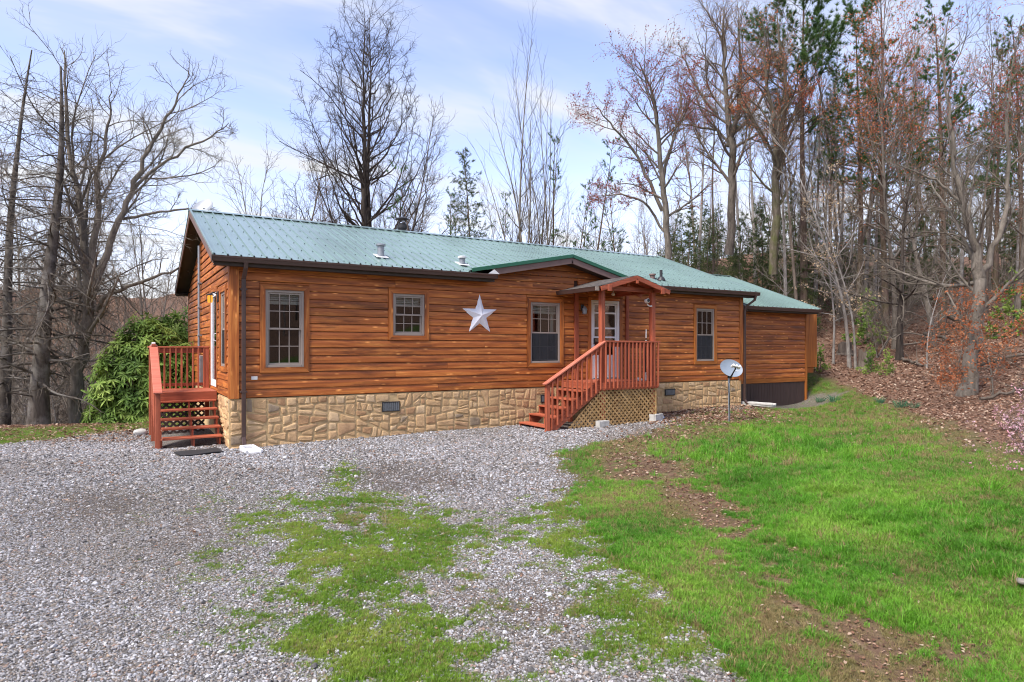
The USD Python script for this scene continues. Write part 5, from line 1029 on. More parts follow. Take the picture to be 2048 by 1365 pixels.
def pine(seed, Ht=20.0, r=.19, crown=.55, n1=26, len1=(3.0, .9), leaf='leaf_pine', bark_='bark_pine', per=26, needle=.16, up1=.55, gaps=.0, lean=(0, 0), wander=.06, stubs=14, n2=9, ang=(88, 45), clump=.62, frac=.8):
    rg = np.random.default_rng(seed); P0, R0 = stems(rg, np.array([[0, 0, -.4]]), [(lean[0], lean[1], 1)], np.array([Ht+.4]), np.array([r]), 14, wander, .2, tip=.1, flare=.35)
    P1, R1 = sprout(rg, P0, R0, n1, crown, .99, lambda t: ang[0]+(ang[1]-ang[0])*(t-crown)/(1-crown), 9, lambda t, p, g: (len1[0]+(len1[1]-len1[0])*((t-crown)/(1-crown))**1.4)*g.uniform(.45, 1.15, len(t)), .38, 7, .2, up1, rmin=.014)
    P2, R2 = sprout(rg, P1, R1, n2, .3, 1.0, 48, 12, lambda t, p, g: np.maximum(.25, p*.34*(1.15-.6*t)*g.uniform(.5, 1.2, len(t))), .55, 4, .2, .5, rmin=.006)
    ps = P2[:, 2:].reshape(-1, 3); ds = unit(np.repeat((P2[:, -1]-P2[:, 0])[:, None], P2.shape[1]-2, 1).reshape(-1, 3)+np.array([0, 0, .35])); keep = rg.random(len(ps)) < frac; ps, ds = ps[keep], ds[keep]
    if gaps: k2 = meshkit.fbm(ps*.55, 2, seed) > gaps; ps, ds = ps[k2], ds[k2]
    P5, R5 = sprout(rg, P0, R0, stubs, .12, crown+.1, 92, 12, lambda t, p, g: g.uniform(.4, 1.9, len(t)), .22, 4, .25, -.25, rmin=.008); P6, R6 = sprout(rg, P5, R5, 3, .3, 1, 50, 15, lambda t, p, g: p*.4*g.uniform(.4, 1.2, len(t)), .5, 3, .3, 0, rmin=.004)
    return make_model([('trunk', join([tubes(P0, R0, 12), tubes(P1, R1, 5), tubes(P5, R5, 4)]), bark_, True), ('crown', join([tubes(P2, R2, 3), tubes(P6, R6, 3)]), 'twig_dark', False), ('needles', needles(rg, ps, ds, needle, per, w=.009, spread=clump), leaf, False)])
def conifer(seed, Ht=7.0, r=.08, base=.08, n1=60, width=1.3, leaf='leaf_cedar', per=12, needle=.09, up=.5, ang=65, frac=.7, pw=.8, n2=8, spread=.9, w=.006):
    rg = np.random.default_rng(seed); P0, R0 = stems(rg, np.array([[0, 0, -.3]]), [(0, 0, 1)], np.array([Ht+.3]), np.array([r]), 10, .05, .2, tip=.1, flare=.3)
    P1, R1 = sprout(rg, P0, R0, n1, base, .99, ang, 10, lambda t, p, g: np.maximum(.12, width*np.clip(1.02-t, 0, 1)**pw*g.uniform(.45, 1.15, len(t))), .35, 6, .2, up, rmin=.007)
    P2, R2 = sprout(rg, P1, R1, n2, .2, 1.0, 50, 14, lambda t, p, g: np.maximum(.12, p*.4*(1.1-.6*t)*g.uniform(.5, 1.2, len(t))), .55, 3, .25, .15, rmin=.0045)
    ps = P2[:, 1:].reshape(-1, 3); ds = unit(np.repeat((P2[:, -1]-P2[:, 0])[:, None], P2.shape[1]-1, 1).reshape(-1, 3)); keep = rg.random(len(ps)) < frac; ps, ds = ps[keep], ds[keep]
    return make_model([('trunk', join([tubes(P0, R0, 8), tubes(P1, R1, 4)]), 'bark_brown', True), ('crown', tubes(P2, R2, 3), 'twig_dark', False), ('needles', needles(rg, ps, ds, needle, per, w=w*1.3, spread=spread), leaf, False)])
def snag(seed, Ht=13.0, r=.27):
    rg = np.random.default_rng(seed); P0, R0 = stems(rg, np.array([[0, 0, -.4]]), [(.01, 0, 1)], np.array([Ht+.4]), np.array([r]), 16, .05, .2, tip=.10, flare=.35)
    P1, R1 = sprout(rg, P0, R0, 120, .12, .94, lambda t: 98-25*t, 14, lambda t, p, g: (1.0+2.9*np.sin(np.pi*np.clip(t, .05, .9)))*g.uniform(.25, 1.1, len(t)), .2, 7, .28, -.25, rmin=.011, sag=.2)
    P2, R2 = sprout(rg, P1, R1, 11, .15, 1.0, 52, 16, lambda t, p, g: np.maximum(.12, p*.36*(1.1-.6*t)*g.uniform(.4, 1.2, len(t))), .5, 4, .35, -.1, rmin=.0055)
    P3, R3 = sprout(rg, P2, R2, 5, .2, 1.0, 50, 16, lambda t, p, g: np.maximum(.08, p*.4*g.uniform(.4, 1.2, len(t))), .6, 2, .3, 0, rmin=.004)
    return make_model([('trunk', join([tubes(P0, R0, 12), tubes(P1, R1, 5)]), 'bark_snag', True), ('twigs', join([tubes(P2, R2, 3), tubes(P3, R3, 3)]), 'twig_grey', False)])
def bigoak(seed, stems_, bark_='bark_grey', twig='twig_grey', n1=13, n2=9, n3=6, leaf=None, leaf_n=0, leaf_size=.08, leafmin=0.0, l1=.36):
    """hand-laid main stems (lists of (x, y, z, r)) with grown branches"""
    rg = np.random.default_rng(seed); tr = []; tws = []; tips = []
    for st in stems_:
        st = np.array(st, float); q = np.linspace(0, len(st)-1, 3*len(st)); P0 = np.stack([np.interp(q, np.arange(len(st)), st[:, c]) for c in range(3)], -1)
        P0 = (P0+np.concatenate([P0[:1], P0[:-1]])+np.concatenate([P0[1:], P0[-1:]]))/3; P0[1:-1] += rg.normal(0, .03, P0[1:-1].shape); R0 = np.interp(q, np.arange(len(st)), st[:, 3]); tr.append(tubes(P0[None], R0[None], 10))
        ln = np.linalg.norm(np.diff(P0, axis=0), axis=1).sum(); P1, R1 = sprout(rg, P0[None], R0[None], n1*ln/8, .2, 1.0, 46, 12, lambda t, p, g: np.maximum(.6, p*l1*(1.15-.6*t)*g.uniform(.4, 1.15, len(t))), .5, 7, .3, .35, rmin=.012, tpow=.75)
        P2, R2 = sprout(rg, P1, R1, n2, .15, 1.0, 45, 14, lambda t, p, g: p*.45*(1.1-.5*t)*g.uniform(.5, 1.2, len(t)), .55, 5, .3, .3, rmin=.006)
        P3, R3 = sprout(rg, P2, R2, n3, .15, 1.0, 42, 14, lambda t, p, g: np.maximum(.15, p*.45*g.uniform(.5, 1.2, len(t))), .6, 3, .28, .25, rmin=.0045)
        tr.append(tubes(P1, R1, 5)); tws += [tubes(P2, R2, 4), tubes(P3, R3, 3)]; tips.append(P3[:, 1:].reshape(-1, 3))
    parts = [('trunk', join(tr), bark_, True), ('crown', join(tws), twig, False)]
    if leaf:
        pts = np.vstack(tips); pts = pts[pts[:, 2] > leafmin]; cl = meshkit.fbm(pts*.7, 2, seed); pts = pts[np.argsort(-cl+rg.normal(0, .07, len(pts)))[:leaf_n]]
        parts.append(('leaves', leaves(rg, pts+rg.normal(0, .03, pts.shape), leaf_size, droop=.3), leaf, False))
    return make_model(parts)
FIRST = {}
def plant(model_key, model, name, label, category, px, depth, rot=0.0, scale=1.0, group=None, dz=0.0, tilt=None):
    x, y = at(px, depth); z = float(H(x, y))+dz
    path = numbered('/World', name); xf = UsdGeom.Xform.Define(stage, path); xf.AddTranslateOp().Set(Gf.Vec3d(float(x), float(y), z)); xf.AddRotateZOp().Set(float(rot)); xf.AddScaleOp().Set(Gf.Vec3f(*np.broadcast_to(np.asarray(scale, float), (3,)).tolist()))
    p = xf.GetPrim()
    if model_key in FIRST:
        p.GetReferences().AddInternalReference(FIRST[model_key]); p.SetInstanceable(True)
    else:
        FIRST[model_key] = path; nd = Node(path)
        for nm, mesh_, m, sm in (model() if callable(model) else model).parts: obj(nm, mesh_, m, nd, smooth=sm)
    setdata(p, label, category, group); return p
def Tz(px_top_y, depth, px_base_z): return CAMH+(HOR-px_top_y)*depth/FOC-px_base_z
def ground_at(px, depth): return float(H(*at(px, depth)))
# ------------------------------------------------------------------ the trees in view
CR = math.degrees(math.atan2(RV[1], RV[0]))   # rotate a model by this and its x axis lies along the picture's width
def hgt(px, depth, ytop): return CAMH+(HOR-ytop)*depth/FOC-ground_at(px, depth)
# left
h = hgt(76, 16.8, 130); plant('snag', lambda: snag(3, h, .25), 'dead_conifer', 'tall dark broken-topped conifer trunk bristling with bare dead branches', 'tree', 76, 16.8, 20)
h = hgt(8, 17.5, 60); plant('snag2', lambda: snag(8, h, .17), 'dead_conifer', 'dark bare conifer trunk cut by the left edge of the picture', 'tree', 4, 17.6, 140)
def s_(px, y, depth, r, px0=146, base=None): return ((px-px0)*depth/FOC, 0.0, CAMH+(HOR-y)*depth/FOC, r)
dO = 17.6; zb = ground_at(146, dO)
def S(pts, dz): return [(x, yy, z-zb, r) for (x, yy, z, r) in pts]
oak_st = [S([s_(146, 880, dO, .30), s_(150, 800, dO, .24), s_(165, 700, dO, .21), s_(178, 620, dO, .20), s_(172, 540, dO, .17), s_(165, 430, dO, .12), s_(140, 330, dO, .09), s_(132, 200, dO, .06), s_(128, 90, dO, .02)], 0),
          S([s_(176, 600, dO, .16), s_(190, 520, dO, .14), s_(205, 420, dO, .11), s_(215, 330, dO, .07), s_(235, 250, dO, .045), s_(245, 190, dO, .015)], 0),
          S([s_(182, 600, dO, .17), s_(215, 500, dO, .13), s_(245, 430, dO, .115), s_(270, 370, dO, .09), s_(300, 300, dO, .07), s_(345, 235, dO, .05), s_(372, 180, dO, .03), s_(385, 140, dO, .012)], 0),
          S([s_(262, 385, dO, .07), s_(310, 335, dO, .055), s_(370, 295, dO, .045), s_(430, 265, dO, .03), s_(455, 240, dO, .012)], 0),
          S([s_(186, 625, dO, .11), s_(225, 580, dO, .08), s_(280, 560, dO, .06), s_(340, 535, dO, .045), s_(400, 525, dO, .02)], 0),
          S([s_(240, 440, dO, .06), s_(290, 425, dO, .05), s_(340, 415, dO, .04), s_(400, 405, dO, .02)], 0),
          S([s_(176, 640, dO, .09), s_(150, 560, dO, .07), s_(110, 480, dO, .05), s_(70, 420, dO, .03), s_(30, 380, dO, .012)], 0)]
for k_, st in enumerate(oak_st):
    for i_ in range(len(st)): st[i_] = (st[i_][0], (0.25*k_-.6)*i_*.25 if k_ else 0, st[i_][2], st[i_][3])
plant('oak_left', lambda: bigoak(21, [[(x, y, z, r*.68) for x, y, z, r in q] for q in oak_st], 'bark_grey', 'twig_grey', n1=17, n2=10, n3=6, l1=.38), 'oak_tree', 'large bare many-limbed oak leaning right between dead conifer and rhododendron', 'tree', 146, dO, CR)
# centre, behind the roof
h = hgt(735, 30, 4)
def ovoid(seed, Ht, nl=46):
    rg = np.random.default_rng(seed); sts = [[(-.15, 0, -.4, .25), (-.2, .05, Ht*.35, .165), (-.3, .0, Ht*.6, .085), (-.35, .1, Ht*.8, .04), (-.3, 0, Ht*.97, .012)], [(.15, .05, -.4, .23), (.25, 0, Ht*.35, .15), (.35, .1, Ht*.6, .08), (.45, 0, Ht*.8, .038), (.5, .1, Ht*.985, .012)]]
    for k in range(nl):
        u = .40+.585*((k+.5)/nl)**.85; R = np.interp(u, [.36, .42, .56, .70, .82, .92, 1.0], [4.3, 3.9, 3.4, 3.2, 2.5, 1.6, .6])*rg.uniform(.72, 1.05); an = k*2.39996+rg.normal(0, .3); zE = Ht*u; drop = (1.0 if u < .5 else 1.45)*R+.9; zS = max(Ht*.27, zE-drop)
        c = np.array([math.cos(an), math.sin(an)]); o = np.array([-.22 if c[0] < 0 else .3, 0]); r0 = .028+.04*(1-u)*1.3; pt = []
        for t in (0, .2, .4, .6, .8, 1.0): q = o+c*R*(1-(1-t)**1.6)+rg.normal(0, .07, 2)*(t > 0); pt.append((q[0], q[1], zS+(zE-zS)*t**1.45, r0*(1-.86*t)))
        sts.append(pt)
    return bigoak(seed, sts, 'bark_dark', 'twig_dark', n1=15, n2=8, n3=5, l1=.27)
plant('poplar', lambda: ovoid(5, h), 'bare_tree', 'tall egg-shaped bare dark tree with twin trunks rising behind the roof ridge', 'tree', 735, 30, 50)
h = hgt(1062, 27, 80); 
def multi(seed, Ht, n, r, spread, bark_, twig, n2=9, n3=5):
    rg = np.random.default_rng(seed); an = rg.uniform(0, 6.28, n); sp = rg.uniform(.03, spread, n); P0, R0 = stems(rg, np.stack([np.cos(an)*.25, np.sin(an)*.25, np.full(n, -.3)], 1), np.stack([np.cos(an)*sp, np.sin(an)*sp, np.ones(n)], 1), Ht*rg.uniform(.6, 1.02, n), r*rg.uniform(.5, 1.1, n), 12, .10, .25, tip=.08)
    P1, R1 = sprout(rg, P0, R0, n2, .3, 1.0, 26, 8, lambda t, p, g: p*.22*(1.15-.6*t)*g.uniform(.4, 1.2, len(t)), .5, 6, .15, .5, rmin=.007); P2, R2 = sprout(rg, P1, R1, n3, .2, 1, 28, 10, lambda t, p, g: p*.4*g.uniform(.4, 1.2, len(t)), .55, 4, .15, .4, rmin=.0045)
    return make_model([('trunk', tubes(P0, R0, 8), bark_, True), ('crown', join([tubes(P1, R1, 4), tubes(P2, R2, 3)]), twig, False)])
plant('multi', lambda: multi(4, h, 12, .075, .105, 'bark_grey', 'twig_dark', n2=15, n3=7), 'multi_stem_tree', 'tall slender many-stemmed bare tree fanning up behind the middle of the roof', 'tree', 1062, 27, 10)
h = hgt(950, 24, 275); plant('cedar', lambda: conifer(6, h, .09, base=.1, n1=130, width=2.3, leaf='leaf_cedar', per=11, needle=.12, up=.55, ang=62, frac=.75, pw=.62), 'cedar_tree', 'brownish green narrow cedar with a pointed top behind the roof ridge', 'tree', 945, 24, 0)
YP = lambda: pine(31, 9.0, .075, crown=.3, n1=26, len1=(1.5, .5), per=16, needle=.13, up1=.7, stubs=6, n2=7, gaps=.42)
for px, dep, yt, lab in ((848, 28, 332, 'scraggly young pine against the sky left of the narrow cedar'), (1112, 31, 290, 'thin young pine right behind the many-stemmed tree'), (905, 30, 395, 'low young pine left of the narrow cedar, close above the roof'), (1000, 33, 380, 'low young pine right of the narrow cedar'), (1143, 29, 375, 'short young pine between the two thin young pines'), (1232, 36, 350, 'short young pine under the outstretched limb of the red-budded maple'), (1180, 33, 278, 'thin young pine left of the red-budded maple, its crown against the sky')):
    hh = hgt(px, dep, yt); plant('youngpine', YP, 'young_pine', lab, 'tree', px, dep, px*1.7, hh/9.0)
# right
dM = 30; zM = ground_at(1338, dM); s2 = lambda px, y, r, d=dM, p0=1338: ((px-p0)*d/FOC, 0.0, CAMH+(HOR-y)*d/FOC-zM, r)
map_st = [[s2(1338, 560, .22), s2(1332, 470, .19), s2(1322, 400, .17), s2(1312, 330, .14), s2(1306, 260, .11), s2(1290, 200, .07), s2(1262, 150, .03)],
          [s2(1328, 430, .12), s2(1295, 355, .10), s2(1260, 300, .08), s2(1220, 255, .055), s2(1185, 215, .02)],
          [s2(1318, 380, .11), s2(1345, 290, .09), s2(1360, 220, .06), s2(1372, 150, .025)],
          [s2(1332, 470, .09), s2(1295, 400, .07), s2(1240, 385, .05), s2(1200, 385, .02)]]
for k_, st in enumerate(map_st): map_st[k_] = [(x, (.5*k_-.9)*i_*.3, z, r*.74) for i_, (x, y, z, r) in enumerate(st)]
plant('maple', lambda: bigoak(41, map_st, 'bark_grey', 'twig_brown', n1=19, n2=11, n3=6, leaf='leaf_red', leaf_n=11000, leaf_size=.072, leafmin=5.5, l1=.44), 'red_maple', 'red-budded maple leaning left over the right half of the roof', 'tree', 1338, dM, CR)
dK = 33; zK = ground_at(1458, dK); s3 = lambda px, y, r, d=dK, p0=1458, z0=zK: ((px-p0)*d/FOC, 0.0, CAMH+(HOR-y)*d/FOC-z0, r)
ok_st = [[s3(1458, 520, .30), s3(1460, 420, .26), s3(1456, 330, .23), s3(1445, 270, .20), s3(1432, 200, .15), s3(1425, 120, .10), s3(1420, 50, .03)],
         [s3(1452, 300, .17), s3(1480, 230, .14), s3(1475, 130, .09), s3(1470, 30, .03)], [s3(1450, 285, .15), s3(1500, 235, .11), s3(1530, 190, .08), s3(1545, 110, .04)],
         [s3(1438, 235, .12), s3(1405, 190, .09), s3(1380, 130, .06), s3(1360, 70, .025)], [s3(1440, 260, .10), s3(1400, 250, .07), s3(1360, 235, .05), s3(1330, 240, .02)]]
for k_, st in enumerate(ok_st): ok_st[k_] = [(x, (.6*k_-1.2)*i_*.3, z, r*.72) for i_, (x, y, z, r) in enumerate(st)]
plant('oak_right', lambda: bigoak(51, ok_st, 'bark_grey', 'twig_brown', n1=21, n2=11, n3=6, leaf='leaf_bud', leaf_n=6000, leaf_size=.07, leafmin=9, l1=.42), 'oak_tree', 'broad grey oak with orange-brown budding crown right of the red-budded maple', 'tree', 1458, dK, CR)
dG = 29; zG = ground_at(1545, dG); s4 = lambda px, y, r: ((px-1545)*dG/FOC, 0.0, CAMH+(HOR-y)*dG/FOC-zG, r)
ms_st = [[s4(1546, 560, .24), s4(1545, 450, .22), s4(1543, 380, .21), s4(1540, 320, .15), s4(1532, 250, .12), s4(1512, 190, .08), s4(1500, 120, .04)], [s4(1548, 400, .16), s4(1556, 320, .15), s4(1564, 240, .13), s4(1568, 170, .10), s4(1552, 90, .06), s4(1545, 30, .02)],
         [s4(1560, 300, .09), s4(1585, 230, .07), s4(1610, 190, .04)], [s4(1536, 300, .09), s4(1505, 230, .07), s4(1480, 195, .03)]]
for k_, st in enumerate(ms_st): ms_st[k_] = [(x, (.5*k_-.8)*i_*.3, z, r*.8) for i_, (x, y, z, r) in enumerate(st)]
plant('mossy', lambda: bigoak(61, ms_st, 'bark_mossy', 'twig_brown', n1=18, n2=10, n3=6, leaf='leaf_orange', leaf_n=3500, leaf_size=.08, leafmin=8, l1=.4), 'forked_tree', 'moss-green forked trunk with light orange buds beside the tall pine', 'tree', 1545, dG, CR)
h = hgt(1606, 31, -40); plant('pine_a', lambda: pine(71, h, .21, crown=.56, n1=46, len1=(3.7, 2.3), per=44, needle=.22, up1=.5, stubs=16, n2=14, gaps=.40, frac=1.0, wander=.035), 'pine_tree', 'tall straight pine with thick dark green crown cut by the top edge', 'tree', 1608, 31, 40)
PB = lambda: pine(73, 18.0, .2, crown=.42, n1=46, len1=(3.0, 1.3), frac=1.0, per=36, needle=.18, up1=.4, stubs=22, n2=10, gaps=.40, wander=.05, lean=(.02, 0))
for px, dep, yt, lab in ((1718, 33, 20, 'dark pine trunk with thin green crown second to the right of the tall pine'), (1772, 30, -5, 'reddish pine trunk rising through rust-orange maple buds'), (1885, 29, 20, 'pine with dead side twigs and a crown mixed with red maple buds'), (1990, 34, 120, 'dark pine far back near the right edge of the wood'), (1660, 44, 150, 'slim pine deep in the wood behind the pale saplings'), (1830, 46, 230, 'slim pine deep in the wood between the two red maples'), (2044, 27, 60, 'dark pine cut by the right edge of the picture')):
    hh = hgt(px, dep, yt); plant('pine_b', PB, 'pine_tree', lab, 'tree', px, dep, px*2.3 % 360, hh/18.0)
RM = lambda: deciduous(81, 14.0, .11, crown=.28, n1=30, ang1=(58, 24), len1=(.34, .14), up1=.5, n2=10, n3=6, bark_='bark_grey', twig='twig_brown', wander=.16, leaf='leaf_orange', leaf_n=4200, leaf_size=.08, leaftop=.45)
for px, dep, yt, lab in ((1790, 27, 40, 'slender maple thick with rust-orange buds left of the pale-barked maple'), (1868, 26, 20, 'slender maple with rust-orange buds between the two right-hand pines'), (2030, 24, -10, 'maple with sparse orange-red buds at the right edge'), (1700, 38, 60, 'maple with faint orange buds behind the pale saplings')):
    hh = hgt(px, dep, yt); plant('redmaple', RM, 'budding_maple', lab, 'tree', px, dep, px*3.1 % 360, hh/14.0)
SB = lambda: deciduous(91, 10.0, .065, crown=.3, n1=18, ang1=(50, 28), len1=(.26, .1), up1=.5, n2=7, n3=5, bark_='bark_pale', twig='twig_pale', wander=.22)
for px, dep, yt, lab in ((1712, 24.6, 330, 'pale-barked slightly wavy sapling, right stem of the pair beside the addition'), (1700, 24.8, 180, 'taller pale-barked sapling, left stem of the pair beside the addition'), (1853, 21.5, 470, 'thin pale sapling standing alone between dark trunk and gnarled tree')):
    hh = hgt(px, dep, yt); plant('pale', SB, 'pale_sapling', lab, 'tree', px, dep, px*1.3 % 360, hh/10.0)
BE = lambda: deciduous(95, 8.0, .05, crown=.22, n1=20, ang1=(65, 35), len1=(.26, .1), up1=.25, n2=7, n3=5, bark_='bark_pale', twig='twig_pale', wander=.16, leaf='leaf_pale', leaf_n=900, leaf_size=.10)
for px, dep, yt, lab in ((1666, 25.5, 330, 'young beech hung with pale papery leaves right of the addition'),):
    hh = hgt(px, dep, yt); plant('beech', BE, 'beech_sapling', lab, 'tree', px, dep, 25, hh/8.0)
h = hgt(1799, 24.5, 330); plant('darkstub', lambda: deciduous(97, h, .13, crown=.3, n1=26, ang1=(85, 50), len1=(.30, .12), up1=.1, n2=8, n3=5, bark_='bark_dark', twig='twig_grey', wander=.07, dead=20), 'dead_tree', 'short dark trunk with level bare branches in the middle of the leaf slope', 'tree', 1799, 24.5, 10)
# gnarled tree on the right
dN = 16.2; zN = ground_at(1942, dN); s5 = lambda px, y, r: ((px-1942)*dN/FOC, 0.0, CAMH+(HOR-y)*dN/FOC-zN, r)
gn_st = [[s5(1932, 800, .25), s5(1937, 765, .19), s5(1946, 710, .16), s5(1955, 650, .145), s5(1958, 590, .14), s5(1957, 540, .13), s5(1945, 470, .095), s5(1925, 400, .08), s5(1908, 320, .065), s5(1895, 220, .05), s5(1885, 120, .03), s5(1900, 20, .01)],
         [s5(1960, 560, .10), s5(1985, 510, .085), s5(2005, 440, .07), s5(2010, 350, .055), s5(2000, 250, .04), s5(2012, 150, .025), s5(2030, 60, .01)],
         [s5(1930, 415, .05), s5(1890, 370, .04), s5(1850, 350, .03), s5(1790, 320, .012)], [s5(1920, 380, .045), s5(1960, 310, .035), s5(2000, 280, .02)]]
for k_, st in enumerate(gn_st): gn_st[k_] = [(x, (.4*k_-.6)*i_*.16 if k_ else 0, z, r*(1 if z < 3.2 else .78)) for i_, (x, y, z, r) in enumerate(st)]
plant('gnarled', lambda: bigoak(101, gn_st, 'bark_grey', 'twig_grey', n1=17, n2=9, n3=6, l1=.30, leaf='leaf_red', leaf_n=1400, leaf_size=.05, leafmin=6.5), 'gnarled_maple', 'gnarled pale-barked forked tree with a black rotten foot on the leaf slope', 'tree', 1942, dN, CR)
# rust-leaved young beech in front of it
RB = lambda: deciduous(103, 3.6, .03, crown=.22, n1=16, ang1=(84, 62), len1=(.58, .25), up1=-.05, n2=9, n3=5, bark_='bark_grey', twig='twig_brown', wander=.2, leaf='leaf_rust', leaf_n=1500, leaf_size=.10)
for px, dep, yt, lab in ((1985, 15.2, 570, 'low beech spreading level sprays of rust-brown leaves before the gnarled tree'), (2060, 14.0, 560, 'rust-leaved beech half cut off by the right edge'), (1915, 19, 560, 'small beech with rust-brown leaves behind the gnarled tree')):
    hh = hgt(px, dep, yt); plant('rustbeech', RB, 'rust_beech', lab, 'tree', px, dep, px*1.9 % 360, hh/3.6 if dep != 19 else (hh/3.6)*.9)
# woods behind: thin grey trees in groups
GT = [lambda: deciduous(111, 13.0, .10, crown=.33, n1=24, ang1=(52, 24), len1=(.26, .1), up1=.5, n2=8, n3=5, wander=.12), lambda: deciduous(113, 13.0, .08, crown=.4, n1=20, ang1=(46, 22), len1=(.22, .09), up1=.6, n2=8, n3=5, wander=.10, twig='twig_brown', leaf='leaf_bud', leaf_n=1600, leaf_size=.06), lambda: deciduous(117, 13.0, .085, crown=.3, n1=26, ang1=(58, 26), len1=(.24, .1), up1=.4, n2=8, n3=5, wander=.16, bark_='bark_grey', twig='twig_brown', dead=10)]
rgf = np.random.default_rng(5)
ORD = 'leftmost,second,third,fourth,fifth,sixth,seventh,eighth,ninth,tenth,eleventh,twelfth,thirteenth,fourteenth,fifteenth,sixteenth,seventeenth,eighteenth,nineteenth,twentieth,twenty-first,twenty-second,twenty-third,twenty-fourth,twenty-fifth,twenty-sixth,twenty-seventh,twenty-eighth,twenty-ninth'.split(',')
def scatter_trees(rows, name, label, group, key, models, category='tree', basis=13.0):
    for q_, (px, dep, yt) in enumerate(sorted(rows)):
        k = int(rgf.integers(len(models))); plant(key+str(k), models[k], name, label.replace('{nth}', ORD[q_] if q_ < len(ORD) else ''), category, px, dep, float(rgf.uniform(0, 360)), max(.2, hgt(px, dep, yt)/basis), group)
rows = [(float(rgf.uniform(1380, 2120)), float(rgf.uniform(34, 56)), float(rgf.uniform(60, 330))) for _ in range(32)]
scatter_trees(rows, 'grey_tree', 'thin bare grey tree deep in the wood on the slope right of the cabin', 'bare trees in the wood on the right slope', 'grey', GT)
ST = [lambda: deciduous(151, 16.0, .125, crown=.5, n1=22, ang1=(50, 24), len1=(.22, .08), up1=.5, n2=8, n3=5, wander=.05, bark_='bark_pale', twig='twig_grey', flare=.25, dead=6), lambda: deciduous(153, 16.0, .10, crown=.55, n1=20, ang1=(46, 22), len1=(.2, .08), up1=.5, n2=8, n3=5, wander=.06, bark_='bark_brown', twig='twig_brown', leaf='leaf_bud', leaf_n=1800, leaf_size=.055, flare=.25)]
rows = [(float(px)+float(rgf.normal(0, 5)), float(rgf.uniform(27, 44)), float(yt)) for px, yt in ((1395, 90), (1418, 60), (1488, 110), (1512, 70), (1575, 130), (1590, 60), (1632, 90), (1645, 160), (1676, 120), (1688, 60), (1735, 80), (1752, 130), (1808, 60), (1822, 110), (1848, 70), (1905, 50), (1922, 120), (1958, 80), (1972, 40), (2022, 90))]
scatter_trees(rows, 'straight_tree', 'slim straight grey-barked tree on the right slope, {nth} from the left of its kind', 'slim straight trees on the right slope', 'straight', ST, basis=16.0)
rows = [(float(px), float(rgf.uniform(36, 52)), float(yt)) for px, yt in ((548, 300), (556, 380), (572, 235), (590, 390), (612, 330), (640, 400), (655, 340), (676, 300), (700, 400), (765, 370), (790, 330), (806, 205), (830, 330), (868, 400), (900, 380), (1000, 360), (1020, 300), (1095, 360), (1140, 380), (1160, 330), (1215, 380), (1240, 350), (1265, 400), (1290, 370), (455, 280), (470, 420), (500, 400), (525, 420))]
scatter_trees(rows, 'slender_tree', 'slender bare tree behind the roof against the sky, {nth} from the left of its row', 'slender trees behind the roof', 'grey', GT)
rows = [(float(rgf.uniform(-80, 400)), float(rgf.uniform(22, 42)), float(rgf.uniform(280, 600))) for _ in range(24)]
scatter_trees(rows, 'valley_tree', 'bare grey-brown tree on falling ground behind the left lawn, {nth} from the left there', 'bare trees below the left lawn', 'grey', GT)
# understorey
HM = lambda: conifer(121, 5.0, .05, base=.06, n1=64, width=1.6, leaf='leaf_hemlock', per=12, needle=.11, up=-.05, ang=84, frac=.72, n2=10, w=.0075)
rows = [(px+float(rgf.normal(0, 12)), dep, yt) for px, dep, yt in ((1340, 40, 470), (1385, 38, 440), (1420, 41, 450), (1450, 39, 490), (1480, 36, 455), (1510, 38, 430), (1540, 35, 470), (1580, 40, 400), (1600, 36, 480), (1640, 38, 440), (1690, 40, 430), (1735, 37, 470), (1760, 42, 380), (1820, 40, 400), (1845, 36, 460), (1880, 42, 380), (1940, 40, 400), (2000, 38, 420), (2040, 34, 440), (1500, 33, 520), (1570, 33, 520), (1465, 34, 530), (1360, 44, 440), (1400, 46, 420), (1440, 45, 430), (1530, 43, 420), (1620, 42, 420), (1670, 36, 500), (1590, 31, 530))]
scatter_trees(rows, 'hemlock', 'bushy dark hemlock in the slope undergrowth, {nth} from the left of its kind', 'hemlocks in the undergrowth', 'hemlock', [HM], basis=4.3)
SH = [lambda: deciduous(131, 3.0, .022, crown=.08, n1=16, ang1=(45, 30), len1=(.42, .2), up1=.4, n2=7, n3=5, wander=.3, twig='twig_grey', flare=.1), lambda: deciduous(133, 3.0, .02, crown=.1, n1=14, ang1=(60, 35), len1=(.5, .2), up1=.2, n2=7, n3=5, wander=.35, twig='twig_pale', bark_='bark_pale', flare=.1)]
rows = [(float(rgf.uniform(1480, 2100)), float(rgf.uniform(26, 40)), float(rgf.uniform(470, 590))) for _ in range(36)]
scatter_trees(rows, 'brush', 'tangled bare brush on the leaf-covered slope under the trees', 'bare brush on the slope', 'brush', SH, 'shrub', 3.0)
rows = [(float(rgf.uniform(-40, 330)), float(rgf.uniform(17.8, 26)), float(rgf.uniform(640, 760))) for _ in range(34)]
scatter_trees(rows, 'brush', 'tangled bare brush beyond the edge of the left lawn', 'bare brush beyond the left lawn', 'brush', SH, 'shrub', 3.0)
ML = lambda: conifer(141, 1.6, .03, base=.05, n1=26, width=.8, leaf='leaf_rhodo', per=10, needle=.10, up=.3, ang=70, frac=.5, n2=6, w=.016)
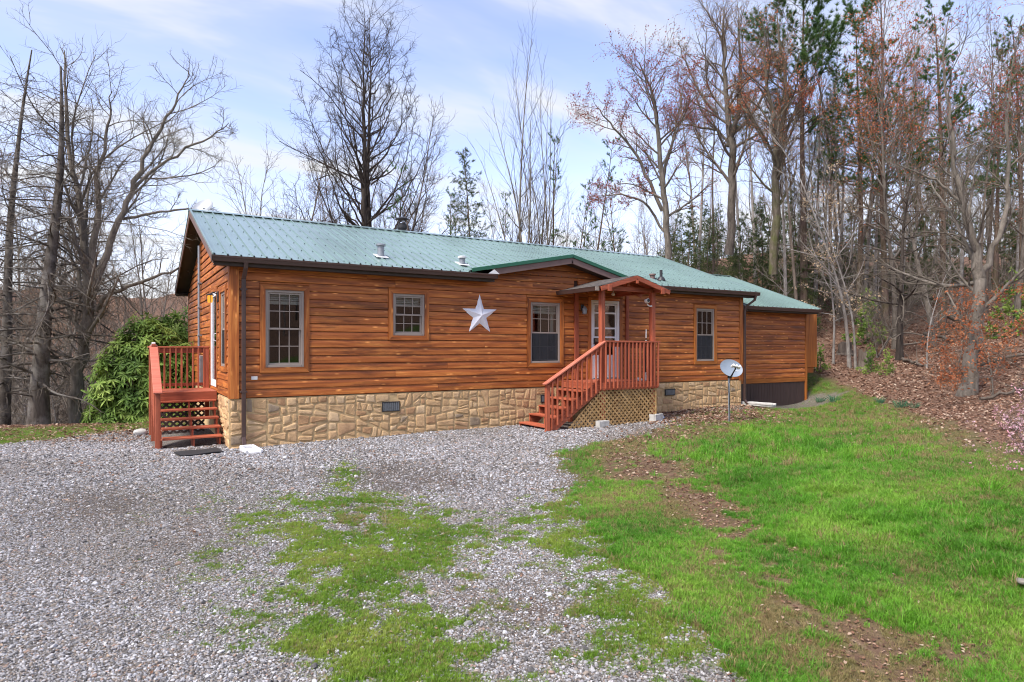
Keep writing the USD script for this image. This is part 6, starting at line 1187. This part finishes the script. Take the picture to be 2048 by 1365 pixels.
for px, dep, yt, lab in ((1742, 23.5, 690, 'small leafy green shrub among the leaves at the foot of the dark trunk'), (1775, 22.5, 700, 'low leafy green shrub right beside the first one on the leaf slope'), (1735, 29, 585, 'leafy green shrub behind the pale saplings'), (2030, 24, 545, 'leafy green shrub high on the slope at the right edge'), (1640, 24.2, 690, 'small green shrub close to the corner of the addition')):
    hh = hgt(px, dep, yt); plant('laurel', ML, 'green_shrub', lab, 'shrub', px, dep, px, hh/1.6)

# rhododendron: whorls of long leaves
def rhododendron(seed, n, half):
    rg = np.random.default_rng(seed); V = []; F = []; c = 0
    u = rg.normal(0, 1, (n, 3)); u /= np.linalg.norm(u, axis=1, keepdims=True); u[:, 2] = np.abs(u[:, 2])*1.1-.15; rad = rg.uniform(.72, 1.0, n)[:, None]
    P = u*rad*np.array(half)*(.75+.5*meshkit.fbm(u*2.2+5, 2, seed))[:, None]; P[:, 2] = np.maximum(P[:, 2], .05)
    per = 9; ax = unit(u*[1, 1, .6]+np.array([0, 0, .75])+rg.normal(0, .25, (n, 3)))
    ref = unit(rg.normal(0, 1, (n, 3))); a = unit(np.cross(ax, ref)); b = np.cross(ax, a)
    for k in range(per):
        an = k*2*np.pi/per+rg.uniform(-.25, .25, n); el = np.radians(rg.uniform(-28, 22, n)); d = unit((a*np.cos(an)[:, None]+b*np.sin(an)[:, None])*np.cos(el)[:, None]+ax*np.sin(el)[:, None]); w = unit(np.cross(d, ax)); s = rg.uniform(.16, .28, n)[:, None]; up = np.cross(w, d)
        pts = np.stack([P, P+d*s*.35+w*s*.10+up*s*.05, P+d*s*.75+w*s*.085-up*s*.02, P+d*s-up*s*.13, P+d*s*.75-w*s*.085-up*s*.02, P+d*s*.35-w*s*.10+up*s*.05, P+d*s*.55+up*s*.0], 1)
        o = np.arange(n)[:, None]*7; V.append(pts.reshape(-1, 3)); F.append(np.concatenate([o+np.array([[i, i+1 if i < 5 else 0, 6]]) for i in range(6)])+c); c += n*7
    sel = P[rg.permutation(n)[:140]]; st = np.stack([sel*[.12, .12, 0], sel*[.45, .45, .35], sel*[.8, .8, .75], sel], 1); R = np.tile(np.array([[.03, .02, .012, .008]]), (len(sel), 1))
    return make_model([('stems', tubes(st, R, 5), 'twig_grey', True), ('leaves', (np.vstack(V), np.vstack(F)), 'leaf_rhodo', False)])
hR = hgt(300, 17.4, 640); plant('rhodo', lambda: rhododendron(7, 1500, (1.65, 1.3, 2.7)), 'rhododendron', 'large rounded rhododendron with whorls of long green leaves behind the side deck', 'shrub', 300, 17.8, 0, (.95, .95, hR/2.4))
plant('rhodo', None, 'rhododendron', 'smaller rhododendron mound at the left foot of the large one', 'shrub', 222, 17.3, 120, (.45, .45, .42))
plant('rhodo', None, 'rhododendron', 'rhododendron close to the cabin wall, top level with the deck lamp', 'shrub', 345, 20.5, 220, (1.0, 1.0, 1.45))
# azalea at the right edge
def azalea(seed):
    rg = np.random.default_rng(seed); P0, R0 = stems(rg, np.zeros((9, 3)), rg.normal(0, .7, (9, 3))+[0, 0, 1], rg.uniform(.8, 1.5, 9), np.full(9, .012), 7, .3, .4)
    P1, R1 = sprout(rg, P0, R0, 9, .2, 1, 50, 15, lambda t, p, g: p*.4*g.uniform(.4, 1.1, len(t)), .6, 4, .3, .2, rmin=.004); P2, R2 = sprout(rg, P1, R1, 4, .3, 1, 45, 15, lambda t, p, g: p*.5*g.uniform(.4, 1.1, len(t)), .6, 3, .3, .2, rmin=.003)
    pt = P2[:, -1]; pt = pt[meshkit.fbm(pt*2.5, 2, 3) > .54]; pt = np.repeat(pt, 4, 0); pt = pt+rg.normal(0, .018, pt.shape)
    return make_model([('stems', join([tubes(P0, R0, 5), tubes(P1, R1, 3), tubes(P2, R2, 3)]), 'bark_brown', True), ('blossoms', leaves(rg, pt, .045, (1, .9), curl=.5), 'blossom', False)])
AZ = lambda: azalea(5)
for px, dep, sc, lab in ((2078, 8.7, .5, 'pink-flowering azalea low at the right edge above the lawn'), (2092, 10.2, .6, 'taller pink-flowering azalea with bare stems at the right edge of the leaf slope'), (2030, 10.4, .3, 'small azalea sprig with pink flowers on the leaf litter'), (2085, 7.4, .45, 'pink azalea blossoms cut by the right edge beside the grass')):
    plant('azalea', AZ, 'azalea', lab, 'shrub', px, dep, px % 360, sc)
# daffodil clumps
def clump(seed, n, ln, wd):
    rg = np.random.default_rng(seed); an = rg.uniform(0, 6.28, n); rr_ = rg.uniform(0, .16, n); b = np.stack([np.cos(an)*rr_, np.sin(an)*rr_, np.zeros(n)], 1); d = unit(np.stack([np.cos(an)*.5, np.sin(an)*.5, np.ones(n)], 1)+rg.normal(0, .2, (n, 3))); u = unit(np.cross(d, rg.normal(0, 1, (n, 3)))); s = ln*rg.uniform(.6, 1.1, n)[:, None]
    V = np.stack([b-u*wd, b+u*wd, b+d*s*.6+u*wd*.8, b+d*s*.6-u*wd*.8, b+d*s*.95-np.array([0, 0, .12])*s+np.stack([np.cos(an), np.sin(an), 0*an], 1)*s*.2], 1).reshape(-1, 3); o = np.arange(n)[:, None]*5
    return make_model([('blades', (V, np.concatenate([o+np.array([[0, 1, 2]]), o+np.array([[0, 2, 3]]), o+np.array([[3, 2, 4]])])), 'leaf_daffodil', False)])
leafmat('leaf_daffodil', (0.06, 0.15, 0.08), (0.09, 0.2, 0.11), (0.13, 0.25, 0.12))
def tuft_mesh(seed):
    return clump(seed, 50, .30, .004).parts[0][1]
DF = lambda: clump(3, 60, .34, .008)
GT2 = lambda: make_model([('blades', tuft_mesh(4), 'leaf_lawn', False)])
leafmat('leaf_lawn', (0.06, 0.20, 0.012), (0.11, 0.33, 0.018), (0.2, 0.42, 0.04))
for px, dep, sc, lab in ((1640, 21.6, .8, 'blue-green daffodil clump on the lawn nearest the addition'), (1668, 20.6, 1.0, 'thick blue-green daffodil clump right of the first'), (1760, 17.4, .7, 'small daffodil clump where lawn meets leaf litter'), (1803, 16.3, .9, 'daffodil clump in the leaf litter edge below the dark trunk'), (1830, 15.9, .6, 'tiny daffodil tuft right of the clump at the leaf litter edge'), (1790, 9.5, 1.0, 'long-bladed grass tuft standing out of the lawn'), (1980, 6.9, .8, 'long-bladed grass tuft near the right end of the lawn')):
    plant('daff' if dep > 10 else 'gtuft', DF if dep > 10 else GT2, 'daffodil_clump' if dep > 10 else 'grass_tuft', lab, 'plant', px, dep, px, sc)
# logs and stumps on the slope
def log(label, p, q, r, name='fallen_log', m='bark_brown'):
    (px0, d0, dz0), (px1, d1, dz1) = p, q; a = np.array([*at(px0, d0), 0]); b = np.array([*at(px1, d1), 0]); a[2] = float(H(a[0], a[1]))+dz0; b[2] = float(H(b[0], b[1]))+dz1
    rg = np.random.default_rng(int(px0)); t = np.linspace(0, 1, 9)[:, None]; P = a+(b-a)*t; P[1:-1] += rg.normal(0, .03, (7, 3)); R = np.linspace(r, r*.55, 9)
    th = thing(name, label, 'log', tuple((a+b)/2)); obj('trunk', tube(P, R, 9), m, th, smooth=50)
    k = 5; st = P[rg.integers(2, 8, k)]; dd = rg.normal(0, 1, (k, 3))+[0, 0, .8]; P1, R1 = stems(rg, st, dd, rg.uniform(.3, 1.0, k), np.full(k, r*.22), 4, .3, 0); obj('branch_stubs', tubes(P1, R1, 4), 'twig_grey', th)
log('long fallen trunk propped across the slope behind the gnarled tree', (1890, 30, .5), (1972, 26, .3), .16); log('thin fallen pole lying on the leaves right of the gnarled tree', (1920, 19.2, .1), (2060, 18.0, .35), .07); log('fallen branch lying from the foot of the dark trunk across the leaves', (1805, 24.0, .1), (1850, 21.8, .08), .06)
log('thin fallen pole low on the leaf slope at the right edge', (1960, 14.5, .1), (2060, 14.2, .12), .04); log('dark fallen trunk high on the slope in the middle of the wood', (1850, 28, .2), (1910, 25.5, .1), .09)
def stump(label, px, d, r, hh):
    x, y = at(px, d); z = float(H(x, y)); st = thing('tree_stump', label, 'stump', (x, y, z)); rg = np.random.default_rng(int(px)); an = np.linspace(0, 2*np.pi, 15)[:-1]
    V = []; 
    for k, (zz, f) in enumerate(((-.1, 1.5), (.1, 1.1), (.5, .95), (.9, .9))): V += [(x+math.cos(a)*r*f*rg.uniform(.85, 1.15), y+math.sin(a)*r*f*rg.uniform(.85, 1.15), z+zz*hh+(rg.uniform(0, .35)*hh if k == 3 else 0)) for a in an]
    V.append((x, y, z+.7*hh)); F = []
    for k in range(3):
        for j in range(14): j2 = (j+1) % 14; F += [(k*14+j, k*14+j2, (k+1)*14+j2), (k*14+j, (k+1)*14+j2, (k+1)*14+j)]
    F += [(42+j, 42+(j+1) % 14, 56) for j in range(14)]; obj('wood', (np.array(V), np.array(F)), 'bark_brown', st)
stump('jagged rotten stump right of the pale sapling pair', 1729, 24.3, .22, .6); stump('low dark stump behind the pale sapling pair', 1690, 27.5, .3, .45)
# ------------------------------------------------------------------ far woods on the hills (one mass), ground cover
def instancer(name, protos, pos, idx, rot, scl, kind='stuff', label=None, category=None):
    """protos: list of (mesh, material); rot: quaternions (w, x, y, z)"""
    path = numbered('/World', name); pi = UsdGeom.PointInstancer.Define(stage, path); tg = []
    for k, parts in enumerate(protos):
        pp = f'{path}/shapes/{name}_shape_{k:03d}'; UsdGeom.Xform.Define(stage, pp)
        for q, (nm, mesh_, m, sm) in enumerate(parts): usdkit.mesh(stage, f'{pp}/{nm}', mesh_, L(m), smooth=sm)
        tg.append(Sdf.Path(pp))
    pi.CreatePrototypesRel().SetTargets(tg); pi.CreateProtoIndicesAttr(Vt.IntArray.FromNumpy(np.asarray(idx, np.int32))); pi.CreatePositionsAttr(Vt.Vec3fArray.FromNumpy(np.asarray(pos, np.float32)))
    q = np.asarray(rot, float); pi.CreateOrientationsAttr(Vt.QuathArray([Gf.Quath(float(a), float(b), float(c), float(d)) for a, b, c, d in q]) if len(q) < 1 else Vt.QuathArray.FromNumpy(np.stack([q[:, 1], q[:, 2], q[:, 3], q[:, 0]], 1).astype(np.float16)))
    pi.CreateScalesAttr(Vt.Vec3fArray.FromNumpy(np.asarray(scl, np.float32))); setdata(pi.GetPrim(), label, category, None, kind); return pi
def quat_z(a): return np.stack([np.cos(a/2), 0*a, 0*a, np.sin(a/2)], 1)
def quat_rand(rg, n): q = rg.normal(0, 1, (n, 4)); return q/np.linalg.norm(q, axis=1, keepdims=True)
def quat_tilt(rg, n, sd):
    a = rg.uniform(0, 6.28, n); t = rg.normal(0, sd, n); p = rg.uniform(0, 6.28, n); qz = quat_z(a); qt = np.stack([np.cos(t/2), np.cos(p)*np.sin(t/2), np.sin(p)*np.sin(t/2), 0*t], 1)
    w1, x1, y1, z1 = qt.T; w2, x2, y2, z2 = qz.T; return np.stack([w1*w2-x1*x2-y1*y2-z1*z2, w1*x2+x1*w2+y1*z2-z1*y2, w1*y2-x1*z2+y1*w2+z1*x2, w1*z2+x1*y2-y1*x2+z1*w2], 1)
rgc = np.random.default_rng(17)
# far woods
far = [deciduous(201+k, 13.0, .12, crown=.3, n1=16, ang1=(55, 25), len1=(.28, .1), up1=.5, n2=6, n3=4, wander=.12, bark_=b, twig=t).parts for k, (b, t) in enumerate((('bark_grey', 'twig_grey'), ('bark_brown', 'twig_brown'), ('bark_pale', 'twig_grey')))]
n = 2600; pxs = rgc.uniform(-250, 2250, n*2); dp = np.exp(rgc.uniform(math.log(46), math.log(420), n*2)); x, y = np.array([at(a, b) for a, b in zip(pxs, dp)]).T
keep = ((pxs < 1250) | (dp > 75)) & ((dp > 60) | (pxs < 500)); x, y, dp, pxs = x[keep][:n], y[keep][:n], dp[keep][:n], pxs[keep][:n]
xb, yb = np.array([at(1024+a*FOC, b) for a, b in zip(rgc.uniform(-2.2, 2.2, 150), -rgc.uniform(14, 60, 150))]).T; x, y, pxs = np.concatenate([x, xb]), np.concatenate([y, yb]), np.concatenate([pxs, np.full(150, 5000.)])
z = H(x, y); n = len(x); s = rgc.uniform(.55, .95, n)*np.where((pxs > 420) & (pxs < 1300), .7, 1.0)
instancer('far_wood', far, np.stack([x, y, z-.2], 1), rgc.integers(0, 3, n), quat_z(rgc.uniform(0, 6.28, n)), np.stack([s, s, s], 1), label='bare brown winter woods covering the hills far behind', category='woods')
# gravel
def pebble(seed):
    m = trimesh.creation.icosphere(1); v = np.array(m.vertices); rg = np.random.default_rng(seed); v = v*(1+.5*(meshkit.fbm(v*1.6+seed*3.1, 2, seed)[:, None]-.5)); 
    for _ in range(4): nrm = unit(rg.normal(0, 1, 3)); dd = v@nrm; c = .62; v = v-np.maximum(dd-c, 0)[:, None]*nrm
    return v*np.array([1.0, .78, .55])*.5, np.array(m.faces)
usdkit.material(stage, L('gravel'), {'g': ('geometry', {}), 'oi': ('object_info', {}), 'r': ('rgb_ramp', {'ramp': [(0.0, (0.11, 0.105, 0.10)), (0.2, (0.225, 0.22, 0.218)), (0.45, (0.325, 0.32, 0.322)), (0.64, (0.27, 0.23, 0.19)), (0.76, (0.42, 0.415, 0.415)), (0.91, (0.56, 0.555, 0.55)), (0.95, (0.29, 0.21, 0.165))], 'interpolate': False}),
    'n': ('noise_texture', {'scale': 60.0, 'detail': 3.0}), 'r2': ('rgb_ramp', {'ramp': [(0.3, (0.75, 0.75, 0.75)), (0.7, (1.12, 1.12, 1.12))]}), 'm': ('mix_color', {'blend_type': 'multiply', 'fac': 1.0}),
    'n2': ('noise_texture', {'scale': 0.45, 'detail': 3.0}), 'r3': ('rgb_ramp', {'ramp': [(0.35, (0.80, 0.77, 0.74)), (0.6, (1.0, 1.0, 1.02))]}), 'm2': ('mix_color', {'blend_type': 'multiply', 'fac': 1.0}), 'p': ('principled_bsdf', {'roughness': 0.8, 'specular_ior_level': 0.3})},
    [('oi.random', 'r.fac'), ('g.position', 'n.vector'), ('n.fac', 'r2.fac'), ('r.color', 'm.a'), ('r2.color', 'm.b'), ('g.position', 'n2.vector'), ('n2.fac', 'r3.fac'), ('m.result', 'm2.a'), ('r3.color', 'm2.b'), ('m2.result', 'p.base_color')], surface='p.BSDF')
def spread(n, d0, d1, seed, power, wide=(-60, 2110)):
    """random ground points in view between two distances, denser near"""
    rg = np.random.default_rng(seed); u = rg.random(n); d = (d0**power+(d1**power-d0**power)*u)**(1/power); px = rg.uniform(*wide, n)
    P = CAM+d[:, None]*(FV+((px-1024)/FOC)[:, None]*RV); z = H(P[:, 0], P[:, 1]); return np.stack([P[:, 0], P[:, 1], z], 1), d, rg
def clear(P):
    x, y = P[:, 0], P[:, 1]
    return ~((x > -.03) & (x < LH) & (y > -.05) | (x > LH-.1) & (x < AX1+.05) & (y > .55) | (x > 6.4) & (x < 9.6) & (y > -1.45) | (x > -1.25) & (x < 0) & (y > .65) & (y < 3.1) | (x > -.99) & (x < -.2) & (y > -.80) & (y < .2) & (y < .17+(-.25-x)*.57) & (y > -.9+.44*(x+1)))
P, d, rg = spread(560000, 3.5, 17, 3, .75); zn = zones(P); k = (rg.random(len(P)) < np.clip(zn['gravel']*.86-.02, 0, 1)*np.where(zn['grass'] > .6, .7, 1)) & clear(P); P, d = P[k], d[k]; sc = rg.lognormal(math.log(.0150), .38, len(P))*np.clip(d/6.5, .95, 1.7)
dk = zones(P)['damp']; kk = rg.random(len(P)) > .80*dk; P, sc = P[kk], sc[kk]; n = len(P)
instancer('gravel', [[('pebble', pebble(k), 'gravel', False)] for k in range(6)], P+np.array([0, 0, 1])*(sc*.12)[:, None], rg.integers(0, 6, n), quat_tilt(rg, n, .5), np.stack([sc, sc, sc], 1), label='loose grey and white crushed-stone gravel of the drive', category='gravel')
NG = n
# grass
def tuft(seed, n, ln, wd, spread_, lean):
    rg = np.random.default_rng(seed); an = rg.uniform(0, 6.28, n); rr_ = spread_*np.sqrt(rg.random(n)); b = np.stack([np.cos(an)*rr_, np.sin(an)*rr_, np.zeros(n)-.006], 1); ph = rg.uniform(0, 6.28, n); le = lean*rg.uniform(.2, 1.3, n); o = np.stack([np.cos(ph), np.sin(ph), 0*ph], 1); s = ln*rg.uniform(.45, 1.15, n)[:, None]; w = np.stack([-np.sin(ph), np.cos(ph), 0*ph], 1)*wd
    m1 = b+np.array([0, 0, 1.0])*s*.55+o*s*(le*.35)[:, None]; tp = b+np.array([0, 0, 1.0])*s*(1-.25*le)[:, None]+o*s*le[:, None]
    V = np.stack([b-w, b+w, m1+w*.8, m1-w*.8, tp], 1).reshape(-1, 3); q = np.arange(n)[:, None]*5; return V, np.concatenate([q+np.array([[0, 1, 2]]), q+np.array([[0, 2, 3]]), q+np.array([[3, 2, 4]])])
def grassmat(name, cols, dry):
    usdkit.material(stage, L(name), {'g': ('geometry', {}), 'oi': ('object_info', {}), 'n': ('noise_texture', {'scale': 0.9, 'detail': 4.0, 'roughness': 0.6}), 'r': ('rgb_ramp', {'ramp': [(0.3, cols[0]), (0.5, cols[1]), (0.68, cols[2])]}), 'n9': ('noise_texture', {'scale': 37.0, 'detail': 1.0}), 'rr': ('map_range', {'from_min': .3, 'from_max': .7, 'to_min': .65, 'to_max': 1.35}), 'h': ('hsv', {}),
        'dr': ('math', {'math_type': 'less_than', 'value2': dry}), 'mx': ('mix_color', {'b': (0.30, 0.22, 0.10)}), 'd': ('principled_bsdf', {'roughness': 0.5, 'specular_ior_level': 0.3}), 't': ('translucent_bsdf', {}), 'm': ('mix_closure', {'fac': .35})},
        [('g.position', 'n.vector'), ('n.fac', 'r.fac'), ('g.position', 'n9.vector'), ('n9.fac', 'rr.value'), ('rr.result', 'h.value'), ('r.color', 'mx.a'), ('oi.random', 'dr.value1'), ('dr.value', 'mx.fac'), ('mx.result', 'h.color'), ('h.color', 'd.base_color'), ('h.color', 't.color'), ('d.BSDF', 'm.closure1'), ('t.BSDF', 'm.closure2')], surface='m.closure')
grassmat('grass_lush', [(0.065, 0.195, 0.014), (0.12, 0.31, 0.021), (0.23, 0.39, 0.045)], .10); grassmat('grass_mossy', [(0.09, 0.19, 0.015), (0.17, 0.285, 0.027), (0.28, 0.34, 0.055)], .12); grassmat('grass_dry', [(0.16, 0.17, 0.04), (0.24, 0.20, 0.075), (0.34, 0.25, 0.12)], .45)
gp = [[('blades', tuft(1, 16, .045, .0022, .045, .7), 'grass_mossy', False)], [('blades', tuft(2, 16, .06, .0024, .05, .7), 'grass_mossy', False)], [('blades', tuft(3, 16, .09, .0028, .05, .8), 'grass_lush', False)], [('blades', tuft(4, 18, .10, .0028, .055, .9), 'grass_lush', False)], [('blades', tuft(5, 26, .16, .0032, .06, .9), 'grass_lush', False)], [('blades', tuft(6, 14, .06, .0024, .05, 1.1), 'grass_dry', False)], [('blades', tuft(7, 14, .08, .0024, .06, 1.2), 'grass_dry', False)]]
def grass_batch(n0, d0, d1, seed, power, wide, fac):
    P, d, rg = spread(n0, d0, d1, seed, power, wide); zn = zones(P); k = (rg.random(len(P)) < np.clip(zn['grass']*1.15-.05+.30*np.clip(zn['dirt'], 0, 1)*zn['lawn'], 0, 1)) & clear(P); P, d = P[k], d[k]; zn = {a: b[k] for a, b in zn.items()}; n = len(P)
    u = rg.random(n); idx = np.where(zn['lawn'] > .5, np.where(u < .5, 2, 3), np.where(u < .5, 0, 1)); idx = np.where((zn['lawn'] > .5) & (rg.random(n) < zn['lush']*.75) & (zn['hgt'] > .06), 4, idx); dry = rg.random(n) < np.clip(zn['dry']*.7+.8*np.clip(zn['dirt'], 0, 1), 0, 1); idx = np.where(dry, np.where(u < .5, 5, 6), idx); idx = np.where((zn['px'] < 450) & (zn['py'] < 920), np.where(u < .8, 1, 5), idx)
    s = rg.uniform(.7, 1.25, n)*np.clip(.45+zn['grass']*.6, .4, 1.05)*fac*np.where(zn['lawn'] > .5, .70, .6)*np.clip(d/8, .95, 1.35); return P, idx, quat_tilt(rg, n, .16), np.stack([s, s, s*rg.uniform(.8, 1.2, n)], 1)
A_ = [grass_batch(125000, 3.5, 9, 31, .9, (-60, 2110), 1.0), grass_batch(60000, 9, 26, 32, .85, (-60, 2110), 1.15)]
P, idx, q, sc = [np.concatenate([a[i] for a in A_]) for i in range(4)]
instancer('grass', gp, P, idx, q, sc, label='green lawn and mossy grass growing through the gravel', category='grass'); NR = len(P)
# fallen leaves
def dead_leaf(seed):
    rg = np.random.default_rng(seed); n = 3; V = []; 
    for i in range(n+1):
        t = i/n; w = math.sin(math.pi*min(.97, t*.9+.06))*.34; z_ = .25*math.sin(t*3+seed)*.5+rg.uniform(0, .1); V += [(t-.5, -w, z_+.18*rg.random()), (t-.5, 0, z_-.06), (t-.5, w, z_+.18*rg.random())]
    F = []
    for i in range(n):
        for j in range(2): a = i*3+j; F += [(a, a+3, a+4), (a, a+4, a+1)]
    return np.array(V), np.array(F)
usdkit.material(stage, L('dead_leaf'), {'oi': ('object_info', {}), 'r': ('rgb_ramp', {'ramp': [(0.0, (0.09, 0.05, 0.035)), (0.25, (0.18, 0.095, 0.06)), (0.5, (0.27, 0.15, 0.095)), (0.7, (0.35, 0.22, 0.15)), (0.88, (0.45, 0.33, 0.24)), (1.0, (0.5, 0.4, 0.3))]}), 'p': ('principled_bsdf', {'roughness': 0.7, 'specular_ior_level': 0.2}), 't': ('translucent_bsdf', {}), 'm': ('mix_closure', {'fac': .2})},
    [('oi.random', 'r.fac'), ('r.color', 'p.base_color'), ('r.color', 't.color'), ('p.BSDF', 'm.closure1'), ('t.BSDF', 'm.closure2')], surface='m.closure')
P, d, rg = spread(150000, 6, 46, 41, .8, (-80, 2130)); zn = zones(P); pr = np.where(zn['leaf'] > .4, .9, 0)*np.where(zn['px'] < 700, .35, 1)
k = (rg.random(len(P)) < pr) & clear(P); Pa, da = P[k], d[k]
P2, d2, rg2 = spread(110000, 3.5, 20, 42, .8, (-60, 2110)); zn = zones(P2); pr = np.clip(.03*zn['lawn']+.42*np.clip(zn['dirt'], 0, 1)*zn['lawn']+.10*np.clip(zn['dirt'], 0, 1)+.5*((zn['px'] > 1300) & (zn['py'] < 850) & (zn['px'] < 1560))+.35*((zn['px'] < 330) & (zn['py'] < 885))+.008, 0, 1); k = (rg2.random(len(P2)) < pr) & clear(P2)
P = np.vstack([Pa, P2[k]]); d = np.concatenate([da, d2[k]]); n = len(P); sc = rg.uniform(.026, .085, n)*np.clip(d/14, .36, 1.5)
instancer('fallen_leaves', [[('leaf', dead_leaf(k), 'dead_leaf', False)] for k in range(5)], P+np.array([0, 0, .012]), rg.integers(0, 5, n), quat_tilt(rg, n, .45), np.stack([sc, sc, sc], 1), label='brown fallen leaves carpeting the wood floor and scattered on the lawn', category='leaves')
print('gravel', NG, 'grass', NR, 'leaves', n)
